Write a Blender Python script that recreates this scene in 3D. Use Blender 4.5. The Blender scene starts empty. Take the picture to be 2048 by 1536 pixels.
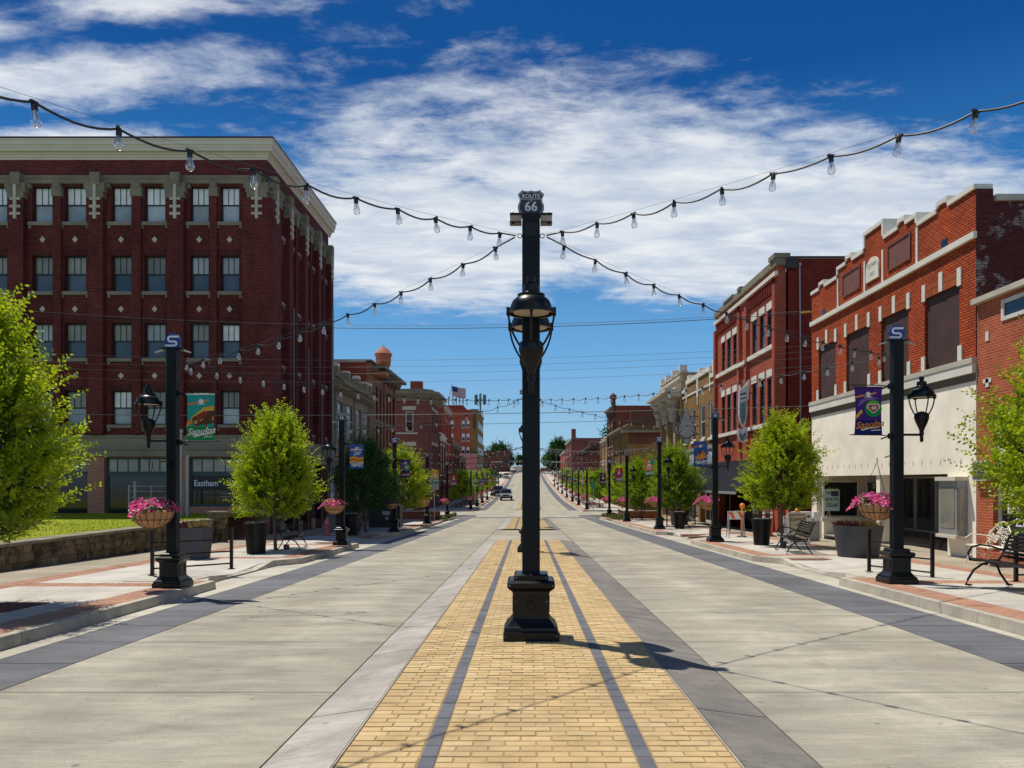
import bpy, math, random
import numpy as np
from mathutils import Vector, Matrix
random.seed(7)
scene = bpy.context.scene
C = scene.collection
# ------------------------------------------------------------------ camera, sky, sun, exposure
cam_d = bpy.data.cameras.new("camera"); cam = bpy.data.objects.new("camera", cam_d); C.objects.link(cam)
cam.location = (0, 0, 1.6); cam.rotation_euler = (math.radians(90), 0, 0)
cam_d.sensor_width = 36; cam_d.lens = 1538 / 2048 * 36
cam_d.shift_x = -29 / 2048; cam_d.shift_y = 195 / 2048
cam_d.clip_start = 0.05; cam_d.clip_end = 6000
scene.camera = cam
vs = scene.view_settings
vs.view_transform = 'Standard'; vs.look = 'None'; vs.gamma = 1; vs.exposure = 0.08; vs.use_curve_mapping = False
SUNV = Vector((-0.340, 0.280, 1.0)).normalized()
ELEV = math.asin(SUNV.z); ROT = math.atan2(SUNV.x, SUNV.y)
world = bpy.data.worlds.new("World"); scene.world = world; world.use_nodes = True
nt = world.node_tree; nt.nodes.clear()
class N:
    """small node helper"""
    def __init__(s, tree): s.t = tree
    def n(s, typ, **kw):
        nd = s.t.nodes.new(typ)
        for k, v in kw.items():
            if k.startswith('i_'):
                key = k[2:]; key = int(key) if key.isdigit() else key.replace('_', ' ')
                s.set(nd.inputs[key], v)
            else: setattr(nd, k, v)
        return nd
    def set(s, inp, v):
        if isinstance(v, bpy.types.NodeSocket): s.t.links.new(v, inp)
        else: inp.default_value = v
    def math(s, op, a, b=None, c=None, clamp=False):
        nd = s.t.nodes.new('ShaderNodeMath'); nd.operation = op; nd.use_clamp = clamp
        for i, v in enumerate((a, b, c)):
            if v is not None: s.set(nd.inputs[i], v)
        return nd.outputs[0]
    def mix(s, f, a, b, blend='MIX'):
        nd = s.t.nodes.new('ShaderNodeMix'); nd.data_type = 'RGBA'; nd.blend_type = blend
        s.set(nd.inputs[0], f); s.set(nd.inputs[6], a); s.set(nd.inputs[7], b)
        return nd.outputs[2]
    def noise(s, vec, scale, detail=4, rough=0.55, dist=0.0):
        nd = s.n('ShaderNodeTexNoise'); nd.inputs['Scale'].default_value = scale
        nd.inputs['Detail'].default_value = detail; nd.inputs['Roughness'].default_value = rough
        nd.inputs['Distortion'].default_value = dist
        s.t.links.new(vec, nd.inputs['Vector']); return nd.outputs[0]
    def map(s, vec, sc=(1, 1, 1), loc=(0, 0, 0), rot=(0, 0, 0)):
        nd = s.n('ShaderNodeMapping'); s.t.links.new(vec, nd.inputs[0])
        nd.inputs[1].default_value = loc; nd.inputs[2].default_value = rot; nd.inputs[3].default_value = sc
        return nd.outputs[0]
    def ramp(s, fac, stops):
        nd = s.n('ShaderNodeValToRGB'); s.t.links.new(fac, nd.inputs[0]); cr = nd.color_ramp
        while len(cr.elements) < len(stops): cr.elements.new(0.5)
        for e, (p, c) in zip(cr.elements, stops):
            e.position = p; e.color = c if len(c) == 4 else (*c, 1)
        return nd.outputs[0]
w = N(nt)
sky = w.n('ShaderNodeTexSky', sky_type='NISHITA', sun_disc=False, sun_elevation=ELEV, sun_rotation=ROT, altitude=300, air_density=1.0, dust_density=0.3, ozone_density=2.5)
tc = w.n('ShaderNodeTexCoord')
sep = w.n('ShaderNodeSeparateXYZ'); nt.links.new(tc.outputs['Generated'], sep.inputs[0])
zc = w.math('ADD', w.math('MAXIMUM', sep.outputs[2], 0.0), 0.10)
cmb = w.n('ShaderNodeCombineXYZ'); w.set(cmb.inputs[0], w.math('DIVIDE', sep.outputs[0], zc)); w.set(cmb.inputs[1], w.math('DIVIDE', sep.outputs[1], zc))
uv = cmb.outputs[0]
def blob(c, r, rot=0.0):
    m = w.map(uv, (1 / r[0], 1 / r[1], 0), (-c[0] / r[0], -c[1] / r[1], 0))
    ln = w.n('ShaderNodeVectorMath', operation='LENGTH'); nt.links.new(m, ln.inputs[0])
    return w.math('SUBTRACT', 1.0, ln.outputs['Value'])
CLOUD_BLOBS = [((-0.30, 2.45), (0.52, 0.70)), ((-0.92, 1.545), (0.46, 0.12)), ((-0.66, 1.33), (0.36, 0.08)), ((-1.05, 1.37), (0.25, 0.07)),
               ((-1.05, 1.76), (0.40, 0.10)), ((2.3, 2.3), (1.0, 0.8)), ((-2.4, 1.2), (0.9, 0.6)), ((0.4, -1.6), (1.6, 0.9)), ((1.9, 0.2), (0.8, 0.4))]
# main cloud sheet: a soft box in the cloud plane, its near edge slanting
sq = w.n('ShaderNodeSeparateXYZ'); nt.links.new(uv, sq.inputs[0])
vv = w.math('SUBTRACT', sq.outputs[1], w.math('MULTIPLY', sq.outputs[0], 0.24))
du = w.math('POWER', w.math('ABSOLUTE', w.math('DIVIDE', w.math('SUBTRACT', sq.outputs[0], 0.80), 1.30)), 4.0)
dv = w.math('POWER', w.math('ABSOLUTE', w.math('DIVIDE', w.math('SUBTRACT', vv, 2.18), 0.66)), 4.0)
mk = w.math('SUBTRACT', 1.0, w.math('POWER', w.math('ADD', du, dv), 0.25))
for c, r in CLOUD_BLOBS:
    b = blob(c, r)
    if c[0] < -0.6 and c[1] > 1.25: b = w.math('SUBTRACT', w.math('MULTIPLY', b, 0.60), 0.10 if c[1] > 1.5 and c[1] < 1.6 else 0.22)
    mk = b if mk is None else w.math('MAXIMUM', mk, b)
mk = w.math('MAXIMUM', mk, -0.75)
n1 = w.noise(w.map(uv, (1.0, 1.25, 1), (3.1, 0.7, 0)), 3.2, 10, 0.64, 0.25)
n2 = w.noise(w.map(uv, (0.9, 2.0, 1), (7.1, 2.2, 0), (0, 0, 0.12)), 7.0, 8, 0.66, 0.4)
fb = w.math('ADD', w.math('MULTIPLY', w.math('SUBTRACT', n1, 0.5), 2.3), w.math('MULTIPLY', w.math('SUBTRACT', n2, 0.5), 1.3))
den = w.math('ADD', w.math('MULTIPLY', mk, 1.9), fb)
den = w.math('ADD', w.math('MULTIPLY', den, 1.25), 0.34)
nd = w.n('ShaderNodeMapRange', interpolation_type='SMOOTHSTEP'); w.set(nd.inputs[0], den); nd.inputs[1].default_value = 0.0; nd.inputs[2].default_value = 1.35
hz = w.n('ShaderNodeMapRange', interpolation_type='SMOOTHSTEP'); w.set(hz.inputs[0], sep.outputs[2]); hz.inputs[1].default_value = 0.10; hz.inputs[2].default_value = 0.24
dens = w.math('MULTIPLY', w.math('MULTIPLY', nd.outputs[0], hz.outputs[0]), 0.93)
hs = w.n('ShaderNodeHueSaturation'); nt.links.new(sky.outputs[0], hs.inputs['Color']); hs.inputs['Saturation'].default_value = 1.45; hs.inputs['Hue'].default_value = 0.497
n3 = w.noise(w.map(uv, (0.9, 2.0, 1), (1.1, 5.2, 0)), 4.0, 6, 0.6, 0.3)
cc = w.ramp(n3, [(0.30, (5.6, 6.6, 8.0)), (0.48, (7.4, 8.1, 9.0)), (0.66, (9.9, 10.1, 10.3))])
SKY_GAIN = 1.0
deep = w.ramp(sep.outputs[2], [(0.0, (4.0, 6.6, 8.7)), (0.055, (3.4, 6.1, 8.6)), (0.167, (1.75, 4.6, 8.4)), (0.32, (0.35, 2.1, 5.6)), (0.46, (0.08, 0.85, 3.3)), (1.0, (0.06, 0.6, 2.3))])
skyb = w.mix(0.88, hs.outputs[0], deep)
skycol = w.mix(dens, skyb, cc)
bg = w.n('ShaderNodeBackground'); nt.links.new(skycol, bg.inputs[0]); bg.inputs[1].default_value = 0.085
wo = w.n('ShaderNodeOutputWorld'); nt.links.new(bg.outputs[0], wo.inputs[0])
sl = bpy.data.lights.new("sun", 'SUN'); sun = bpy.data.objects.new("sun", sl); C.objects.link(sun)
sl.energy = 5.0; sl.angle = math.radians(0.53); sl.color = (1.0, 0.94, 0.84)
sun.rotation_euler = SUNV.to_track_quat('Z', 'Y').to_euler(); sun.location = (-20, 20, 60)
scene.cycles.max_bounces = 8; scene.cycles.diffuse_bounces = 3; scene.cycles.glossy_bounces = 3
scene.cycles.transmission_bounces = 6; scene.cycles.transparent_max_bounces = 10
scene.cycles.use_denoising = True
scene.cycles.caustics_reflective = False; scene.cycles.caustics_refractive = False

# ------------------------------------------------------------------ materials
MATS = {}
def newmat(name):
    m = bpy.data.materials.new(name); m.use_nodes = True; m.node_tree.nodes.clear()
    k = N(m.node_tree); b = k.n('ShaderNodeBsdfPrincipled'); o = k.n('ShaderNodeOutputMaterial')
    m.node_tree.links.new(b.outputs[0], o.inputs[0]); MATS[name] = m
    return m, k, b
def wpos(k): return k.n('ShaderNodeNewGeometry').outputs['Position']
def opos(k): return k.n('ShaderNodeTexCoord').outputs['Object']
def bump(k, b, h, strength=0.3, dist=0.01):
    nd = k.n('ShaderNodeBump'); nd.inputs['Strength'].default_value = strength; nd.inputs['Distance'].default_value = dist
    k.set(nd.inputs['Height'], h); k.t.links.new(nd.outputs[0], b.inputs['Normal'])
def rnd(k): return k.n('ShaderNodeObjectInfo').outputs['Random']
def plain(name, col, rough=0.6, metal=0.0, var=0.12, scale=6.0, bmp=0.0, spec=0.5, rand=0.0, coat=0.0):
    m, k, b = newmat(name)
    p = opos(k); n = k.noise(p, scale, 5, 0.6)
    c = k.mix(1.0, (*col, 1), k.ramp(n, [(0.25, (1 - var,) * 3), (0.75, (1 + var,) * 3)]), 'MULTIPLY')
    if rand: c = k.mix(1.0, c, k.ramp(rnd(k), [(0, (1 - rand,) * 3), (1, (1 + rand,) * 3)]), 'MULTIPLY')
    k.t.links.new(c, b.inputs['Base Color']); b.inputs['Roughness'].default_value = rough; b.inputs['Metallic'].default_value = metal
    b.inputs['Specular IOR Level'].default_value = spec
    if coat: b.inputs['Coat Weight'].default_value = coat; b.inputs['Coat Roughness'].default_value = 0.15
    if bmp: bump(k, b, k.noise(p, scale * 8, 4, 0.6), bmp, 0.004)
    return m
def concrete(name, col, streak=0.16, patch=0.2, grain=0.10, rough=0.85, sx=0.35, rand=0.05, wheel=False, crack=0.0):
    m, k, b = newmat(name); p = wpos(k)
    a = k.noise(k.map(p, (sx, 1.6, 1)), 1.6, 6, 0.6, 0.3)
    f = k.noise(k.map(p, (1.6, 26.0, 1)), 1.5, 6, 0.7)
    g = k.noise(p, 90, 3, 0.7)
    c = k.mix(1.0, (*col, 1), k.ramp(a, [(0.28, (1 - patch,) * 3), (0.72, (1 + patch * 0.8, 1 + patch * 0.8, 1 + patch * 0.7))]), 'MULTIPLY')
    c = k.mix(1.0, c, k.ramp(f, [(0.3, (1 - streak,) * 3), (0.7, (1 + streak,) * 3)]), 'MULTIPLY')
    c = k.mix(1.0, c, k.ramp(g, [(0.3, (1 - grain,) * 3), (0.7, (1 + grain,) * 3)]), 'MULTIPLY')
    sp = k.noise(p, 9.0, 2, 0.4); sp2 = k.math('GREATER_THAN', sp, 0.745)
    c = k.mix(k.math('MULTIPLY', sp2, 0.45), c, (0.05, 0.045, 0.04, 1))
    bl = k.noise(k.map(p, (0.9, 0.5, 1), (5, 3, 0)), 0.8, 7, 0.7, 0.5)
    c = k.mix(1.0, c, k.ramp(bl, [(0.35, (0.80, 0.79, 0.77)), (0.62, (1.08, 1.08, 1.07))]), 'MULTIPLY')
    if crack:
        vo = k.n('ShaderNodeTexVoronoi', feature='DISTANCE_TO_EDGE'); vo.inputs['Scale'].default_value = 0.22
        wv_ = k.n('ShaderNodeTexNoise'); wv_.inputs['Scale'].default_value = 1.6; wv_.inputs['Detail'].default_value = 6; k.t.links.new(p, wv_.inputs['Vector'])
        k.t.links.new(k.mix(0.35, p, wv_.outputs[1]), vo.inputs['Vector'])
        gate = k.math('GREATER_THAN', k.noise(p, 0.35, 2, 0.5), 0.56)
        c = k.mix(k.math('MULTIPLY', k.math('MULTIPLY', k.math('LESS_THAN', vo.outputs['Distance'], 0.0011), gate), 0.55 * crack), c, (0.06, 0.055, 0.05, 1))
        st = k.noise(k.map(p, (1.0, 0.45, 1), (9, 1, 0)), 2.2, 3, 0.5); stm = k.n('ShaderNodeMapRange'); k.set(stm.inputs[0], st); stm.inputs[1].default_value = 0.66; stm.inputs[2].default_value = 0.74
        c = k.mix(k.math('MULTIPLY', stm.outputs[0], 0.35), c, (0.11, 0.10, 0.085, 1))
        sp3 = k.noise(p, 26.0, 2, 0.5); c = k.mix(k.math('MULTIPLY', k.math('GREATER_THAN', sp3, 0.755), 0.5), c, (0.07, 0.06, 0.05, 1))
    if wheel:   # broad darker tyre tracks running up the lanes
        s = k.n('ShaderNodeSeparateXYZ'); k.t.links.new(p, s.inputs[0])
        wv = k.math('SINE', k.math('MULTIPLY', k.math('ADD', s.outputs[0], 0.3), 3.4))
        c = k.mix(k.math('MULTIPLY', k.math('ADD', k.math('MULTIPLY', wv, 0.5), 0.5), 0.24), c, (col[0] * .62, col[1] * .6, col[2] * .56, 1))
    c = k.mix(1.0, c, k.ramp(rnd(k), [(0, (1 - rand,) * 3), (1, (1 + rand,) * 3)]), 'MULTIPLY')
    k.t.links.new(c, b.inputs['Base Color']); b.inputs['Roughness'].default_value = rough; b.inputs['Specular IOR Level'].default_value = 0.3
    bump(k, b, k.math('ADD', g, f), 0.25, 0.004)
    return m
def brick(name, c1, c2, mortar, bw=0.2, rh=0.0677, ms=0.006, stain=0.25, paint=None, rough=0.85, bstr=0.5, horiz=False, dark=0.0):
    m, k, b = newmat(name); g = k.n('ShaderNodeNewGeometry'); p = g.outputs['Position']
    s = k.n('ShaderNodeSeparateXYZ'); k.t.links.new(p, s.inputs[0])
    sn = k.n('ShaderNodeSeparateXYZ'); k.t.links.new(g.outputs['True Normal'], sn.inputs[0])
    f = k.math('GREATER_THAN', k.math('ABSOLUTE', sn.outputs[0]), 0.6)
    u = k.math('ADD', k.math('MULTIPLY', s.outputs[1], f), k.math('MULTIPLY', s.outputs[0], k.math('SUBTRACT', 1.0, f)))
    cv = k.n('ShaderNodeCombineXYZ')
    if horiz: k.set(cv.inputs[0], s.outputs[0]); k.set(cv.inputs[1], s.outputs[1])
    else: k.set(cv.inputs[0], u); k.set(cv.inputs[1], s.outputs[2])
    t = k.n('ShaderNodeTexBrick'); k.t.links.new(cv.outputs[0], t.inputs['Vector'])
    t.inputs['Color1'].default_value = (*c1, 1); t.inputs['Color2'].default_value = (*c2, 1); t.inputs['Mortar'].default_value = (*mortar, 1)
    t.inputs['Scale'].default_value = 1.0; t.inputs['Brick Width'].default_value = bw; t.inputs['Row Height'].default_value = rh
    t.inputs['Mortar Size'].default_value = ms; t.inputs['Mortar Smooth'].default_value = 0.2; t.inputs['Bias'].default_value = 0.0
    n = k.noise(k.map(p, (1, 1, 0.5)), 0.7, 6, 0.65, 0.4)
    c = k.mix(1.0, t.outputs[0], k.ramp(n, [(0.3, (1 - stain,) * 3), (0.7, (1 + stain * .7,) * 3)]), 'MULTIPLY')
    n2 = k.noise(p, 25, 3, 0.6)
    c = k.mix(1.0, c, k.ramp(n2, [(0.3, (0.88,) * 3), (0.7, (1.12,) * 3)]), 'MULTIPLY')
    if paint:
        pn = k.noise(k.map(p, (1, 1, 1.3)), 1.3, 6, 0.75, 0.2)
        msk = k.n('ShaderNodeMapRange'); k.set(msk.inputs[0], pn); msk.inputs[1].default_value = 0.56; msk.inputs[2].default_value = 0.60
        nb = k.math('SUBTRACT', 1.0, t.outputs['Fac'])
        c = k.mix(k.math('MULTIPLY', k.math('MULTIPLY', msk.outputs[0], nb), 0.8), c, (*paint, 1))
    k.t.links.new(c, b.inputs['Base Color']); b.inputs['Roughness'].default_value = rough; b.inputs['Specular IOR Level'].default_value = 0.10
    bump(k, b, k.math('ADD', k.math('MULTIPLY', t.outputs['Fac'], -1.0), k.math('MULTIPLY', n2, 0.4)), bstr, 0.012)
    return m
M = MATS
concrete('road_concrete', (0.338, 0.312, 0.254), 0.17, 0.34, 0.20, wheel=True, sx=0.5, crack=1.0)
concrete('road_bed', (0.10, 0.095, 0.085), 0.1, 0.1)
concrete('band_concrete', (0.125, 0.128, 0.142), 0.16, 0.28, 0.18, rand=0.08)
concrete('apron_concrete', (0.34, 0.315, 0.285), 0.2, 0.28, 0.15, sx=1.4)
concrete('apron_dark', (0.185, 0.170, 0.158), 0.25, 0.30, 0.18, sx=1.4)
concrete('walk_concrete', (0.46, 0.435, 0.385), 0.06, 0.14, 0.08)
concrete('walk_tan', (0.33, 0.285, 0.215), 0.06, 0.16, 0.08)
concrete('kerb_concrete', (0.44, 0.40, 0.33), 0.12, 0.25, 0.12)
concrete('gutter_concrete', (0.43, 0.405, 0.34), 0.12, 0.22, 0.12)
concrete('ground_soil', (0.26, 0.25, 0.21), 0.1, 0.2)
plain('asphalt', (0.06, 0.06, 0.062), 0.9, var=0.2)
# pavers: each one an object, so colour by object random + noise
def paver(name, cols, rough=0.8):
    m, k, b = newmat(name); p = wpos(k)
    c = k.ramp(rnd(k), [(i / (len(cols) - 1), c) for i, c in enumerate(cols)])
    isl = k.n('ShaderNodeNewGeometry').outputs['Random Per Island']
    c2 = k.ramp(isl, [(i / (len(cols) - 1), c) for i, c in enumerate(cols)])
    c = k.mix(0.6, c, c2)
    n = k.noise(p, 2.2, 6, 0.65); g = k.noise(p, 120, 3, 0.7)
    c = k.mix(1.0, c, k.ramp(n, [(0.3, (0.74, 0.73, 0.72)), (0.62, (1.10,) * 3)]), 'MULTIPLY')
    c = k.mix(1.0, c, k.ramp(g, [(0.3, (0.86,) * 3), (0.7, (1.12,) * 3)]), 'MULTIPLY')
    k.t.links.new(c, b.inputs['Base Color']); b.inputs['Roughness'].default_value = rough; b.inputs['Specular IOR Level'].default_value = 0.3
    bump(k, b, g, 0.3, 0.003)
    return m
paver('yellow_paver', [(0.37, 0.26, 0.125), (0.52, 0.375, 0.18), (0.44, 0.305, 0.14), (0.50, 0.38, 0.20), (0.59, 0.46, 0.26)])
paver('grey_paver', [(0.095, 0.10, 0.115), (0.13, 0.135, 0.15), (0.10, 0.105, 0.12), (0.16, 0.165, 0.18)])
paver('red_paver', [(0.33, 0.17, 0.11), (0.44, 0.25, 0.165), (0.39, 0.21, 0.14), (0.30, 0.145, 0.095)])
plain('paver_joint', (0.30, 0.205, 0.095), 0.95)
plain('red_joint', (0.22, 0.13, 0.09), 0.95)
plain('black_paint', (0.004, 0.005, 0.006), 0.34, var=0.25, scale=3, spec=0.30)
plain('black_pole', (0.005, 0.0075, 0.0105), 0.5, var=0.6, scale=1.5, bmp=0.15, spec=0.22)
plain('black_plastic', (0.012, 0.012, 0.012), 0.5)
plain('steel_wire', (0.16, 0.17, 0.18), 0.4, 0.8)
plain('cable_black', (0.02, 0.022, 0.025), 0.6)
plain('cable_grey', (0.15, 0.15, 0.15), 0.5)
plain('galvanised', (0.33, 0.35, 0.35), 0.5, 0.4)
plain('bracket_tan', (0.42, 0.35, 0.25), 0.6)
plain('sign_white', (0.75, 0.76, 0.78), 0.5, var=0.03)
plain('sign_silver', (0.66, 0.67, 0.70), 0.4, var=0.03)
plain('sign_blue', (0.02, 0.035, 0.22), 0.4, var=0.05)
plain('sign_black', (0.014, 0.015, 0.02), 0.35, var=0.1)
plain('planter_grey', (0.055, 0.055, 0.062), 0.6, var=0.2, scale=2, bmp=0.1)
plain('coco_liner', (0.50, 0.27, 0.12), 0.9, var=0.25, scale=14, bmp=0.5)
plain('wire_dark', (0.05, 0.03, 0.02), 0.6)
plain('stem_green', (0.07, 0.13, 0.03), 0.7, var=0.3, scale=20)
plain('mulch', (0.09, 0.03, 0.018), 0.95, var=0.5, scale=30, bmp=0.8)
plain('dry_grass', (0.27, 0.20, 0.08), 0.9, var=0.4, scale=20)
plain('dark_red_leaf', (0.12, 0.03, 0.03), 0.8, var=0.4, scale=20)
plain('bark', (0.10, 0.075, 0.055), 0.9, var=0.3, scale=12, bmp=0.5)
plain('trim_stone', (0.47, 0.43, 0.34), 0.85, var=0.18, scale=1.5, bmp=0.2)
plain('trim_white', (0.66, 0.63, 0.54), 0.8, var=0.12, scale=1.2, bmp=0.1)
plain('trim_cream', (0.58, 0.53, 0.43), 0.7, var=0.08, scale=1.0)
plain('old_stone', (0.20, 0.172, 0.118), 0.9, var=0.3, scale=1.2, bmp=0.3)
plain('band_stone', (0.22, 0.19, 0.155), 0.9, var=0.25, scale=0.8, bmp=0.3)
plain('stucco', (0.90, 0.82, 0.67), 0.9, var=0.13, scale=1.3, bmp=0.5)
plain('green_frame', (0.025, 0.055, 0.06), 0.5)
plain('black_frame', (0.012, 0.012, 0.014), 0.5)
plain('white_frame', (0.62, 0.60, 0.54), 0.6)
plain('bronze_frame', (0.10, 0.085, 0.06), 0.5)
plain('roof_dark', (0.05, 0.045, 0.045), 0.9)
plain('roof_cap', (0.05, 0.012, 0.014), 0.7)
plain('plywood', (0.072, 0.040, 0.036), 0.75, var=0.3, scale=1.0, spec=0.2)
plain('panel_rust', (0.17, 0.06, 0.04), 0.7, var=0.3, scale=2)
plain('orange_plastic', (0.80, 0.12, 0.02), 0.45)
plain('orange_light', (0.85, 0.22, 0.02), 0.25)
plain('hydrant_paint', (0.42, 0.10, 0.11), 0.5)
plain('cast_white', (0.72, 0.68, 0.55), 0.5)
plain('red_wall_paint', (0.22, 0.022, 0.018), 0.7, var=0.15)
plain('awning_metal', (0.050, 0.050, 0.058), 0.45, var=0.1)
plain('navy_cloth', (0.018, 0.022, 0.06), 0.8)
plain('pink_wall', (0.50, 0.17, 0.16), 0.85, var=0.15)
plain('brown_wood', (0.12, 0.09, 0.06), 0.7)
plain('rubber', (0.015, 0.015, 0.015), 0.8)
plain('car_silver', (0.40, 0.43, 0.42), 0.3, 0.5, coat=0.6)
plain('car_maroon', (0.09, 0.015, 0.02), 0.3, 0.2, coat=0.6)
plain('car_dark', (0.03, 0.035, 0.05), 0.3, 0.2, coat=0.6)
plain('car_white', (0.65, 0.66, 0.67), 0.3, 0.0, coat=0.6)
plain('headlight', (0.75, 0.72, 0.6), 0.15)
plain('poster_teal', (0.42, 0.58, 0.55), 0.6, var=0.03)
plain('poster_ink', (0.03, 0.05, 0.06), 0.6)
plain('cream_board', (0.66, 0.60, 0.42), 0.6)
plain('red_ink', (0.38, 0.03, 0.03), 0.6)
plain('traffic_green', (0.02, 0.18, 0.10), 0.5)
plain('tower_green', (0.10, 0.17, 0.14), 0.6)
plain('flag_red', (0.40, 0.03, 0.05), 0.8)
plain('flag_blue', (0.02, 0.03, 0.13), 0.8)
plain('flag_white', (0.65, 0.62, 0.62), 0.8)
plain('teal_paint', (0.10, 0.24, 0.24), 0.5)
plain('grey_sign', (0.42, 0.43, 0.44), 0.5)
plain('tan_brick_red', (0.35, 0.12, 0.06), 0.8)
plain('mural_teal', (0.05, 0.16, 0.20), 0.8, var=0.4, scale=1.5)
for nm, col in dict(b_teal=(0.02, 0.30, 0.27), b_green=(0.01, 0.24, 0.06), b_purple=(0.055, 0.015, 0.17), b_navy=(0.012, 0.012, 0.12), b_blue=(0.02, 0.09, 0.32),
                    b_orange=(0.62, 0.22, 0.04), b_yellow=(0.62, 0.38, 0.05), b_red=(0.45, 0.03, 0.03), b_white=(0.72, 0.70, 0.68), b_brown=(0.10, 0.04, 0.02),
                    b_lime=(0.22, 0.35, 0.05), b_mauve=(0.20, 0.12, 0.30)).items():
    plain(nm, col, 0.75, var=0.06, scale=3, spec=0.2)
brick('brick_maroon', (0.090, 0.012, 0.014), (0.150, 0.027, 0.026), (0.12, 0.055, 0.048), ms=0.010, stain=0.34)
brick('brick_maroon_soldier', (0.075, 0.016, 0.018), (0.11, 0.03, 0.028), (0.06, 0.035, 0.035), bw=0.07, rh=0.2, ms=0.008)
brick('brick_pillar', (0.46, 0.20, 0.14), (0.55, 0.26, 0.19), (0.22, 0.12, 0.09), ms=0.010)
brick('brick_bright', (0.42, 0.062, 0.018), (0.56, 0.105, 0.032), (0.085, 0.026, 0.016), bw=0.21, rh=0.072, ms=0.013, bstr=0.9)
brick('brick_bright_soldier', (0.38, 0.09, 0.03), (0.42, 0.12, 0.04), (0.13, 0.03, 0.015), bw=0.07, rh=0.4, ms=0.012)
brick('brick_side', (0.085, 0.017, 0.016), (0.12, 0.030, 0.026), (0.075, 0.04, 0.038), ms=0.009, paint=(0.34, 0.27, 0.25))
brick('brick_alley', (0.20, 0.024, 0.014), (0.27, 0.040, 0.024), (0.08, 0.026, 0.022), ms=0.009)
brick('brick_red', (0.36, 0.075, 0.042), (0.43, 0.105, 0.060), (0.28, 0.09, 0.06), ms=0.007)
brick('brick_bonds', (0.34, 0.06, 0.022), (0.44, 0.09, 0.035), (0.40, 0.20, 0.13), ms=0.010)
brick('brick_tan', (0.24, 0.135, 0.045), (0.33, 0.19, 0.07), (0.17, 0.11, 0.05), ms=0.008)
brick('brick_cream', (0.42, 0.27, 0.13), (0.50, 0.33, 0.17), (0.34, 0.24, 0.14), ms=0.007)
brick('brick_rust', (0.26, 0.055, 0.028), (0.31, 0.075, 0.04), (0.2, 0.07, 0.05), ms=0.007)
brick('brick_brown', (0.12, 0.045, 0.03), (0.17, 0.065, 0.042), (0.12, 0.07, 0.055), ms=0.007)
brick('brick_plum', (0.17, 0.055, 0.048), (0.23, 0.08, 0.065), (0.15, 0.08, 0.07), ms=0.007)
brick('brick_mid', (0.27, 0.095, 0.055), (0.34, 0.14, 0.075), (0.24, 0.14, 0.09), ms=0.007)
brick('block_stone', (0.23, 0.205, 0.16), (0.29, 0.255, 0.20), (0.12, 0.10, 0.08), bw=0.9, rh=0.38, ms=0.018, stain=0.3)
def glass(name, col, rough=0.06, rand=0.3, spec=0.6):
    m, k, b = newmat(name); p = wpos(k)
    n = k.noise(p, 1.1, 4, 0.6)
    c = k.mix(1.0, (*col, 1), k.ramp(n, [(0.3, (0.75,) * 3), (0.7, (1.25,) * 3)]), 'MULTIPLY')
    c = k.mix(1.0, c, k.ramp(rnd(k), [(0, (1 - rand,) * 3), (1, (1 + rand,) * 3)]), 'MULTIPLY')
    k.t.links.new(c, b.inputs['Base Color']); b.inputs['Roughness'].default_value = rough; b.inputs['Specular IOR Level'].default_value = spec
    bump(k, b, k.noise(p, 1.6, 2, 0.5), 0.05, 0.02)
    return m
glass('pane_dark', (0.010, 0.012, 0.015)); glass('pane_shop', (0.016, 0.02, 0.022), rand=0.4)
glass('pane_blind', (0.78, 0.80, 0.82), rand=.12); glass('pane_shade', (0.34, 0.37, 0.39), rand=.2); glass('pane_dusty', (0.26, 0.245, 0.20))
glass('pane_night', (0.075, 0.085, 0.10))
# clear bulb glass
m, k, b = newmat('bulb_glass'); k.t.nodes.remove(b)
lw = k.n('ShaderNodeLayerWeight'); lw.inputs[0].default_value = 0.45
tr = k.n('ShaderNodeBsdfTransparent'); tr.inputs[0].default_value = (0.93, 0.95, 0.96, 1)
gl = k.n('ShaderNodeBsdfGlossy'); gl.inputs['Roughness'].default_value = 0.08; gl.inputs[0].default_value = (0.9, 0.9, 0.9, 1)
mx = k.n('ShaderNodeMixShader'); k.set(mx.inputs[0], k.math('ADD', k.math('MULTIPLY', lw.outputs['Facing'], 0.75), 0.12, clamp=True))
k.t.links.new(tr.outputs[0], mx.inputs[1]); k.t.links.new(gl.outputs[0], mx.inputs[2])
k.t.links.new(mx.outputs[0], [n for n in k.t.nodes if n.type == 'OUTPUT_MATERIAL'][0].inputs[0])
plain('filament', (0.55, 0.42, 0.22), 0.4)
def leaf(name, c1, c2, tcol, tw=0.45):
    m, k, b = newmat(name)
    isl = k.n('ShaderNodeNewGeometry').outputs['Random Per Island']
    c = k.mix(isl, (*c1, 1), (*c2, 1))
    n = k.noise(opos(k), 1.4, 3, 0.6)
    c = k.mix(1.0, c, k.ramp(n, [(0.32, (0.55, 0.66, 0.7)), (0.66, (1.35, 1.2, 1.0))]), 'MULTIPLY')
    k.t.links.new(c, b.inputs['Base Color']); b.inputs['Roughness'].default_value = 0.45; b.inputs['Specular IOR Level'].default_value = 0.35
    t = k.n('ShaderNodeBsdfTranslucent'); t.inputs[0].default_value = (*tcol, 1)
    mx = k.n('ShaderNodeMixShader'); mx.inputs[0].default_value = tw
    k.t.links.new(b.outputs[0], mx.inputs[1]); k.t.links.new(t.outputs[0], mx.inputs[2])
    k.t.links.new(mx.outputs[0], [q for q in k.t.nodes if q.type == 'OUTPUT_MATERIAL'][0].inputs[0])
leaf('leaf_bright', (0.15, 0.25, 0.006), (0.36, 0.43, 0.012), (0.46, 0.58, 0.012), 0.42)
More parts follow.
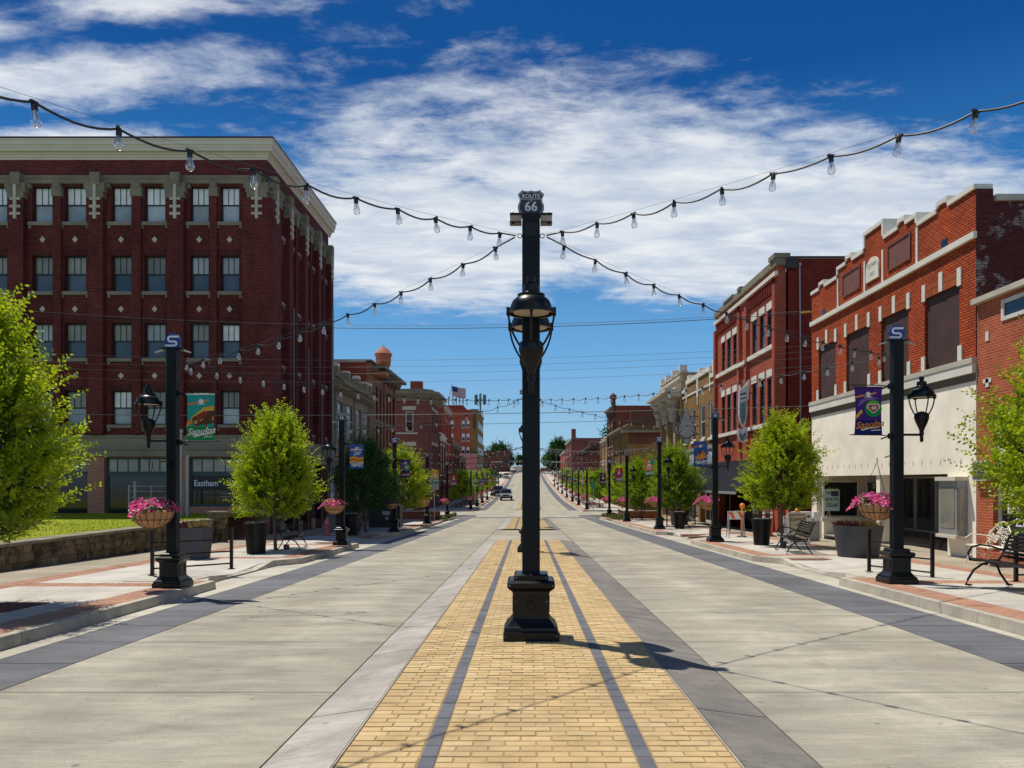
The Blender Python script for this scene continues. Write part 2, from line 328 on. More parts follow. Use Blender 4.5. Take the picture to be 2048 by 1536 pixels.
leaf('leaf_inner_shaded', (0.025, 0.07, 0.006), (0.06, 0.13, 0.008), (0.07, 0.15, 0.008), 0.3)  # older inner leaves, green deepened further for the shade inside the crown
leaf('leaf_mid', (0.08, 0.18, 0.008), (0.20, 0.32, 0.012), (0.28, 0.44, 0.012))
leaf('petal_pink', (0.72, 0.08, 0.30), (0.92, 0.22, 0.50), (0.85, 0.12, 0.40), 0.35)
leaf('petal_purple', (0.22, 0.02, 0.26), (0.35, 0.06, 0.38), (0.3, 0.05, 0.35), 0.3)
leaf('leaf_dark', (0.02, 0.07, 0.014), (0.035, 0.10, 0.018), (0.04, 0.12, 0.02), 0.3)
leaf('leaf_shrub', (0.05, 0.075, 0.02), (0.13, 0.14, 0.03), (0.12, 0.13, 0.02), 0.3)
m, k, b = newmat('lawn'); p = wpos(k)
n = k.noise(k.map(p, (0.5, 1.6, 1)), 1.3, 6, 0.65); g = k.noise(p, 60, 4, 0.7)
c = k.ramp(n, [(0.3, (0.18, 0.23, 0.015)), (0.55, (0.27, 0.31, 0.02)), (0.75, (0.38, 0.36, 0.05))])
c = k.mix(1.0, c, k.ramp(g, [(0.3, (0.7,) * 3), (0.7, (1.3,) * 3)]), 'MULTIPLY')
k.t.links.new(c, b.inputs['Base Color']); b.inputs['Roughness'].default_value = 0.9; b.inputs['Specular IOR Level'].default_value = 0.1
bump(k, b, g, 0.8, 0.02)
# rubble stone wall
m, k, b = newmat('wall_stone'); p = wpos(k)
c = k.ramp(rnd(k), [(0, (0.15, 0.115, 0.06)), (0.4, (0.24, 0.17, 0.085)), (0.7, (0.20, 0.14, 0.07)), (1, (0.28, 0.21, 0.12))])
n = k.noise(p, 3.0, 6, 0.7, 0.3)
mk2 = k.n('ShaderNodeMapRange'); k.set(mk2.inputs[0], n); mk2.inputs[1].default_value = 0.46; mk2.inputs[2].default_value = 0.60
c = k.mix(k.math('MULTIPLY', mk2.outputs[0], 0.85), c, (0.025, 0.022, 0.016, 1))
k.t.links.new(c, b.inputs['Base Color']); b.inputs['Roughness'].default_value = 0.95; b.inputs['Specular IOR Level'].default_value = 0.2
bump(k, b, k.noise(p, 14, 6, 0.7), 0.9, 0.03)
plain('wall_mortar', (0.10, 0.085, 0.06), 0.95, var=0.4, scale=4)
# clouds live in the world shader; hills
plain('hill_green', (0.10, 0.12, 0.05), 0.95, var=0.3, scale=0.02)

# ------------------------------------------------------------------ mesh helpers
BASE = {}
def tag(o, label=None, cat=None, group=None, kind=None):
    if label: o['label'] = label
    if cat: o['category'] = cat
    if group: o['group'] = group
    if kind: o['kind'] = kind
    return o
def thing(name, label, cat, loc=(0, 0, 0), group=None):
    o = bpy.data.objects.new(name, None); C.objects.link(o); o.empty_display_size = 0.2
    o.location = loc; BASE[o.name] = Vector(loc)
    return tag(o, label, cat, group)
def link(name, mesh, parent=None, loc=None):
    o = bpy.data.objects.new(name, mesh); C.objects.link(o)
    if parent is not None: o.parent = parent; BASE[o.name] = BASE[parent.name]
    else: BASE[o.name] = Vector(loc or (0, 0, 0)); o.location = BASE[o.name]
    return o
def kids(o): return [c for c in o.children]
def copy_tree(o, loc, rotz=0.0, label=None, top=True, parent=None, scale=None):
    c = o.copy(); C.objects.link(c); c.parent = parent
    if top:
        c.location = loc; c.rotation_euler = (0, 0, rotz); BASE[c.name] = Vector(loc)
        if scale: c.scale = scale
        if label: c['label'] = label
    for ch in kids(o): copy_tree(ch, None, top=False, parent=c)
    return c
class MB:
    def __init__(s): s.v = []; s.f = []; s.sm = []; s.starts = []
    def add(s, vs, fs, smooth=False, flip=False):
        o = len(s.v); s.starts.append((o, len(s.f))); s.v.extend(vs)
        for f in fs:
            f = tuple(o + i for i in f); s.f.append(f[::-1] if flip else f); s.sm.append(smooth)
    def box(s, x0, x1, y0, y1, z0, z1, P=None):
        vs = [(x0, y0, z0), (x1, y0, z0), (x1, y1, z0), (x0, y1, z0), (x0, y0, z1), (x1, y0, z1), (x1, y1, z1), (x0, y1, z1)]
        fl = False
        if P: vs = [P(*v) for v in vs]; fl = P.flip
        s.add(vs, [(3, 2, 1, 0), (4, 5, 6, 7), (0, 1, 5, 4), (1, 2, 6, 5), (2, 3, 7, 6), (3, 0, 4, 7)], flip=fl)
    def hexa(s, bot, top):   # 4 bottom + 4 top points, ccw from above
        s.add(list(bot) + list(top), [(3, 2, 1, 0), (4, 5, 6, 7), (0, 1, 5, 4), (1, 2, 6, 5), (2, 3, 7, 6), (3, 0, 4, 7)])
    def poly(s, pts, n, d, P=None):   # extruded outline: pts in (a,b) plane, third axis from n to n+d ; P maps (a,n,b)
        k_ = len(pts)
        vs = [(a, n, b) for a, b in pts] + [(a, n + d, b) for a, b in pts]
        fl = False
        if P: vs = [P(*v) for v in vs]; fl = P.flip
        s.add(vs, [tuple(range(k_)), tuple(range(2 * k_ - 1, k_ - 1, -1))] + [((i + 1) % k_, i, k_ + i, k_ + (i + 1) % k_) for i in range(k_)], flip=fl)
    def lathe(s, prof, n=16, c=(0, 0, 0), smooth=True, sq=False):
        vs = []; fs = []
        for r, z in prof:
            for i in range(n):
                a = 2 * math.pi * (i + (0.5 if sq else 0)) / n
                rr = r / math.cos(math.pi / n) if sq else r
                vs.append((c[0] + rr * math.cos(a), c[1] + rr * math.sin(a), c[2] + z))
        for j in range(len(prof) - 1):
            for i in range(n):
                a = j * n + i; b_ = j * n + (i + 1) % n
                fs.append((a, b_, b_ + n, a + n))
        fs.append(tuple(range(n))[::-1]); m_ = (len(prof) - 1) * n; fs.append(tuple(range(m_, m_ + n)))
        s.add(vs, fs, smooth)
    def tube(s, pts, r, n=6, smooth=True):
        pts = [Vector(p) for p in pts]; vs = []; fs = []
        up = Vector((0, 0, 1))
        for i, p in enumerate(pts):
            t = (pts[min(i + 1, len(pts) - 1)] - pts[max(i - 1, 0)]).normalized()
            a = t.cross(up)
            if a.length < 0.05: a = t.cross(Vector((0, 1, 0)))
            a.normalize(); b_ = a.cross(t).normalized()
            rr = r[i] if isinstance(r, (list, tuple)) else r
            for j in range(n):
                q = 2 * math.pi * j / n
                vs.append(tuple(p + a * (rr * math.cos(q)) + b_ * (rr * math.sin(q))))
        for i in range(len(pts) - 1):
            for j in range(n):
                a = i * n + j; b_ = i * n + (j + 1) % n
                fs.append((a, a + n, b_ + n, b_))
        fs.append(tuple(range(n))); m_ = (len(pts) - 1) * n; fs.append(tuple(range(m_, m_ + n))[::-1])
        s.add(vs, fs, smooth)
    def ball(s, c, r, n=10, m_=6, sc=(1, 1, 1)):
        prof = [(max(0.0015, r * math.sin(math.pi * j / m_)) * sc[0], -r * math.cos(math.pi * j / m_) * sc[2]) for j in range(m_ + 1)]
        s.lathe(prof, n, c)
    def text(s, txt, size, org, u, nrm, up=(0, 0, 1), depth=0.003, shear=0.0, align='CENTER', sx=1.0, bold=0.0, spacing=1.0):
        cu = bpy.data.curves.new('t', 'FONT'); cu.body = txt; cu.size = size; cu.extrude = depth; cu.shear = shear
        cu.align_x = align; cu.align_y = 'CENTER'; cu.offset = bold; cu.resolution_u = 3; cu.space_character = spacing
        o = bpy.data.objects.new('t', cu); C.objects.link(o); bpy.context.view_layer.update()
        me = bpy.data.meshes.new_from_object(o.evaluated_get(bpy.context.evaluated_depsgraph_get()))
        u = Vector(u); nrm = Vector(nrm); up = Vector(up); org = Vector(org)
        vs = [tuple(org + u * (v.co.x * sx) + up * v.co.y + nrm * v.co.z) for v in me.vertices]
        s.add(vs, [tuple(p.vertices) for p in me.polygons], flip=(u.cross(up).dot(nrm) < 0))
        bpy.data.objects.remove(o); bpy.data.curves.remove(cu); bpy.data.meshes.remove(me)
    def mesh(s, name, mat, base=(0, 0, 0), sharp=40):
        me = bpy.data.meshes.new(name); b_ = Vector(base)
        vs = s.v if b_.length == 0 else [(v[0] - b_.x, v[1] - b_.y, v[2] - b_.z) for v in s.v]
        me.from_pydata(vs, [], s.f)
        if any(s.sm):
            me.polygons.foreach_set('use_smooth', s.sm)
            me.set_sharp_from_angle(angle=math.radians(sharp))
        me.materials.append(M[mat]); me.update(); return me
    def split(s, name, mat, parent, sharp=40):
        """each add() becomes a part of its own"""
        st = s.starts + [(len(s.v), len(s.f))]
        for (v0, f0), (v1, f1) in zip(st[:-1], st[1:]):
            b = MB(); b.v = s.v[v0:v1]; b.f = [tuple(i - v0 for i in f) for f in s.f[f0:f1]]; b.sm = s.sm[f0:f1]; b.build(name, mat, parent, sharp=sharp)
    def build(s, name, mat, parent=None, loc=None, sharp=40):
        if not s.v: return None
        base = BASE[parent.name] if parent is not None else Vector(loc or (0, 0, 0))
        return link(name, s.mesh(name, mat, base, sharp), parent, loc)
def boxpart(name, mat, parent, *a, P=None):
    b_ = MB(); b_.box(*a, P=P); return b_.build(name, mat, parent)
class Plane:
    """maps (u, n, z) of a facade to the world: u along it, n outward"""
    def __init__(s, kind, c): s.kind = kind; s.c = c; s.flip = kind in ('L', 'F')
    def __call__(s, u, n, z):
        if s.kind == 'R': return (s.c - n, u, z)
        if s.kind == 'L': return (s.c + n, u, z)
        return (u, s.c - n, z)
    def uv(s): return {'R': (Vector((0, -1, 0)), Vector((-1, 0, 0))), 'L': (Vector((0, 1, 0)), Vector((1, 0, 0))), 'F': (Vector((1, 0, 0)), Vector((0, -1, 0)))}[s.kind]
GP = [(-40, .912), (0, 0), (45, -1.026), (64, -1.40), (85, -1.55), (117, -1.29), (150, -.5), (204, 1.2), (260, 3.6), (350, 7.3), (450, 10.6), (600, 12), (4000, 12)]
_gx = [p[0] for p in GP]; _gy = [p[1] for p in GP]
def gz(y): return float(np.interp(y, _gx, _gy))
KL, KR = -5.57, 5.85    # kerb faces
# ------------------------------------------------------------------ ground and road
def strip_mesh(x0, x1, ys, dz, name, mat, kind='structure', thick=None):
    b = MB(); n = len(ys)
    vs = []
    for y in ys: vs += [(x0, y, gz(y) + dz), (x1, y, gz(y) + dz)]
    b.add(vs, [(2 * i, 2 * i + 1, 2 * i + 3, 2 * i + 2) for i in range(n - 1)])
    return tag(b.build(name, mat), kind=kind)
ys_all = [-40, -20, 0, 20, 45, 64, 74, 85, 100, 117, 133, 150, 177, 204, 230, 260, 300, 350, 400, 450, 520, 600, 1200, 3500]
strip_mesh(-1500, 1500, ys_all, -0.16, 'ground', 'ground_soil')
road = strip_mesh(-6.7, 6.9, [y for y in ys_all if y <= 600], -0.035, 'road', 'road_bed')
def slab(mb, x0, x1, y0, y1, z00, z10, z11, z01, th=0.12):
    """z at (x0,y0),(x1,y0),(x1,y1),(x0,y1) above the ground line"""
    t = [(x0, y0, gz(y0) + z00), (x1, y0, gz(y0) + z10), (x1, y1, gz(y1) + z11), (x0, y1, gz(y1) + z01)]
    mb.hexa([(a, b_, c - th) for a, b_, c in t], t)
def slab_obj(name, mat, parent, *a, **kw):
    b = MB(); slab(b, *a, **kw); return b.build(name, mat, parent)
J = 2.235; joints = [6.37 + J * i for i in range(-4, 26)]   # to about Y=62
g_ = 0.008
for i in range(len(joints) - 1):
    a, b_ = joints[i] + g_, joints[i + 1] - g_
    if b_ < 0.0: continue
    for (x0, x1) in ((-4.40 + g_, -1.585 - g_), (1.76 + g_, 4.61 - g_)):
        slab_obj('concrete_slab', 'road_concrete', road, x0, x1, a, b_, 0, 0, 0, 0)
    mid = (a + b_) / 2
    for (p, q) in ((a, mid - g_), (mid + g_, b_)):
        slab_obj('dark_band_slab', 'band_concrete', road, -5.24, -4.40 - g_, p, q, 0, 0, 0, 0)
        slab_obj('dark_band_slab', 'band_concrete', road, 4.61 + g_, 5.62, p, q, 0, 0, 0, 0)
# lanes and bands beyond the crossing, joints every 4.5 m joined
b1 = MB(); b2 = MB()
ysf = list(np.arange(65.2, 300, 4.5))
for a in ysf:
    slab(b1, -4.4, 4.61, a, a + 4.46, 0, 0, 0, 0)
    if not 66 < a < 79: slab(b2, -5.24, -4.41, a, a + 4.46, 0, 0, 0, 0); slab(b2, 4.62, 5.62, a, a + 4.46, 0, 0, 0, 0)
    else: slab(b1, -30, -4.42, a, a + 4.46, 0, 0, 0, 0); slab(b1, 4.63, 30, a, a + 4.46, 0, 0, 0, 0)
tag(b1.build('far_concrete_slab', 'road_concrete', road), kind='stuff'); tag(b2.build('far_dark_band_slab', 'band_concrete', road), kind='stuff')
boxm = MB(); slab(boxm, -5.5, 5.8, 62.2, 64.9, 0.002, 0.002, 0.002, 0.002); tag(boxm.build('crosswalk', 'band_concrete', road), kind='stuff')
boxm = MB(); slab(boxm, -5.5, 5.8, 64.92, 65.15, 0.004, .004, .004, .004); slab(boxm, -5.5, 5.8, 61.9, 62.18, 0.004, .004, .004, .004); boxm.build('crosswalk_line', 'kerb_concrete', road)
# plain concrete before the median starts again (28.9..39.5)
for a in (28.9, 31.5, 34.1, 36.7):
    slab_obj('concrete_slab', 'road_concrete', road, -1.57, 1.74, a + g_, a + 2.6 - g_, 0, 0, 0, 0)

# ------------------------------------------------------------------ median beds of yellow pavers
MX = 0.065; MT = 0.07
def median(y0, y1, label, pieces):
    md = thing('median_bed', label, 'median', (0, y0, gz(y0)), 'paved beds down the middle of the street')
    md['kind'] = 'structure'
    if 'category' in md: del md['category']
    b = MB(); ys = [y0] + [y for y in (5, 15, 25, 45, 85, 100) if y0 < y < y1] + [y1]
    for p, q in zip(ys[:-1], ys[1:]): slab(b, -1.10, 1.23, p, q, MT - .005, MT - .005, MT - .005, MT - .005, 0.2)
    b.build('joint_bed', 'paver_joint', md)
    for (xa, za, xb, zb) in ((-1.585, .003, -1.112, MT), (1.242, MT, 1.76, .003)):
        b = MB(); yy = list(np.arange(y0, y1, J)) + [y1]
        for p, q in zip(yy[:-1], yy[1:]):
            if q - p < .05: continue
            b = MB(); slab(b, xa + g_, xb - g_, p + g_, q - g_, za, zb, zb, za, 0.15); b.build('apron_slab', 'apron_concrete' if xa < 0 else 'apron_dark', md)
    for x in (-1.108, 1.236):
        b = MB(); yy = list(np.arange(y0, y1, 4.0)) + [y1]
        for p, q in zip(yy[:-1], yy[1:]): slab(b, x - .004, x + .004, p, q, MT + .004, MT + .004, MT + .004, MT + .004, .1)
        b.build('edge_strip', 'kerb_concrete', md)
    th = math.atan(0.0228)
    def brickmesh(w_, l_, mat):
        b = MB(); w2, l2 = w_ / 2, l_ / 2; e = .003
        bot = [(-w2, -l2, -.03), (w2, -l2, -.03), (w2, l2, -.03), (-w2, l2, -.03)]
        mid_ = [(x, y, -e) for x, y, _ in bot]; top = [(x - e * (1 if x > 0 else -1), y - e * (1 if y > 0 else -1), 0) for x, y, _ in bot]
        b.add(bot + mid_ + top, [(0, 1, 5, 4), (1, 2, 6, 5), (2, 3, 7, 6), (3, 0, 4, 7), (4, 5, 9, 8), (5, 6, 10, 9), (6, 7, 11, 10), (7, 4, 8, 11), (8, 9, 10, 11)])
        return b
    cache = {}; made = [0]
    def piece(xc, yc, w_, l_, mat, i):
        if yc > 4.34 and made[0] < pieces:
            made[0] += 1
            key = (round(w_, 3), mat)
            if key not in cache: cache[key] = brickmesh(w_, l_, mat).mesh('paver', mat)
            o = link('paver', cache[key], md); z = gz(yc) + MT + random.uniform(-.002, .002)
            o.location = Vector((xc, yc, z)) - BASE[md.name]; o.rotation_euler = (-th + random.uniform(-.004, .004), random.uniform(-.006, .006), random.uniform(-.006, .006))
        else:
            mbx = bulk[mat]; w2, l2 = w_ / 2, l_ / 2; z = MT + random.uniform(-.002, .002)
            slab(mbx, xc - w2, xc + w2, yc - l2, yc + l2, z, z, z, z, .03)
    bulk = {'yellow_paver': MB(), 'grey_paver': MB()}
    cnt = 0; y = y0; r = 0; CH = 0.1005
    while y + CH < y1:
        yc = y + CH / 2
        for (xa, xb) in ((-1.10, -.632), (-.528, .648), (.752, 1.23)):
            x = xa - (0.0985 if r % 2 else 0.0) * (1 if xa > -1 else .6)
            while x < xb - .01:
                p, q = max(x, xa), min(x + .197, xb)
                if q - p > .03:
                    piece((p + q) / 2, yc, q - p - .011, CH - .018, 'yellow_paver', cnt); cnt += 1
                x += .197
        if r % 2 == 0:
            for xc in (-.58, .70):
                piece(xc, yc + CH / 2, .095, .2 - .009, 'grey_paver', cnt); cnt += 1
        y += CH; r += 1
    for mt, bb in bulk.items():
        if bb.v: tag(bb.build('paver_field', mt, md), kind='stuff')
    return md
median(1.15, 28.75, 'nearest yellow paver bed with two grey stripes and sloping concrete edges', 298)
median(39.5, 61.4, 'second yellow paver bed between the side street and the gap', 0)
median(86, 116, 'third, far paver bed beyond the side street', 0)
# utility plates set in the nearest bed
def plate(x0, x1, y0, y1, lab):
    b = MB(); slab(b, x0, x1, y0, y1, MT + .006, MT + .006, MT + .006, MT + .006, .03)
    o = b.build('utility_cover', 'trim_white'); tag(o, lab, 'utility cover'); return o
o = plate(-.24, .30, 14.3, 15.0, 'wide pale utility cover set in yellow pavers behind the middle lamp post')
b = MB(); slab(b, -.14, -.0, 14.5, 14.8, MT + .01, MT + .01, MT + .01, MT + .01, .02); b.build('inlay', 'red_paver', o)
plate(.20, .34, 11.2, 11.9, 'small pale utility cover at the right of the middle post')

# ------------------------------------------------------------------ kerbs, gutters, sidewalks
def hprof(y, zones):
    for (a, b_, lo, hi, setb) in zones:
        if a < y < b_: return np.interp(y, [a, a + .9, lo, hi, b_ - .9, b_], [.13, .13, .015, .015, .13, .13])
    return .13
ZL = [(13.8, 19.2, 15.7, 17.2, .45), (25.6, 33.8, 27.3, 31.0, .6), (51, 56, 52.5, 54.5, .4)]
ZR = [(14.4, 19.9, 16.4, 17.9, .45), (27.4, 34.8, 29.2, 32.8, .6), (53, 58, 54.5, 56.5, .4)]
def side_setup(sd):
    s = -1 if sd == 'L' else 1; kf = KL if sd == 'L' else KR; zones = ZL if sd == 'L' else ZR
    bandx = -5.25 if sd == 'L' else 5.63
    def face(y):
        for (a, b_, lo, hi, sb) in zones:
            if a < y < b_: return kf + s * np.interp(y, [a, a + .25, b_ - .8, b_], [0, sb, sb, 0])
        return kf
    nm = 'left' if sd == 'L' else 'right'
    walk = thing('sidewalk', None, None, (0, 0, 0)); walk['kind'] = 'structure'
    ys = sorted(set([1.0, 2.5, 4, 5.5, 7] + [float(v) for v in np.arange(8.5, 62, 1.5)] + [z for zz in zones for z in (zz[0], zz[0] + .25, zz[0] + .9, zz[2], zz[3], zz[1] - .9, zz[1] - .8, zz[1])]))
    ys = [y for y in ys if y <= 61]
    def hx(mb, q, th):
        q = [(a, b_, gz(b_) + c) for a, b_, c in q]
        if s < 0: q = [q[1], q[0], q[3], q[2]]
        mb.hexa([(a, b_, c - th) for a, b_, c in q], q)
    gut = MB()
    last = None
    for p, q in zip(ys[:-1], ys[1:]):
        fp, fq = face(p), face(q); hp, hq = hprof(p, zones), hprof(q, zones)
        jt = .004
        b = MB(); w_ = .15 * s
        # battered kerb face: slightly wider at the foot
        top = [(fp + .02 * s, p + jt, gz(p) + hp), (fp + w_, p + jt, gz(p) + hp), (fq + w_, q - jt, gz(q) + hq), (fq + .02 * s, q - jt, gz(q) + hq)]
        bot = [(fp - .01 * s, p + jt, gz(p) - .1), (fp + w_, p + jt, gz(p) - .1), (fq + w_, q - jt, gz(q) - .1), (fq - .01 * s, q - jt, gz(q) - .1)]
        if s < 0: top = [top[1], top[0], top[3], top[2]]; bot = [bot[1], bot[0], bot[3], bot[2]]
        b.hexa(bot, top); b.build('kerb_stone', 'kerb_concrete', walk)
        b = MB(); hx(b, [(bandx + .006 * s, p, 0.0), (fp - .012 * s, p, -.012), (fq - .012 * s, q, -.012), (bandx + .006 * s, q, 0.0)], .1)
        b.build('gutter_slab', 'gutter_concrete', walk)
    # brick strips and concrete squares; distances from the kerb face outward
    A0, A1, B0, B1, W = (.155, .65, 3.03, 3.53, 5.03) if sd == 'L' else (.155, .65, 3.05, 3.55, 5.13)
    X = lambda d: kf + s * d
    def inzone(y): return any(a < y < b_ for a, b_, *_ in zones)
    red = MB(); bed = MB(); conc = []
    cross = [7.1, 12.95, 19.0, 24.6, 30.6, 36.4, 42.2, 48.2, 54.2, 60.2]
    if sd == 'R': cross = [7.4, 13.4, 19.9, 26.1, 32.0, 38, 44, 50, 56, 60.3]
    def brickrun(xa, xb, ya, yb, along):
        # along=True: bricks laid with length across X
        lx, ly = (.2, .1) if along else (.1, .2)
        xa, xb = min(xa, xb), max(xa, xb); y = ya; r = 0
        far = ya > 24
        if far: lx *= 2; ly *= 2
        while y < yb - .01:
            x = xa - (lx / 2 if r % 2 else 0)
            y2 = min(y + ly, yb)
            while x < xb - .01:
                p, q = max(x, xa), min(x + lx, xb)
                if q - p > .02:
                    z = .13 + random.uniform(-.0015, .0015); red_add(p + .004, q - .004, y + .004, y2 - .004, z)
                x += lx
            y += ly; r += 1
    nred = [0]; cache = {}
    th = math.atan(.0228)
    def red_add(x0, x1, y0, y1, z):
        if nred[0] < 150 and y0 < 13 and 7.5 < y0 and abs((x0 + x1) / 2) < 6.6 and (x1 - x0) > .05:
            nred[0] += 1; key = (round(x1 - x0, 2), round(y1 - y0, 2))
            if key not in cache:
                b = MB(); b.box(-key[0] / 2, key[0] / 2, -key[1] / 2, key[1] / 2, -.04, 0); cache[key] = b.mesh('paver', 'red_paver')
            o = link('paver', cache[key], walk); yc = (y0 + y1) / 2
            o.location = ((x0 + x1) / 2, yc, gz(yc) + z); o.rotation_euler = (-th, 0, 0)
        else: slab(red, x0, x1, y0, y1, z, z, z, z, .04)
    prev = 1.0
    lim = 61.0
    edges = []
    for c_ in cross: edges.append((prev, c_, 'f')); edges.append((c_, c_ + .5, 'b')); prev = c_ + .5
    if prev < lim: edges.append((prev, lim, 'f'))
    for (a, b_, t) in edges:
        b_ = min(b_, lim)
        if t == 'b':
            brickrun(X(A1), X(B0), a, b_, False)
        else:
            n_ = max(1, round((b_ - a) / 2.8)); d = (b_ - a) / n_
            for i in range(n_):
                ya, yb = a + i * d, a + (i + 1) * d
                mids = (A1 + B0) / 2
                for (da, db) in ((A1, mids), (mids, B0)):
                    xs = sorted((X(da), X(db)))
                    edge = [hprof(ya, zones), hprof(yb, zones)] if da == A1 else [.13, .13]
                    z0a, z0b = edge
                    zz = (z0a, .13, .13, z0b) if s > 0 else (.13, z0a, z0b, .13)
                    slab_obj('pavement_slab', 'walk_concrete', walk, xs[0] + .004, xs[1] - .004, ya + .004, yb - .004, *zz)
        # strip A beside the kerb (concrete where the kerb dips)
        y = a
        while y < b_ - .01:
            y2 = min(y + 1.2, b_)
            for zz in zones:
                if y < zz[0] < y2: y2 = zz[0]
                elif y < zz[1] < y2: y2 = zz[1]
            if inzone((y + y2) / 2):
                b = MB(); f0, f1 = face(y + .001), face(y2 - .001)
                hx(b, [(f0 + .155 * s, y + .002, hprof(y, zones)), (X(A1) - .003 * s, y + .002, hprof(y, zones)), (X(A1) - .003 * s, y2, hprof(y2, zones)), (f1 + .155 * s, y2, hprof(y2, zones))], .1)
                b.build('ramp_slab', 'walk_concrete', walk)
            else: brickrun(X(A0), X(A1), y, y2, True)
            y = y2
        brickrun(X(B0), X(B1), a, b_, True)
        ya = a
        while ya < b_ - .05:
            yb = min(ya + 1.9, b_)
            if b_ - yb < .6: yb = b_
            xs = sorted((X(B1), X(W))); slab_obj('pavement_slab', 'walk_tan', walk, xs[0] + .004, xs[1] - .004, ya + .004, yb - .004, .13, .13, .13, .13); ya = yb
    xs = sorted((X(A0), X(W)))
    for a, b_ in ((1, 13.8), (19.9, 25.6), (34.8, 45), (45, 61)):
        slab(bed, xs[0], xs[1], a, b_, .118, .118, .118, .118, .1)
    xs = sorted((X(A1), X(W)))
    for a, b_ in ((13.8, 19.9), (25.6, 34.8)): slab(bed, sorted((X(B0), X(W)))[0], sorted((X(B0), X(W)))[1], a, b_, .118, .118, .118, .118, .1)
    for a, b_ in ((13.4, 13.9), (18.9, 20.4), (26.1, 26.6), (30.6, 31.1), (32.0, 32.5)): slab(bed, sorted((X(A1), X(B0)))[0], sorted((X(A1), X(B0)))[1], a, b_, .116, .116, .116, .116, .1)
    bed.build('joint_bed', 'red_joint', walk)
    tag(red.build('brick_strip', 'red_paver', walk), kind='stuff')
    # far sidewalks in one sheet with kerb
    b = MB(); k2 = MB(); g2 = MB(); r2 = MB()
    yy = [80, 90, 100, 117, 133, 150, 177, 204, 230, 260, 300, 350]
    for p, q in zip(yy[:-1], yy[1:]):
        xs = sorted((X(.66), X(W + .3))); slab(b, *xs, p, q, .13, .13, .13, .13, .3)
        xs = sorted((X(.16), X(.655))); slab(r2, *xs, p, q, .13, .13, .13, .13, .3)
        xs = sorted((X(0), X(.15))); slab(k2, *xs, p, q, .134, .134, .134, .134, .3)
        xs = sorted((bandx, X(0))); slab(g2, *xs, p, q, 0, 0, 0, 0, .1)
    b.build('far_pavement', 'walk_concrete', walk); k2.build('far_kerb', 'kerb_concrete', walk); g2.build('far_gutter', 'gutter_concrete', walk); r2.build('far_strip', 'red_paver', walk)
    return walk
walkL = side_setup('L'); walkR = side_setup('R')
# tree pit with mulch at the left edge of the picture
b = MB(); slab(b, -7.75, -6.75, 9.9, 10.9, .138, .138, .138, .138, .05)
tag(b.build('tree_pit', 'mulch'), 'dark red mulch square round the nearest left tree', 'tree pit')

# ------------------------------------------------------------------ lamp posts
PED = [(.300, 0), (.300, .095), (.283, .115), (.278, .150), (.258, .158), (.225, .20), (.200, .235), (.196, .27), (.196, .50), (.206, .53), (.225, .545), (.256, .575), (.258, .625), (.235, .645), (.186, .655), (.186, .70), (.165, .715)]
def pedestal(parent, sc=1.0, kx=1.0):
    def Q(b): b.v = [(x * kx, y * kx, z) for x, y, z in b.v]; return b
    b = MB(); b.lathe([(r, z * sc) for r, z in PED], 4, smooth=False, sq=True)
    o = Q(b).build('pedestal', 'black_paint', parent)
    b = MB()
    for s in (-1, 1):    # raised panel frames on front and back, and on the sides
        for (x0, x1, z0, z1) in ((-.12, .12, .29, .305), (-.12, .12, .455, .47), (-.12, -.105, .305, .455), (.105, .12, .305, .455)):
            y = s * .196
            b.box(x0, x1, min(y, y + s * .008), max(y, y + s * .008), z0 * sc, z1 * sc)
            b.box(min(y, y + s * .008), max(y, y + s * .008), x0, x1, z0 * sc, z1 * sc)
    tag(Q(b).build('panel_frame', 'black_paint', o), kind='stuff')
    b = MB()
    prof = [(.052, 0), (.055, .004), (.048, .009), (.044, .005), (.020, .006), (.018, .011), (.002, .012)]
    for s in (-1,):
        vs = []; n = 16; fs = []
        for r, z in prof:
            for i in range(n):
                a = 2 * math.pi * i / n; vs.append((r * math.cos(a), s * (.196 + z), .38 * sc + r * math.sin(a)))
        for j in range(len(prof) - 1):
            for i in range(n): fs.append((j * n + i, j * n + (i + 1) % n, (j + 1) * n + (i + 1) % n, (j + 1) * n + i))
        b.add(vs, fs)
    Q(b).build('seal', 'black_paint', o)
    b = MB()
    for sx in (-1, 1):
        for z, w_ in ((.06, .302), (.60, .262), (.68, .19), (.42, .2)): b.ball((sx * (w_ - .03), -w_, z * sc), .007, 6, 4)
    tag(Q(b).build('bolt', 'galvanised', o), kind='stuff')
    return o
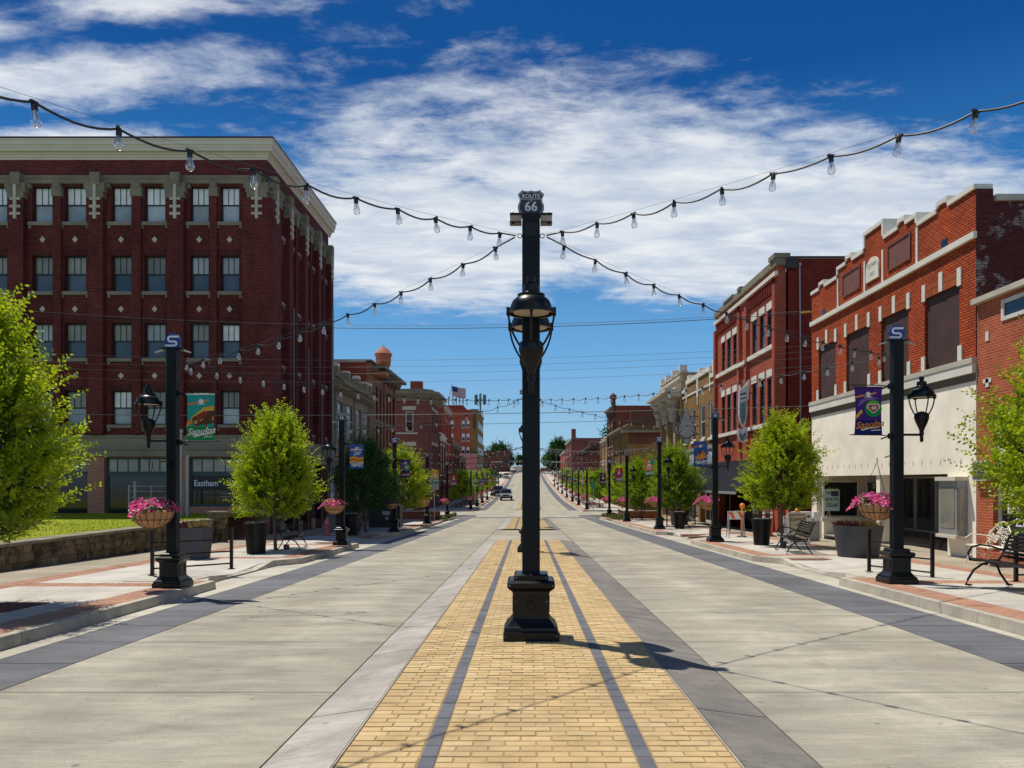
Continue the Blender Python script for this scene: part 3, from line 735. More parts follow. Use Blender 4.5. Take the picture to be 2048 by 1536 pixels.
def lantern(parent, c, k=1.0):
    """acorn lantern without glass: dome, rim, four curved cage arms, urn; c = centre of the rim underside"""
    def K(b):
        b.v = [(c[0] + (x - c[0]) * k, c[1] + (y - c[1]) * k, c[2] + (z - c[2]) * k) for x, y, z in b.v]; return b
    b = MB()
    b.lathe([(.045, .395), (.045, .33), (.03, .325), (.05, .30), (.085, .305), (.088, .225), (.10, .212), (.145, .205), (.145, .190), (.138, .181), (.160, .168), (.185, .148), (.205, .120), (.218, .088), (.223, .055), (.224, .042), (.249, .040), (.251, .0), (.226, 0), (.226, .045), (.05, .09)][::-1], 28, c)
    dm = K(b).build('lamp_dome', 'black_paint', parent)
    b = MB(); b.lathe([(.19, .012), (.21, .03), (.08, .055), (.06, .03), (.01, .02)][::-1], 20, c); K(b).build('reflector', 'bracket_tan', dm)
    b = MB()
    for i in range(4):
        a = math.pi / 2 * i
        pts = []
        for t in np.linspace(0, 1, 9):
            r = .243 - .12 * t ** 2.0; z = .03 - .36 * t
            pts.append((c[0] + r * math.cos(a), c[1] + r * math.sin(a), c[2] + z))
        b.tube(pts, .0125, 6)
        q = (c[0] + .243 * math.cos(a), c[1] + .243 * math.sin(a)); b.box(q[0] - .02, q[0] + .02, q[1] - .02, q[1] + .02, c[2] - .02, c[2] + .07)
    K(b).build('cage', 'black_paint', parent)
    b = MB(); b.lathe([(.02, -.84), (.032, -.82), (.032, -.70), (.045, -.695), (.045, -.665), (.036, -.66), (.046, -.60), (.06, -.585), (.062, -.555), (.075, -.54), (.105, -.47), (.128, -.40), (.132, -.375), (.128, -.32), (.118, -.30), (.10, -.29), (.03, -.26)], 18, c)
    K(b).build('lamp_body', 'black_paint', parent)
def shield(parent, z, w_=.29, big=True, txt=True):
    """road-number shield cut from plate, standing on the cap"""
    out = [(0, .98), (.07, .955), (.16, .945), (.26, .96), (.33, 1.0), (.5, .82), (.43, .66), (.44, .52), (.5, .36), (.5, .22), (.44, .06), (.36, -.02), (.2, -.02)]
    pts = [(x, y) for x, y in out[::-1]]; pts = [(-x, y) for x, y in out][1:] + [(0.0, -.02)] + [(x, y) for x, y in out[::-1]]
    hh = w_ * .93
    def sc(p, k): return [(x * w_ * k, z + (y - .48) * hh * k + .48 * hh) for x, y in p]
    ident = lambda a, n, b_: (a, n, b_); 
    b = MB()
    class I:
        flip = True
        def __call__(s, a, n, c_): return (a, n, c_)
    I = I()
    b.poly(sc(pts, 1), -.012, .024, I); sg = b.build('sign_plate', 'sign_black', parent)
    for s_ in (-1, 1):
        b = MB()
        ring = sc(pts, .93); ring2 = sc(pts, .89); n_ = len(ring); yb = s_ * .014
        b.add([(a, yb, c_) for a, c_ in ring] + [(a, yb, c_) for a, c_ in ring2], [(i, (i + 1) % n_, n_ + (i + 1) % n_, n_ + i) for i in range(n_)])
        b.box(-.385 * w_, .385 * w_, min(yb, yb + .001 * s_), max(yb, yb + .001 * s_), z + hh * .615, z + hh * .635)
        u = (1 if s_ < 0 else -1, 0, 0)
        b.text('ROUTE', .063 * w_ / .29, (0, yb, z + hh * .74), u, (0, s_, 0), depth=.001, bold=.0006)
        b.text('US', .028 * w_ / .29, (0, yb, z + hh * .56), u, (0, s_, 0), depth=.001)
        b.text('66', .145 * w_ / .29, (0, yb, z + hh * .30), u, (0, s_, 0), depth=.001, bold=.003)
        b.build('lettering', 'sign_silver', sg)
def s_emblem(parent, z, r=.135):
    class I:
        flip = True
        def __call__(s, a, n, c_): return (a, n, c_)
    b = MB(); pts = []
    for i in range(40):
        a = 2 * math.pi * i / 40; x, y = r * math.cos(a), r * math.sin(a)
        y = max(y, -r * .86)
        if 85 < math.degrees(a) < 110: y *= 1.06
        pts.append((x, z + r * .86 + y))
    b.poly(pts, -.012, .024, I()); sg = b.build('sign_plate', 'sign_blue', parent)
    k_ = r / .135; zc = z + r * .86
    path = []
    for t in np.linspace(0, 1, 5): path.append((.105 - .14 * t, .075))
    for a in np.linspace(90, 270, 9): path.append((-.035 + .0415 * math.cos(math.radians(a)) , .0335 + .0415 * math.sin(math.radians(a))))
    path.append((.02, -.008))
    for a in np.linspace(90, -90, 9): path.append((.03 + .0335 * math.cos(math.radians(a)), -.0415 + .0335 * math.sin(math.radians(a))))
    path.append((-.125, -.075))
    for s_ in (-1, 1):
        b = MB(); w_ = .0165; vs = []; fs = []
        for i, p in enumerate(path):
            q0 = path[max(0, i - 1)]; q1 = path[min(len(path) - 1, i + 1)]
            d = Vector((q1[0] - q0[0], q1[1] - q0[1])).normalized(); nrm = Vector((-d.y, d.x))
            for e in (-1, 1): vs.append(((p[0] + nrm.x * w_ * e) * k_ * (1 if s_ < 0 else -1), s_ * .0145, zc + (p[1] + nrm.y * w_ * e) * k_))
        fs = [(2 * i, 2 * i + 1, 2 * i + 3, 2 * i + 2) for i in range(len(path) - 1)]
        b.add(vs, fs); b.build('s_mark', 'sign_white', sg)
def crossplate(parent, z, w_=.235):
    b = MB(); b.box(-w_, w_, -.07, .07, z - .018, z); b.box(-w_, -.105, -.06, .06, z - .105, z - .09); b.box(.105, w_, -.06, .06, z - .105, z - .09); b.build('cap_plate', 'black_paint', parent)
    b = MB(); b.box(-w_ + .004, -.106, -.05, .05, z - .089, z - .019); b.box(.106, w_ - .004, -.05, .05, z - .089, z - .019); b.split('cap_block', 'bracket_tan', parent)
    b = MB()
    for x in (-w_ + .035, w_ - .035): b.lathe([(.015, -.115), (.015, .013)], 6, (x, -.03, z)); 
    b.split('bolt', 'black_paint', parent)
def eyebolt(parent, z, xs=(-1, 1)):
    for s in xs:
        b = MB(); pts = [(s * (.125) + .024 * math.cos(a), 0, z + .024 * math.sin(a)) for a in np.linspace(0, 2 * math.pi, 13)]
        b.tube(pts, .005, 5); b.tube([(s * .09, 0, z), (s * .104, 0, z)], .006, 5); b.build('eye_bolt', 'black_paint', parent)
def pole(parent, z0, z1, hw=.098, mat='black_pole'):
    b = MB(); c_ = .014
    pts = [(-hw + c_, -hw), (hw - c_, -hw), (hw, -hw + c_), (hw, hw - c_), (hw - c_, hw), (-hw + c_, hw), (-hw, hw - c_), (-hw, -hw + c_)]
    n = 8; vs = [(x, y, z0) for x, y in pts] + [(x, y, z1) for x, y in pts]
    b.add(vs, [(i, (i + 1) % n, n + (i + 1) % n, n + i) for i in range(n)] + [tuple(range(n, 2 * n))])
    return b.build('pole', mat, parent)
# middle posts (two lanterns, towards and away from the camera)
HM = 4.69
def middle_post():
    t = thing('lamp_post', 'x', 'lamp post', (0, 0, 0), 'double lamp posts down the middle of the street')
    pedestal(t); pole(t, .70, HM - .02)
    for s in (-1, 1):
        c_ = (0, s * .40, 3.50); lantern(t, c_)
        b = MB(); b.tube([(0, s * .095, c_[2] - .72), (0, s * .40, c_[2] - .72)], .022, 8); b.tube([(0, s * .095, c_[2] - .60), (0, s * .20, c_[2] - .66), (0, s * .30, c_[2] - .71)], .010, 6)
        b.build('arm', 'black_paint', t)
    crossplate(t, HM); eyebolt(t, HM - .235)
    b = MB(); b.box(-.075, .075, -.104, -.098, HM - .27, HM - .12); b.build('access_plate', 'black_paint', t)
    shield(t, HM + .002)
    return t
MY = [8.55, 22.4, 42.5, 56.5, 89, 101.5, 114]
mp = middle_post()
ORD = ['nearest', 'second', 'third', 'fourth', 'fifth', 'sixth', 'seventh', 'eighth', 'ninth', 'tenth', 'eleventh', 'twelfth']
def zm(y): return gz(y) + MT
for i, y in enumerate(MY):
    lab = ['tall black double lamp post with a road shield, nearest, in the centre of the photo', 'second middle lamp post, hidden behind the big central post, its twin lanterns peeping out'][i] if i < 2 else f'{ORD[i]} middle lamp post away from the camera, behind the central post'
    if i == 0: mp.location = (.05, y, zm(y)); BASE[mp.name] = mp.location.copy(); mp['label'] = lab
    else: copy_tree(mp, (MX - (.03 if i == 1 else 0), y, zm(y)), label=lab)
# kerbside posts: lantern on -x side, banner arms on +x side; turned round for the right kerb
HS = {'L': 4.0, 'R': 4.0}; RS = 1.065
def side_post(kind, h):
    t = thing('lamp_post', 'x', 'lamp post', (0, 0, 0), 'lamp posts along both kerbs')
    pedestal(t, .80, .80); pole(t, .555, h - .02, .084)
    c_ = (-.41, 0, h - .95); lantern(t, c_, .87)
    b = MB(); b.tube([(-.08, 0, c_[2] - .61), (-.41, 0, c_[2] - .61)], .020, 8); b.build('arm', 'black_paint', t)
    for z in (h - .76, h - 1.58):
        b = MB(); b.tube([(.08, 0, z), (.30, 0, z + .015), (.78, 0, z + .02)], .009, 6); b.box(.085, .13, -.045, .045, z - .045, z + .045); b.tube([(.12, 0, z), (.26, 0, z - .05)], .012, 6)
        b.build('banner_arm', 'black_paint', t)
    b = MB(); b.tube([(0, -.08, h - 1.95), (0, -.25, h - 1.90), (0, -.42, h - 1.92)], .010, 6); b.box(-.03, .03, -.10, -.0845, h - 2.02, h - 1.88); b.build('basket_arm', 'black_paint', t)
    b = MB(); b.box(-.18, .18, -.09, .09, h - .018, h); b.build('cap_plate', 'black_paint', t)
    b = MB()
    for s in (-1, 1): b.tube([(s * .12, 0, h - .03), (s * .20, 0, h - .045), (s * .30, -.0, h - .075)], .014, 6)
    b.split('cap_bracket', 'galvanised', t)
    b = MB(); b.box(-.055, .055, -.091, -.0842, h - .36, h - .14); b.build('access_plate', 'black_paint', t)
    if kind == 'S': s_emblem(t, h + .002)
    else: shield(t, h + .002, .27)
    b = MB(); b.tube([(.045, -.088, .55), (.045, -.088, h - 1.3)], .004, 4); b.build('conduit', 'black_paint', t)
    return t
YL = [12.9, 24.7, 34.6, 46, 57.6, 82, 92, 103, 116, 131, 147, 163]; XLp = -5.93
YR = [13.5, 26.5, 37.6, 49.8, 60.3, 82.6, 96, 109, 124, 140, 158, 178]; XRp = 6.50
posts = {}
for sd, ysd, X in (('L', YL, XLp), ('R', YR, XRp)):
    proto = {}
    for i, y in enumerate(ysd):
        kd = 'S' if i % 2 == 0 else '66'
        side = 'left' if sd == 'L' else 'right'
        lab = f"{ORD[i]} black lamp post on the {side} kerb, topped by a {'round blue S disc' if kd == 'S' else 'small 66 shield'}"
        loc = (X, y, gz(y) + .13)
        if kd not in proto:
            p = side_post(kd, HS[sd]); proto[kd] = p
            p.location = loc; BASE[p.name] = Vector(loc); p['label'] = lab
            if sd == 'R': p.rotation_euler = (0, 0, math.pi); p.scale = (RS,) * 3
        else: p = copy_tree(proto[kd], loc, math.pi if sd == 'R' else 0, lab)
        posts[(sd, i)] = loc
# ------------------------------------------------------------------ hanging flower baskets
def basket(flower):
    t = thing('flower_basket', 'x', 'flower basket', (0, 0, 0), 'hanging baskets of petunias on the lamp posts')
    b = MB(); prof = [(.02, -.27), (.10, -.262), (.18, -.23), (.25, -.17), (.30, -.09), (.325, 0), (.30, -.01), (.02, -.02)]
    b.lathe(prof, 22); b.build('liner', 'coco_liner', t)
    b = MB()
    for i in range(18):
        a = 2 * math.pi * i / 18
        b.tube([((r + .006) * math.cos(a), (r + .006) * math.sin(a), z) for r, z in prof[:6]], .0045, 4)
    for r, z in ((.332, .004), (.285, -.13)):
        b.tube([(r * math.cos(a), r * math.sin(a), z) for a in np.linspace(0, 2 * math.pi, 25)], .005, 4)
    b.build('wire_frame', 'wire_dark', t)
    b = MB()
    for i in range(3):
        a = 2 * math.pi * i / 3 + .4; b.tube([(.33 * math.cos(a), .33 * math.sin(a), 0), (.16 * math.cos(a), .16 * math.sin(a), .36), (0, 0, .72)], .004, 4)
    b.tube([(0, 0, .72), (0, 0, .80)], .008, 5); b.build('chain', 'wire_dark', t)
    rg = random.Random(5); b = MB(); g = MB()
    for i in range(420):
        a = rg.uniform(0, 2 * math.pi); r = (.40 + .07 * math.sin(a * 3) + .04 * math.sin(a * 7 + 1)) * math.sqrt(rg.uniform(.03, 1)); h = .03 + .13 * (1 - (r / .43) ** 2) + rg.uniform(-.05, .045) + .03 * math.sin(a * 4)
        if rg.random() < .06: h -= rg.uniform(.03, .12)
        c = Vector((r * math.cos(a), r * math.sin(a), h)); nrm = Vector((math.cos(a) * r * 2.2, math.sin(a) * r * 2.2, .5)) + Vector([rg.uniform(-.4, .4) for _ in range(3)])
        nrm.normalize(); u = nrm.orthogonal().normalized(); v = nrm.cross(u); q = rg.uniform(.026, .040)
        if i % 3 == 2:
            g.add([tuple(c - nrm * .02 + u * q * 1.3), tuple(c - nrm * .03 + v * q), tuple(c - nrm * .02 - u * q * 1.3), tuple(c - nrm * .04 - v * q)], [(0, 1, 2, 3)]); continue
        vs = [tuple(c - nrm * .018)] + [tuple(c + (u * math.cos(k_ * math.pi / 3) + v * math.sin(k_ * math.pi / 3)) * q * (1 if k_ % 2 else .86)) for k_ in range(6)]
        b.add(vs, [(0, 1 + k_, 1 + (k_ + 1) % 6) for k_ in range(6)])
    tag(b.build('petals', flower, t), kind='stuff'); tag(g.build('leaves', 'stem_green', t), kind='stuff')
    return t
bp = {'petal_pink': basket('petal_pink'), 'petal_purple': basket('petal_purple')}
used = set()
def place_basket(fl, loc, lab, sc=1.0):
    if fl not in used:
        used.add(fl); o = bp[fl]; o.location = loc; BASE[o.name] = Vector(loc); o['label'] = lab; o.scale = (sc,) * 3
    else: copy_tree(bp[fl], loc, random.uniform(0, 1), lab, scale=(sc,) * 3)
for (sd, i), (x, y, z) in posts.items():
    fl = 'petal_purple' if (sd == 'L' and i in (2, 6)) else 'petal_pink'
    side = 'left' if sd == 'L' else 'right'; colr = 'purple' if 'purple' in fl else 'bright pink'
    where = 'in front of' if sd == 'L' else 'behind'
    loc = (x - .13, y + (-.44 if sd == 'L' else .44 * RS), z + (1.28 if sd == 'L' else 1.36))
    place_basket(fl, loc, f'round coir basket of {colr} petunias hung {where} the {ORD[i]} {side} lamp post', 1.0 if sd == 'L' else 1.06)

# ------------------------------------------------------------------ banners
class FrontP:
    flip = True
    def __init__(s, ox, oy, oz): s.o = (ox, oy, oz)
    def __call__(s, a, n, b_): return (s.o[0] + a, s.o[1] - n, s.o[2] + b_)
def banner(style, x, y, z, label, k=1.0):
    """cloth 0.46 x 0.77, slightly bowed; printed shapes lie on its face. x,y,z = upper corner nearest the post, going +w"""
    W, H = .46 * k, .77 * k
    t = thing('banner', label, 'banner', (x, y, z), 'printed town banners on the lamp posts')
    bow = lambda a, b_: .018 * math.sin(math.pi * (-b_ / H)) * math.cos(a / W * 2.2) + .008 * math.sin(a / W * 6 + 1)
    base = {'teal': 'b_teal', 'purple': 'b_purple', 'blue': 'b_blue', 'orange': 'b_orange', 'red': 'b_red', 'navy': 'b_navy', 'bluewave': 'b_blue', 'yellow': 'b_yellow'}[style]
    low = {'teal': 'b_green', 'purple': 'b_navy', 'blue': 'b_blue', 'orange': 'b_green', 'red': 'b_mauve', 'navy': 'b_navy', 'bluewave': 'b_blue', 'yellow': 'b_teal'}[style]
    def sheet(b0, b1, nm, mt, d=0.0, a0=0, a1=None, th=.002):
        a1 = W if a1 is None else a1; b = MB(); na, nb = 8, 8; vs = []
        for side_ in (0, 1):
            for j in range(nb + 1):
                for i in range(na + 1):
                    a = a0 + (a1 - a0) * i / na; bb = b0 + (b1 - b0) * j / nb
                    pin = (.012 * k * math.sin(math.pi * -bb / H)) * (1 - 2 * a / W)
                    vs.append((x + a + pin, y - bow(a, bb) - d + side_ * th, z + bb))
        m_ = (na + 1) * (nb + 1); fs = []
        for j in range(nb):
            for i in range(na):
                q = j * (na + 1) + i; fs.append((q, q + 1, q + na + 2, q + na + 1)); fs.append((m_ + q, m_ + q + na + 1, m_ + q + na + 2, m_ + q + 1))
        b.add(vs, fs, True); return b.build(nm, mt, t, sharp=60)
    sheet(0, -H * .70, 'cloth', base); sheet(-H * .70, -H, 'cloth_foot', low)
    def art(nm, mt, polys, lv):
        b = MB()
        for poly in polys:
            pts = [(a * W, -c_ * H) for a, c_ in poly]; cx = sum(p[0] for p in pts) / len(pts); cy = sum(p[1] for p in pts) / len(pts)
            vs = [(x + a, y - bow(a, bb) - .004 - lv * .0015, z + bb) for a, bb in pts] + [(x + cx, y - bow(cx, cy) - .004 - lv * .0015, z + cy)]
            n = len(pts); b.add(vs, [(i, (i + 1) % n, n) for i in range(n)])
        return b.build(nm, mt, t)
    def disc(cx, cy, r, n=24): return [(cx + r * math.cos(2 * math.pi * i / n), cy + r * .6 * math.sin(2 * math.pi * i / n)) for i in range(n)]
    def word(s, cx, cy, size, mt, sh=.35, lv=4):
        b = MB(); b.text(s, size * k, (x + cx * W, y - .026 * k - lv * .001, z - cy * H), (1, 0, .10), (0, -1, 0), depth=.001, shear=sh, bold=.002)
        b.build('lettering', mt, t)
    sw = [[(.02, .20), (.2, .17), (.38, .155), (.4, .185), (.2, .215), (.02, .235)], [(.58, .13), (.75, .10), (.82, .115), (.72, .15), (.6, .165)]]
    art('swoosh', 'b_orange', sw, 1); art('emblem', 'b_white', [disc(.5, .15, .09), [(.36, .205), (.64, .20), (.64, .215), (.36, .22)]], 2)
    if style == 'teal':
        art('pavilion_sky', 'b_orange', [[(0, .60), (.2, .52), (.2, .62), (0, .71)]], 1)
        art('pavilion_roof', 'b_yellow', [[(.16, .50), (.62, .27), (.98, .24), (.98, .34), (.70, .33), (.18, .53)]], 2)
        art('pavilion_shade', 'b_brown', [[(.2, .51), (.68, .335), (.98, .36), (.98, .62), (.25, .68)]], 2)
        art('pavilion_posts', 'b_red', [[(.38, .44), (.42, .43), (.42, .72), (.38, .72)], [(.66, .33), (.72, .33), (.72, .68), (.66, .70)], [(.24, .52), (.27, .51), (.27, .70), (.24, .70)], [(.4, .50), (.66, .40), (.66, .42), (.42, .53)], [(.85, .42), (.97, .46), (.97, .49), (.80, .46)]], 3)
        art('pavilion_wall', 'b_yellow', [[(.46, .55), (.64, .52), (.64, .60), (.46, .62)], [(.75, .46), (.95, .48), (.95, .56), (.75, .55)], [(.28, .58), (.37, .56), (.37, .63), (.28, .64)]], 3)
    elif style in ('purple',):
        art('streak', 'b_yellow', [[(.04, .60), (.24, .47), (.29, .53), (.06, .68)]], 1); art('streak', 'b_mauve', [[(.1, .42), (.2, .28), (.6, .2), (.9, .24), (.5, .26), (.25, .32)]], 1)
        art('roundel', 'b_green', [disc(.68, .45, .31)], 2); art('roundel_rim', 'b_lime', [[(.68 + .27 * math.cos(a), .45 - .16 * math.sin(a)) for a in np.linspace(0, math.pi, 14)]], 3)
        art('shield', 'b_white', [[(.48, .36), (.88, .36), (.92, .45), (.68, .56), (.44, .45)]], 4); art('shield_face', 'b_red', [[(.51, .375), (.85, .375), (.88, .45), (.68, .54), (.48, .45)]], 5)
        word('66', .68, .445, .085, 'b_white', 0, 8)
    elif style == 'bluewave':
        word('Celebrating', .5, .22, .075, 'b_white'); word('250', .5, .38, .15, 'b_white')
        for q, mt in enumerate(('b_orange', 'b_yellow', 'b_red', 'b_orange', 'b_yellow')):
            art('wave', mt, [[(.03, .53 + .05 * q), (.35, .47 + .05 * q), (.65, .55 + .05 * q), (.98, .51 + .05 * q), (.98, .55 + .05 * q), (.65, .60 + .05 * q), (.35, .52 + .05 * q), (.03, .58 + .05 * q)]], 2 + q * .2)
    elif style == 'blue':
        art('motif', 'b_orange', [[(.1, .66), (.3, .55), (.45, .40), (.7, .36), (.9, .52), (.95, .62), (.6, .72), (.3, .74)]], 2)
        art('motif_dark', 'b_brown', [[(.36, .42), (.5, .33), (.62, .38), (.68, .52), (.6, .62), (.45, .6)], [(.82, .5), (.9, .54), (.86, .62), (.78, .58)]], 3)
        art('motif_light', 'b_yellow', [[(.48, .5), (.6, .46), (.64, .62), (.52, .66)]], 4)
    elif style in ('orange', 'yellow'):
        art('sky_part', 'b_teal' if style == 'orange' else 'b_orange', [[(.5, .12), (1, .05), (1, .35), (.6, .3)]], 1)
        art('house', 'b_white', [[(.3, .42), (.42, .30), (.58, .30), (.7, .42), (.7, .58), (.3, .58)]], 2); art('windows', 'b_blue', [[(.38, .44), (.48, .44), (.48, .54), (.38, .54)], [(.54, .44), (.63, .44), (.63, .54), (.54, .54)]], 3)
    elif style == 'red': art('band', 'b_mauve', [[(0, .45), (1, .4), (1, .55), (0, .6)]], 1); art('motif', 'b_white', [disc(.5, .36, .16)], 2)
    elif style == 'navy': art('disc', 'b_orange', [disc(.55, .45, .24)], 2); art('rim', 'b_white', [disc(.55, .45, .14)], 3)
    word('Sapulpa', .52, .80, .155 if style in ('teal', 'purple') else .13, 'b_white' if style != 'purple' else 'b_orange')
    art('underline', 'b_white', [[(.2, .905), (.35, .87), (.9, .84), (.92, .855), (.5, .89), (.3, .93)]], 4)
    art('small_print', 'b_white', [[(.60, .915), (.93, .90), (.93, .918), (.60, .933)]], 4)
    b = MB(); b.tube([(x - .02, y - .002, z + .004), (x + W, y - .002, z + .004)], .007, 5); b.tube([(x - .02, y - .002, z - H - .004), (x + W, y - .002, z - H - .004)], .007, 5); b.build('rod', 'galvanised' if style == 'teal' else 'black_paint', t)
    return t
STL = ['teal', 'bluewave', 'purple', 'yellow', 'red', 'teal', 'blue', 'purple', 'orange', 'red', 'teal', 'navy']
STR = ['purple', 'blue', 'orange', 'red', 'navy', 'orange', 'teal', 'bluewave', 'purple', 'orange', 'red', 'teal']
DESC = {'teal': 'teal and green town banner with a red pavilion', 'bluewave': 'blue town banner with orange flag waves', 'purple': 'purple town banner with a round badge', 'yellow': 'yellow and teal town banner with a white house',
        'red': 'red town banner with a white disc', 'blue': 'bright blue town banner with an orange and brown motif', 'orange': 'orange and green town banner with a white house', 'navy': 'navy town banner with an orange disc'}
for (sd, i), (x, y, z) in posts.items():
    h = HS[sd]
    if sd == 'L': banner(STL[i], x + .25, y - .02, z + h - .78, f"{DESC[STL[i]]} on the {ORD[i]} left lamp post")
    else: banner(STR[i], x - (.25 + .46) * RS, y - .02, z + (h - .78) * RS, f"{DESC[STR[i]]} on the {ORD[i]} right lamp post", RS)

# ------------------------------------------------------------------ string lights
def bulb_meshes():
    b = MB(); b.lathe([(.006, -.158), (.020, -.153), (.030, -.140), (.0335, -.122), (.031, -.105), (.022, -.075), (.0165, -.05), (.015, -.035)], 12); g = b.mesh('bulb_glass', 'bulb_glass', sharp=80)
    b = MB(); b.lathe([(.018, -.048), (.022, -.044), (.021, -.008), (.016, .010), (.009, .018)], 8); b.box(-.032, .032, -.011, .011, -.004, .016); s = b.mesh('socket', 'black_plastic')
    b = MB()
    for q in range(5):
        a = q * 1.2566; b.tube([(.006 * math.cos(a), .006 * math.sin(a), -.05), (.011 * math.cos(a), .011 * math.sin(a), -.12)], .0012, 3)
    b.tube([(0, 0, -.04), (0, 0, -.10)], .004, 4); f = b.mesh('filament', 'filament')
    return g, s, f
BG, BS, BF = bulb_meshes()
def string_light(A, B, sag, label, detail, grey=False):
    A = Vector(A); B = Vector(B); L = (B - A).length; n = max(5, int(round(L / .51)))
    t = thing('string_light', label, 'string light', tuple(A), 'festoon strings of clear bulbs zigzagging over the street')
    P = lambda u: A + (B - A) * u + Vector((0, 0, -4 * sag * u * (1 - u)))
    step = 1 if detail else 2
    pts = [P(u) for u in np.linspace(0, 1, n * 2 + 1)]
    thick = 1.0 if L and A.y < 30 else 1.7
    b = MB(); b.tube([tuple(p + Vector((0, 0, .02))) for p in pts[::2]], .0016, 3); b.build('support_wire', 'steel_wire', t)
    rg = random.Random(int(abs(A.x * 7 + B.y * 13) * 10)); us = [(i + .6) / n for i in range(n)]
    cord = [P(us[0] * .12)]
    for i, u in enumerate(us):
        cord.append(P(u) + Vector((0, 0, -.006)))
        if i < n - 1:
            m_ = (u + us[i + 1]) / 2
            dd = .034 + rg.uniform(-.012, .022)
            for e in (.12, .25, .4, .55, .7, .85): cord.append(P(u + (us[i + 1] - u) * e) + Vector((0, 0, -.006 - dd * math.sin(math.pi * e ** .9))))
    b = MB(); b.tube([tuple(p) for p in cord], .0085 * thick, 5 if detail else 3); b.build('cord', 'cable_black', t)
    bulk = {}
    sockb, glb = MB(), MB()
    for i, u in enumerate(us):
        p = P(u) + Vector((rg.uniform(-.01, .01), rg.uniform(-.01, .01), -.012)); rot = (rg.uniform(-.12, .12), rg.uniform(-.12, .12), rg.uniform(0, 6))
        if detail:
            o = link('bulb', BG, t); o.location = p - A; o.rotation_euler = rot
            s_ = link('socket', BS, o); f_ = link('filament', BF, o)
            o.scale = (.90,) * 3
        else:
            glb.lathe([(.012, -.17), (.036, -.135), (.032, -.10), (.018, -.05)], 6, tuple(p)); sockb.lathe([(.02, -.05), (.02, .01)], 5, tuple(p))
    if not detail: tag(glb.build('bulb_row', 'bulb_glass', t), kind='stuff'); tag(sockb.build('socket_row', 'black_plastic', t), kind='stuff')
    return t
def mtop(i, s): return ((.05 if i == 0 else MX) + s * .15, MY[i], zm(MY[i]) + HM - .235)
def stop(sd, i):
    x, y, z = posts[(sd, i)]; return (x + (.12 if sd == 'L' else -.12), y, z + HS[sd] * (1 if sd == 'L' else RS) - .24)
string_light(mtop(0, -1), (-5.85, .9, 3.95), .22, 'light string from the middle post up to the top left corner of the photo', True)
string_light(mtop(0, 1), (6.40, 1.0, 4.10), .15, 'light string from the middle post up to the top right corner of the photo', True)
string_light(mtop(0, -1), stop('L', 0), .20, 'light string from the middle post down to the nearest left lamp post', True)
string_light(mtop(0, 1), stop('R', 0), .20, 'light string from the middle post down to the nearest right lamp post', True)
for k_, (mi, li) in enumerate([(1, 0), (1, 1), (2, 2), (2, 3), (3, 3), (3, 4), (4, 5), (4, 6), (5, 6), (5, 7), (6, 7), (6, 8)]):
    for sd, s in (('L', -1), ('R', 1)):
        side = 'left' if sd == 'L' else 'right'
        string_light(mtop(mi, s), stop(sd, li), .22 + .02 * (k_ % 3), f'farther light string between the {ORD[mi]} middle post and the {ORD[li]} {side} lamp post', False)

# ------------------------------------------------------------------ overhead utility wires across the street
def pxpt(px, py, Y): return Vector(((px - 1053) / 1538 * Y, Y, 1.6 + (963 - py) / 1538 * Y))
WIRES = [((-60, 612), (850, 651), (1620, 621), .009, 'thin upper wire of the highest pair across the street'), ((-60, 619), (850, 657), (1620, 625), .014, 'thick lower wire of the highest pair across the street'),
         ((-60, 699), (850, 720), (1640, 690), .006, 'first of four thin parallel wires, the top one'), ((-60, 718), (850, 733), (1640, 702), .006, 'second of four thin parallel wires'),
         ((-60, 729), (850, 746), (1640, 714), .006, 'third of four thin parallel wires'), ((-60, 747), (850, 763), (1640, 731), .006, 'lowest of four thin parallel wires'),
         ((-60, 826), (850, 829), (1640, 811), .014, 'thick wire below the four thin ones, level with the far roofs'), ((-60, 856), (850, 850), (1640, 829), .008, 'lowest wire across the street, above the left shopfront')]
for a, m_, c, r, lab in WIRES:
    xs = np.linspace(a[0], c[0], 25); cf = np.polyfit([a[0], m_[0], c[0]], [a[1], m_[1], c[1]], 2)
    b = MB(); b.tube([tuple(pxpt(x, np.polyval(cf, x), 30.6 + (x - a[0]) / (c[0] - a[0]) * 1.6)) for x in xs], r, 5)
    o = b.build('utility_wire', 'cable_grey' if 'thin' in lab else 'cable_black'); tag(o, lab, 'wire', 'utility wires over the street')
b = MB(); p = pxpt(1602, 625.5, 32.1); q = pxpt(1622, 624, 32.2); b.tube([tuple(p), tuple(q)], .035, 8); tag(b.build('wire_sleeve', 'b_yellow'), 'yellow plastic sleeve on the wires beside the dark red alley wall', 'wire cover')

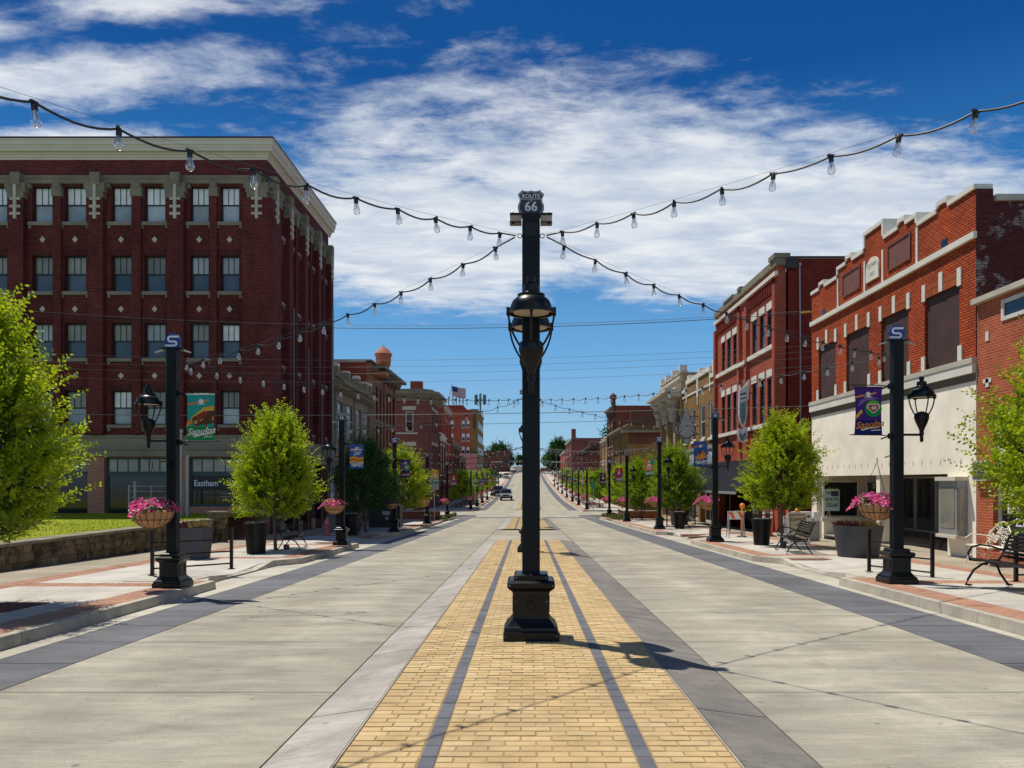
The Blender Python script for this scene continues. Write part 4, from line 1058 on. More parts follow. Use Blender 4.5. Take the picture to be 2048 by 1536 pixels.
# ------------------------------------------------------------------ trees
def tree(label, x, y, H, R, trunk_h, ntw, nl, lsz, mat, seed, group='young street trees', z=None, cr=None, species='street_tree', up=.55):
    rg = np.random.default_rng(seed); z = gz(y) + .13 if z is None else z
    t = thing(species, label, 'tree', (x, y, z), group)
    tr = MB(); lean = rg.uniform(-.05, .05, 2)
    tp = [(x + lean[0] * q * H, y + lean[1] * q * H, z + q * H) for q in (-.02, .15, .32, .5, .68, .82)]
    tr.tube(tp, [.045 * H / 3.2, .036 * H / 3.2, .03 * H / 3.2, .02 * H / 3.2, .012 * H / 3.2, .006 * H / 3.2], 8)
    limbs = []
    for i in range(16):
        a = i * 2.399 + rg.uniform(-.3, .3); h0 = trunk_h + (H * .82 - trunk_h) * (i / 16) ** 1.1
        tt = (h0 - trunk_h) / (H - trunk_h); rr = R * (.95 - .65 * tt) * rg.uniform(.75, 1.0)
        base = Vector((x + lean[0] * h0, y + lean[1] * h0, z + h0)); end = base + Vector((rr * math.cos(a), rr * math.sin(a), rr * rg.uniform(.45, .85)))
        mid_ = (base + end) / 2 + Vector((0, 0, -rr * .08)); tr.tube([tuple(base), tuple(mid_), tuple(end)], [.016 * H / 3.2, .010 * H / 3.2, .004], 5)
        limbs.append((base, mid_, end))
        for j in range(3):
            s0 = base.lerp(end, rg.uniform(.3, .8)); a2 = a + rg.uniform(-1, 1); l2 = rr * .45
            tr.tube([tuple(s0), tuple(s0 + Vector((l2 * math.cos(a2), l2 * math.sin(a2), l2 * .7)))], [.007, .003], 4)
    tr.build('trunk', 'bark', t)
    # twigs with leaves
    u = rg.uniform(0, 1, ntw); hh = u ** .85
    env = np.where(hh < .32, .62 + .38 * np.sin(hh / .32 * math.pi / 2), np.cos((hh - .32) / .70 * math.pi / 2) ** .72)
    ph = rg.uniform(0, 2 * math.pi, ntw)
    lump = 1 + .20 * np.sin(ph * 3 + hh * 9 + seed) + .15 * np.sin(ph * 5 - hh * 14 + seed * 2)
    fr = np.sqrt(rg.uniform(.04, 1, ntw)) * .78
    keep = (np.sin(ph * 4 + hh * 17 + seed * 1.7) + np.sin(ph * 2 - hh * 23 + seed) + rg.normal(0, .4, ntw)) > -.95
    r0 = R * env * lump * fr
    st = np.stack([x + r0 * np.cos(ph), y + r0 * np.sin(ph), z + trunk_h * .92 + hh * (H - trunk_h) * .90], 1)
    dirn = np.stack([np.cos(ph) * (.5 + .5 * (1 - hh)), np.sin(ph) * (.5 + .5 * (1 - hh)), np.full(ntw, up) + hh * .6], 1) + rg.normal(0, .28, (ntw, 3))
    dirn /= np.linalg.norm(dirn, axis=1)[:, None]; ln = R * np.where(rg.uniform(0, 1, ntw) < .32, rg.uniform(.42, .74, ntw), rg.uniform(.20, .42, ntw))
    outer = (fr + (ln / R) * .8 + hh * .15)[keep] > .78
    st, dirn, ln = st[keep], dirn[keep], ln[keep]; n = len(st)
    k_ = np.linspace(.05, 1, nl)
    side = np.cross(dirn, rg.normal(0, 1, (n, 3))); side /= np.linalg.norm(side, axis=1)[:, None]; nn = np.cross(dirn, side)
    pos = st[:, None, :] + dirn[:, None, :] * (ln[:, None] * k_[None])[:, :, None]
    pos[:, :, 2] -= (k_ ** 2 * .06 * R)[None]
    alt = np.where(np.arange(nl) % 2 == 0, 1., -1.)[None, :, None]
    a = dirn[:, None, :] * .55 + side[:, None, :] * alt + rg.normal(0, .35, (n, nl, 3)); a /= np.linalg.norm(a, axis=2)[:, :, None]
    b_ = np.cross(a, nn[:, None, :] + rg.normal(0, .5, (n, nl, 3))); b_ /= np.linalg.norm(b_, axis=2)[:, :, None]
    s_ = (lsz * rg.uniform(.7, 1.25, (n, nl)) * (1.1 - .35 * k_)[None])[:, :, None]
    V = np.stack([pos, pos + a * s_ * .5 + b_ * s_ * .27, pos + a * s_, pos + a * s_ * .5 - b_ * s_ * .27], 2).reshape(-1, 3) - np.array([x, y, z])
    Va = V.reshape(n, nl * 12)
    for nm_, sel_, mt_ in (('crown', outer, mat), ('inner_crown', ~outer, {'leaf_bright': 'leaf_inner_shaded', 'leaf_mid': 'leaf_inner_shaded'}.get(mat, mat))):
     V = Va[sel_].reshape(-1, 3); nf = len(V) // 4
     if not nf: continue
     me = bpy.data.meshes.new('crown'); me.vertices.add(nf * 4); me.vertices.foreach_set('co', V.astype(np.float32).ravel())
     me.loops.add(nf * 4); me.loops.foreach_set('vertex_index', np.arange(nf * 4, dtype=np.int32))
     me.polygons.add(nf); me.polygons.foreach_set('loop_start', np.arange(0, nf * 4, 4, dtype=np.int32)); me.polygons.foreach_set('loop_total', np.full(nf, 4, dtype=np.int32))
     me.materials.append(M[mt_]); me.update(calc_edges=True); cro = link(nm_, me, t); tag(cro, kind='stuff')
    tw = MB()
    for i in range(0, n, 4):
        tw.add([tuple(st[i] - .004), tuple(st[i] + .004), tuple(st[i] + dirn[i] * ln[i] * .9)], [(0, 1, 2)])
    tw.build('twigs', 'bark', t)
    return t
tree('bright lime green tree at the left edge, nearest on the left sidewalk', -7.50, 10.4, 4.22, 1.18, 1.0, 2500, 22, .082, 'leaf_bright', 3)
tree('bright lime green tree beside the black bench, left of the second left lamp post', -7.18, 22.0, 4.0, 1.18, 1.0, 2200, 18, .092, 'leaf_bright', 11)
tree('dark green shaded tree beyond the fire hydrant on the left', -7.05, 33.6, 4.1, 1.5, 1.0, 2400, 12, .10, 'leaf_dark', 12)  # leaves darker than its neighbours', with the corner building's shade put into the colour
tree('sunlit green tree left of the fourth left lamp post', -7.1, 43.5, 4.3, 1.6, 1.0, 2200, 11, .12, 'leaf_bright', 13)
tree('lime green tree right of the bail bonds window at the right edge', 8.75, 11.9, 4.35, 1.40, 1.05, 4200, 22, .085, 'leaf_bright', 21)
tree('lime green tree in front of the tall red brick building on the right', 7.9, 23.8, 4.05, 1.18, 1.22, 2200, 18, .092, 'leaf_bright', 22)
tree('green tree under the grey pine shaped sign', 8.0, 41.5, 4.3, 1.45, 1.0, 2400, 12, .11, 'leaf_mid', 23)
tree('green tree between the third and fourth right lamp posts', 8.1, 54.0, 4.2, 1.7, .9, 2200, 11, .13, 'leaf_mid', 24)
farT = [(-7.3, 87, 1), (-7.4, 98, 0), (-7.5, 110, 1), (-7.4, 124, 1), (-7.3, 139, 0), (-7.3, 155, 1), (8.2, 66, 1), (8.3, 88, 0), (8.2, 101, 1), (8.3, 116, 0), (8.2, 131, 1), (8.2, 148, 0), (8.3, 166, 1)]
for i, (x, y, b_) in enumerate(farT):
    tree(f"{ORD[(i if x < 0 else i - 6)]} of the small far street trees beyond the side street on the {'left' if x < 0 else 'right'} sidewalk", x, y, 4.2, 1.6, 1.0, 800, 8, .2, 'leaf_bright' if b_ else 'leaf_mid', 40 + i)
tree('big dark green tree above the far roofs right of the central post', 10.6, 255, 12, 4.6, 2, 1100, 10, .7, 'leaf_dark', 77, group='far shade trees', z=gz(255), species='shade_tree')
tree('rounded dark tree top behind the far tan rooftops on the right', 26, 215, 19, 6, 3, 500, 8, .9, 'leaf_dark', 78, group='far shade trees', z=gz(215), species='shade_tree')
tree('big dark tree on the far hill left of the central post', -15, 420, 12, 8, 2, 500, 8, 1.2, 'leaf_dark', 79, group='far shade trees', z=gz(420), species='shade_tree')
for i, (x, y, h_, lab) in enumerate([(-9, 380, 7, 'small round tree on the far hill, just left of the central post'), (-30, 400, 9, 'green tree behind the far left block'), (12, 380, 7, 'small tree on the far hill by the crossing vehicle'), (36, 410, 10, 'broad tree on the far hill at the right'), (-4.5, 520, 8, 'tiny tree on the skyline left of the post'), (14, 540, 9, 'tiny tree on the skyline right of the post')]):
    tree(lab, x, y, h_, h_ * .42, 1.5, 350, 8, 1.0, 'leaf_mid' if i % 2 else 'leaf_dark', 90 + i, group='far shade trees', z=gz(y), species='shade_tree')
tree('wide dark tree on the far hill right of the road', 24, 430, 13, 9, 2, 500, 8, 1.2, 'leaf_dark', 80, group='far shade trees', z=gz(430), species='shade_tree')
# ------------------------------------------------------------------ building helpers
def wallgrid(mb, P, u0, u1, z0, z1, ops, th=.35, n=0.0):
    us = sorted(set([u0, u1] + [max(u0, min(u1, o[k_])) for o in ops for k_ in (0, 1)])); zs = sorted(set([z0, z1] + [max(z0, min(z1, o[k_])) for o in ops for k_ in (2, 3)]))
    for a, b_ in zip(us[:-1], us[1:]):
        run = None
        for c, d in zip(zs[:-1], zs[1:]):
            m_ = ((a + b_) / 2, (c + d) / 2); hole = any(o[0] < m_[0] < o[1] and o[2] < m_[1] < o[3] for o in ops)
            if not hole: run = (run[0], d) if run else (c, d)
            if hole or d == zs[-1]:
                if run: mb.box(a, b_, n - th, n, run[0], run[1], P)
                run = None
def win(parent, P, u0, u1, z0, z1, n=-.16, frame='black_frame', panes=('pane_dark', 'pane_dark'), fw=.05, mull=(0, 0), sill=None, sash=True, lintel=None, up_mull=0):
    """window: frame part with pane sub-parts, sill and lintel sub-parts"""
    b = MB(); zm_ = z0 + (z1 - z0) * .5 if sash else None
    b.box(u0, u0 + fw, n - .08, n, z0, z1, P); b.box(u1 - fw, u1, n - .08, n, z0, z1, P)
    b.box(u0 + fw, u1 - fw, n - .08, n, z1 - fw, z1, P); b.box(u0 + fw, u1 - fw, n - .08, n, z0, z0 + fw, P)
    if sash: b.box(u0 + fw, u1 - fw, n - .075, n - .012, zm_ - .025, zm_ + .025, P)
    for i in range(up_mull):
        u = u0 + fw + (u1 - u0 - 2 * fw) * (i + 1) / (up_mull + 1); b.box(u - .014, u + .014, n - .06, n - .02, zm_ + .026, z1 - fw - .001, P)
    for i in range(mull[0]):
        u = u0 + fw + (u1 - u0 - 2 * fw) * (i + 1) / (mull[0] + 1); b.box(u - .018, u + .018, n - .06, n - .02, z0 + fw + .001, z1 - fw - .001, P)
    for i in range(mull[1]):
        z = z0 + (z1 - z0) * (i + 1) / (mull[1] + 1); b.box(u0 + fw, u1 - fw, n - .062, n - .018, z - .018, z + .018, P)
    o = b.build('window', frame, parent)
    if sash:
        boxpart('pane', panes[0], o, u0 + fw, u1 - fw, n - .05, n - .038, zm_ + .02, z1 - fw, P=P)
        boxpart('pane', panes[1], o, u0 + fw, u1 - fw, n - .066, n - .052, z0 + fw, zm_ - .02, P=P)
    else: boxpart('pane', panes[0], o, u0 + fw, u1 - fw, n - .05, n - .038, z0 + fw, z1 - fw, P=P)
    if sill: boxpart('sill', sill, o, u0 - .08, u1 + .08, n - .02, .09, z0 - .16, z0 - .004, P=P)
    if lintel: boxpart('lintel', lintel, o, u0 - .06, u1 + .06, -.05, .035, z1 + .004, z1 + .34, P=P)
    return o
def roof_box(parent, P, u0, u1, depth, z0, z1, wallmat, n0=-.35, roofmat='roof_dark', parapet=.5):
    """the body behind the front: side and rear walls and a flat roof behind the parapet"""
    b = MB(); b.box(u0, u0 + .3, -depth, n0, z0, z1, P); b.box(u1 - .3, u1, -depth, n0, z0, z1, P); b.box(u0 + .3, u1 - .3, -depth, -depth + .3, z0, z1, P); b.build('side_wall', wallmat, parent)
    boxpart('roof', roofmat, parent, u0 + .3, u1 - .3, -depth + .3, n0, z1 - parapet - .2, z1 - parapet, P=P)
    boxpart('floor_slab', roofmat, parent, u0 + .3, u1 - .3, -depth + .3, n0, z0 + .05, z0 + .1, P=P)
# ------------------------------------------------------------------ the five-storey dark brick building, left
F = Plane('F', 32.3); S = Plane('L', -10.9)
hb = thing('brick_building', 'five storey dark maroon brick building with cream cornice on the left corner', 'building', (-18, 37, -.7))
ft = [(-24.35, -23.45), (-22.72, -21.82), (-20.77, -19.88), (-19.42, -18.50), (-17.45, -16.60), (-16.06, -15.17), (-14.14, -13.35), (-12.87, -12.07)]
rows = [(12.50, 14.02), (9.58, 11.10), (6.78, 8.26), (3.99, 5.42)]
ops = [(a, b_, c, d) for a, b_ in ft for c, d in rows]
shops = [(-27.5, -22.0, .15, 2.62), (-21.5, -18.45, .15, 2.62), (-17.75, -14.62, .15, 2.62), (-14.22, -11.75, .55, 2.62)]
b = MB(); wallgrid(b, F, -28, -10.9, 3.56, 15.95, ops); b.build('front_wall', 'brick_maroon', hb)
b = MB(); wallgrid(b, F, -28, -10.9, -1.2, 2.66, shops, n=-.02); b.build('ground_floor_wall', 'brick_pillar', hb)
b = MB(); b.box(-28, -10.86, -.3, .06, 2.66, 3.12, F); b.box(-28, -10.86, -.3, .04, 3.125, 3.555, F); b.box(-28, -10.82, -.3, .12, 2.94, 2.99, F); b.box(-28, -10.82, -.3, .10, 3.45, 3.52, F)
b.build('stone_band', 'band_stone', hb)
sideb = [32.3 + 2.42 * i for i in range(5)]
sw = []
for i in range(4):
    c_ = (sideb[i] + sideb[i + 1]) / 2 + .12; sw += [(c_ - .78, c_ - .16), (c_ + .16, c_ + .78)]
sops = [(a, b_, c, d) for a, b_ in sw for c, d in rows]; sshop = [(34.4, 36.6, -.4, 2.5), (37.2, 38.9, -.4, 2.5), (39.5, 41.6, -.4, 2.5)]
b = MB(); wallgrid(b, S, 32.652, 42.3, 3.56, 15.95, sops); b.build('street_side_wall', 'brick_maroon', hb)
b = MB(); wallgrid(b, S, 32.652, 42.3, -1.3, 2.66, sshop, n=-.02); b.build('street_side_ground_wall', 'brick_brown', hb)
b = MB(); b.box(32.652, 42.3, -.3, .06, 2.66, 3.12, S); b.box(32.652, 42.3, -.3, .04, 3.125, 3.555, S); b.build('stone_band', 'band_stone', hb)
b = MB(); b.box(-28, -10.9 - .36, 42.0, 42.3, -1.3, 15.9); b.box(-28, -27.7, 32.66, 42, -1.3, 15.9); b.build('rear_wall', 'brick_maroon', hb)
b = MB(); b.box(-27.7, -11.26, 32.66, 42.0, 15.2, 15.4); b.box(-27.7, -11.26, 32.66, 42.0, 3.0, 3.2); b.box(-27.7, -11.26, 32.66, 42, -1.2, -1.1); b.build('roof', 'roof_dark', hb)
# piers, front and side
mainF = [(-25.9, -25.2), (-21.62, -20.98), (-18.30, -17.66), (-14.98, -14.30)]; minF = [(-23.27, -22.90), (-19.82, -19.48), (-16.52, -16.14), (-13.24, -12.96)]
for a, b_ in mainF: boxpart('pier', 'brick_maroon', hb, a, b_, 0, .26, 3.58, 13.42, P=F)
for a, b_ in minF: boxpart('pier', 'brick_maroon', hb, a, b_, 0, .15, 3.58, 13.52, P=F)
boxpart('corner_pier', 'brick_maroon', hb, -11.86, -10.6, 32.02, 33.1, 3.58, 13.42)
for i in range(4):
    a = sideb[i + 1]; boxpart('pier', 'brick_maroon', hb, a - .16, a + .40, 0, .26, 3.58, 13.42, P=S)
    c_ = (sideb[i] + sideb[i + 1]) / 2 + .12; boxpart('pier', 'brick_maroon', hb, c_ - .13, c_ + .13, 0, .15, 3.58, 13.52, P=S)
# stone caps, band under the frieze, ladder ornaments
def pier_cap(P, a, b_, n):
    c_ = (a + b_) / 2; w_ = (b_ - a) / 2
    b = MB(); b.box(c_ - w_ - .08, c_ + w_ + .08, 0, n + .015, 13.66, 14.06, P); b.box(c_ - w_ - .02, c_ + w_ + .02, 0, n + .03, 13.43, 13.66, P); b.box(c_ - .20, c_ + .20, 0, n + .06, 13.94, 14.48, P)
    b.box(c_ - w_ - .22, c_ - w_ - .101, 0, n - .10, 13.88, 14.05, P); b.box(c_ + w_ + .101, c_ + w_ + .22, 0, n - .10, 13.88, 14.05, P)
    b.build('pier_cap', 'old_stone', hb)
    b = MB(); b.box(c_ - .06, c_ + .06, n, n + .075, 12.55, 13.97, P)
    for z in (13.38, 13.06, 12.76): b.box(c_ - .22, c_ + .22, n, n + .05, z - .05, z + .05, P)
    b.build('ladder_ornament', 'trim_stone', hb)
for a, b_ in mainF: pier_cap(F, a, b_, .26)
pier_cap(F, -11.62, -10.84, .28); pier_cap(S, 32.35, 32.95, .30)
for i in range(4): pier_cap(S, sideb[i + 1] - .16, sideb[i + 1] + .40, .26)
for P, lst in ((F, minF), (S, [((sideb[i] + sideb[i + 1]) / 2 - .01, (sideb[i] + sideb[i + 1]) / 2 + .25) for i in range(4)])):
    for a, b_ in lst:
        b = MB(); b.box(a - .04, b_ + .04, 0, .19, 13.53, 13.92, P); b.box(a + .02, b_ - .02, 0, .22, 13.9, 14.08, P); b.build('pier_cap', 'old_stone', hb)
b = MB(); b.box(-28, -10.84, 0, .07, 14.10, 14.44, F); b.box(-28, -10.80, 0, .10, 14.30, 14.36, F); b.box(32.23, 42.3, 0, .07, 14.10, 14.44, S); b.box(32.2, 42.3, 0, .10, 14.30, 14.36, S)
b.build('top_band', 'old_stone', hb)
# cornice: mitred profile round the corner
cor = MB()
def corn(n0, n1, z0, z1):   # slab of cornice wrapped on two sides
    cor.box(-28.3, -10.9 + n1, 32.3 - n1, 32.3 - max(n0, -.02), z0, z1); cor.box(-10.9 + n0, -10.9 + n1, 32.3 - max(n0, -.02), 42.62, z0, z1)
prof = [(.04, 15.10, 15.20), (.08, 15.20, 15.30), (.13, 15.30, 15.38), (.26, 15.385, 15.52), (.29, 15.52, 15.62), (.33, 15.62, 15.80), (.37, 15.80, 15.86)]
for n, a, b_ in prof: corn(-.02, n, a, b_)
cor.build('cornice', 'trim_cream', hb)
b = MB(); b.box(-28.3, -10.52, 31.92, 32.4, 15.865, 15.93); b.box(-11.0, -10.52, 32.4, 42.64, 15.865, 15.93); b.build('roof_edge', 'roof_cap', hb)
rw = random.Random(4)
for P, lst, side_ in ((F, ft, 0), (S, sw, 1)):
    for (u0, u1) in lst:
        for r, (z0, z1) in enumerate(rows):
            if side_: pn = rw.choice([('pane_dark', 'pane_dark'), ('pane_night', 'pane_night')])
            elif r == 0: pn = ('pane_blind', 'pane_shade')
            elif r == 1: pn = ('pane_dusty', 'pane_night') if u0 < -14.5 else ('pane_shade', 'pane_night')
            elif r == 2: pn = rw.choice([('pane_dusty', 'pane_night'), ('pane_shade', 'pane_night')])
            else: pn = rw.choice([('pane_dusty', 'pane_shade'), ('pane_blind', 'pane_shade')])
            if not side_ and r == 2 and u0 > -13: pn = ('pane_blind', 'pane_night')
            o = win(hb, P, u0, u1, z0, z1, n=-.17, panes=pn, up_mull=2, fw=.055)
            b = MB(); b.box(u0 - .14, u1 + .14, -.1, .08, z0 - .15, z0 - .005, P); b.box(u0 - .12, u0 - .02, 0, .06, z0 - .28, z0 - .15, P); b.box(u1 + .02, u1 + .12, 0, .06, z0 - .28, z0 - .15, P); b.build('sill', 'band_stone', o)
            if r < 3 or True:
                # diamond tiles and soldier courses between the storeys
                zc = z0 - .74; uc = (u0 + u1) / 2
                if r < 3:
                    b = MB(); b.poly([(uc - .12, zc), (uc, zc - .14), (uc + .12, zc), (uc, zc + .14)], 0.001, .02, P); b.build('diamond_tile', 'trim_stone', hb)
                if r > 0: boxpart('soldier_course', 'brick_maroon_soldier', hb, u0 - .12, u1 + .12, 0, .025, z1 + .02, z1 + .22, P=P)
# shopfronts
for i, (u0, u1, z0, z1) in enumerate(shops):
    P = F; b = MB(); n = -.20; zt = 1.98
    b.box(u0, u0 + .10, n - .1, n, z0, z1, P); b.box(u1 - .10, u1, n - .1, n, z0, z1, P); b.box(u0 + .1, u1 - .1, n - .1, n, z1 - .08, z1, P); b.box(u0 + .1, u1 - .1, n - .1, n + .02, zt - .12, zt + .04, P); b.box(u0 + .1, u1 - .1, n - .1, n, z0, z0 + .1, P)
    k_ = int((u1 - u0) / .42)
    for q in range(1, k_): u = u0 + (u1 - u0) * q / k_; b.box(u - .014, u + .014, n - .06, n - .01, zt + .045, z1 - .082, P)
    if u1 - u0 > 2.6: u = (u0 + u1) / 2 - .2; b.box(u - .04, u + .04, n - .08, n + .01, zt + .045, z1 - .082, P)
    o = b.build('shop_window', 'green_frame', hb)
    boxpart('pane', 'pane_dusty', o, u0 + .1, u1 - .1, n - .05, n - .04, zt + .04, z1 - .08, P=P); boxpart('pane', 'pane_shop', o, u0 + .1, u1 - .1, n - .05, n - .04, z0 + .1, zt - .12, P=P)
    if i == 3:
        boxpart('sign_band', 'black_frame', o, u0 + .12, u1 - .12, n - .035, n - .02, 1.25, 1.84, P=P)
        b = MB(); b.text('Eastham', .36, (-13.55, 32.3 - n + .015, 1.52), (1, 0, 0), (0, -1, 0), depth=.004, bold=.004, sx=.86); b.text('Law', .36, (-12.32, 32.3 - n + .015, 1.52), (1, 0, 0), (0, -1, 0), depth=.004, bold=.004, sx=.86); b.build('lettering', 'sign_white', o)
        b = MB()
        for z in (.95, 1.08): b.box(-12.9, -12.1, n - .015, n - .01, z, z + .02, P)
        b.build('glazing_stripes', 'galvanised', o)
for (u0, u1, z0, z1) in sshop: win(hb, S, u0, u1, z0, z1, n=-.25, panes=('pane_shop', 'pane_shop'), sash=False, mull=(2, 1))
b = MB(); b.box(37.0, 39.2, .05, .95, 2.42, 2.58, S); b.build('canopy', 'band_stone', hb)
for u in (34.2, 36.9, 39.1, 41.9): boxpart('column_base', 'kerb_concrete', hb, u - .14, u + .14, 0, .12, -1.1, -.28, P=S)
b = MB(); b.tube([(-12.4, 36, 15.9), (-12.4, 36, 16.55)], .06, 8); b.box(-12.75, -12.05, 35.7, 36.3, 16.55, 16.63); b.build('roof_vent', 'roof_dark', hb)
o = boxpart('corner_trim', 'galvanised', hb, 42.10, 42.16, 0, .34, -.8, 11.0, P=S)
# downpipes on the street side
for u in (35.0, 37.35, 39.8):
    b = MB(); b.tube([S(u, .32, -1.0), S(u, .32, 9.5 - (u - 35) * .6)], .035, 6); b.build('downpipe', 'cable_grey', hb)

# ------------------------------------------------------------------ generic row building on the street line
def row_building(name, label, side, X0, u0, u1, z0, z1, wall, trim, rowsz, nwin, ww, depth=12, cornice=.35, sash=True, frame='black_frame', panes=('pane_dark', 'pane_dark'), lint=True, shop=True, front_wins=None, sidemat=None, shop_top=None, piers=True):
    P = Plane(side, X0); xs = {'R': X0 + depth / 2, 'L': X0 - depth / 2}[side]
    t = thing(name, label, 'building', (xs, (u0 + u1) / 2, z0), 'brick shop buildings lining the street')
    bay = (u1 - u0) / nwin; wins = [(u0 + bay * (i + .5) - ww / 2, u0 + bay * (i + .5) + ww / 2) for i in range(nwin)]
    st = shop_top if shop_top is not None else gz(u0) + 3.0
    ops = [(a, b_, c, d) for a, b_ in wins for c, d in rowsz]
    ns = max(1, int((u1 - u0) / 4)); sb = (u1 - u0) / ns
    shp = [(u0 + sb * i + .35, u0 + sb * (i + 1) - .35, z0 + .3, st - .5) for i in range(ns)] if shop else []
    b = MB(); wallgrid(b, P, u0, u1, z0, z1, ops + shp); b.build('wall', wall, t)
    roof_box(t, P, u0, u1, depth, z0, z1, sidemat or wall)
    b = MB(); b.box(u0, u1, -.36, .10, z1, z1 + .12, P)
    if cornice > 0:
        b.box(u0 + .01, u1 - .01, 0.001, cornice, z1 - .42, z1 - .22, P); b.box(u0 + .01, u1 - .01, 0.001, cornice * .55, z1 - .62, z1 - .42, P)
        k_ = int((u1 - u0) / .6)
        for i in range(k_): u = u0 + (i + .5) * (u1 - u0) / k_; b.box(u - .09, u + .09, 0.001, cornice * .5, z1 - .85, z1 - .62, P)
    b.build('cornice', trim, t)
    b = MB(); b.box(u0, u1, .001, .08, st, st + .22, P)
    for c, d in rowsz: b.box(u0 + .02, u1 - .02, .001, .07, c - .22, c - .05, P)
    b.split('string_course', trim, t)
    if piers:
        for u in [u0 + .2] + [u0 + (u1 - u0) * q / 2 for q in (1,)] + [u1 - .2]: boxpart('pilaster', wall, t, u - .2, u + .2, .001, .10, st + .23, z1 - .9, P=P)
    for a, b_ in wins:
        for c, d in rowsz: win(t, P, a, b_, c, d, n=-.05, frame=frame, panes=panes, sash=sash, lintel=trim if lint else None)
    for (a, b_, c, d) in shp:
        o = win(t, P, a, b_, c, d, n=-.3, frame='bronze_frame', panes=('pane_shop', 'pane_shop'), sash=False, mull=(2, 0))
    if front_wins:
        Fp = Plane('F', u0)
        for (a, b_, c, d, fr, pn) in front_wins: win(t, Fp, a, b_, c, d, n=.03, frame=fr, panes=pn, lintel=None, sill=None)
    return t
# --- left row
g = row_building('stone_building', 'grey stone building with battlement blocks on its parapet', 'L', -10.6, 42.4, 52.3, -1.3, 7.45, 'block_stone', 'old_stone', [(4.05, 6.15)], 4, 1.35, cornice=.55, sash=False, panes=('pane_shade',), lint=False, shop_top=3.0)
S2 = Plane('L', -10.6)
for i, u in enumerate([43.0, 45.6, 48.4, 50.6, 52.0]): 
    b = MB(); b.box(u - .30, u + .30, -.36, .12, 7.572, 8.02, S2); b.build('merlon', 'old_stone', g)
    boxpart('merlon_cap', 'trim_white', g, u - .26, u + .26, -.3, .1, 8.02, 8.22 if i % 2 == 0 else 8.12, P=S2)
b = MB()
for z in np.arange(3.5, 7.0, .42): b.box(42.42, 52.28, .002, .02, z, z + .03, S2)
b.build('course_lines', 'old_stone', g)
b = MB(); b.box(43.4, 51.4, .1, 1.5, 1.75, 1.82, S2); b.add([S2(43.4, .1, 2.6), S2(51.4, .1, 2.6), S2(51.4, 1.5, 1.82), S2(43.4, 1.5, 1.82)], [(0, 1, 2, 3)]); b.build('awning', 'navy_cloth', g)
g = row_building('brick_building', 'red brick building with a stone ball finial over its cornice', 'L', -10.6, 52.5, 61.9, -1.45, 9.75, 'brick_mid', 'brown_wood', [(3.6, 5.6), (6.0, 8.3)], 7, .75, cornice=.95, sash=False, sidemat='brick_rust', lint=True)
b = MB(); b.box(52.5, 61.9, -12, .02, 9.752, 9.95, S2); b.build('coping', 'trim_stone', g)
b = MB(); b.box(52.6, 53.9, -.2, .95, 8.9, 9.15, S2); b.build('cornice_return', 'tan_brick_red', g)
b = MB(); b.lathe([(.38, 0), (.30, .25), (.26, .5), (.42, .65), (.52, .8), (.56, 1.15), (.56, 1.45), (.64, 1.5), (.64, 1.62), (.52, 1.75), (.34, 2.0), (.12, 2.12), (.05, 2.25)], 18, (-10.35, 55.6, 9.2)); b.build('ball_finial', 'tan_brick_red', g)
# rounded-corner building beyond the side street
g = thing('brick_building', 'plum brick corner building with rounded corner, deep cornice and a chimney', 'building', (-16, 90, -1.5), 'brick shop buildings lining the street')
FC = Plane('F', 84.0)
R_ = 1.2
arc = [(-10.6 - R_ + R_ * math.sin(a), 84 + R_ - R_ * math.cos(a)) for a in np.linspace(0, math.pi / 2, 9)]
fw_ = [(-13.25, -12.35, 7.05, 9.3), (-13.25, -12.35, 3.2, 5.4)]
b = MB(); wallgrid(b, FC, -24, -10.6 - R_ + 1.0, -1.6, 10.9, fw_)
for (p, q) in zip(arc[:-1], arc[1:]):
    b.add([(p[0], p[1], -1.6), (q[0], q[1], -1.6), (q[0], q[1], 10.9), (p[0], p[1], 10.9)], [(0, 1, 2, 3)])
b.build('wall', 'brick_plum', g)
Lc = Plane('L', -10.6); sidew = [(86.2, 87.4), (88.4, 89.6), (90.6, 91.8)]
b = MB(); wallgrid(b, Lc, 85.2, 92.9, -1.6, 10.9, [(a, c, z0, z1) for a, c in sidew for z0, z1 in ((7.05, 9.6), (3.2, 5.7))]); b.box(85.2, 92.9, 0.001, .06, 6.78, 6.95, Lc); b.build('street_wall', 'brick_plum', g)
for a, c in sidew:
    for z0, z1 in ((7.05, 9.6), (3.2, 5.7)): win(g, Lc, a, c, z0, z1, lintel='trim_stone')
for (a, c, z0, z1) in fw_: win(g, FC, a, c, z0, z1, n=-.12, frame='trim_stone', panes=('pane_night', 'pane_dark'), fw=.14)
b = MB()
for z in (9.42, 5.52): b.box(-13.55, -12.05, .001, .06, z, z + .40, FC)
b.box(-14.6, -11.85, .001, .10, 6.78, 6.95, FC); b.box(-15.0, -14.3, .001, .05, 9.95, 10.3, FC)
b.split('lintel', 'trim_stone', g)
b = MB()
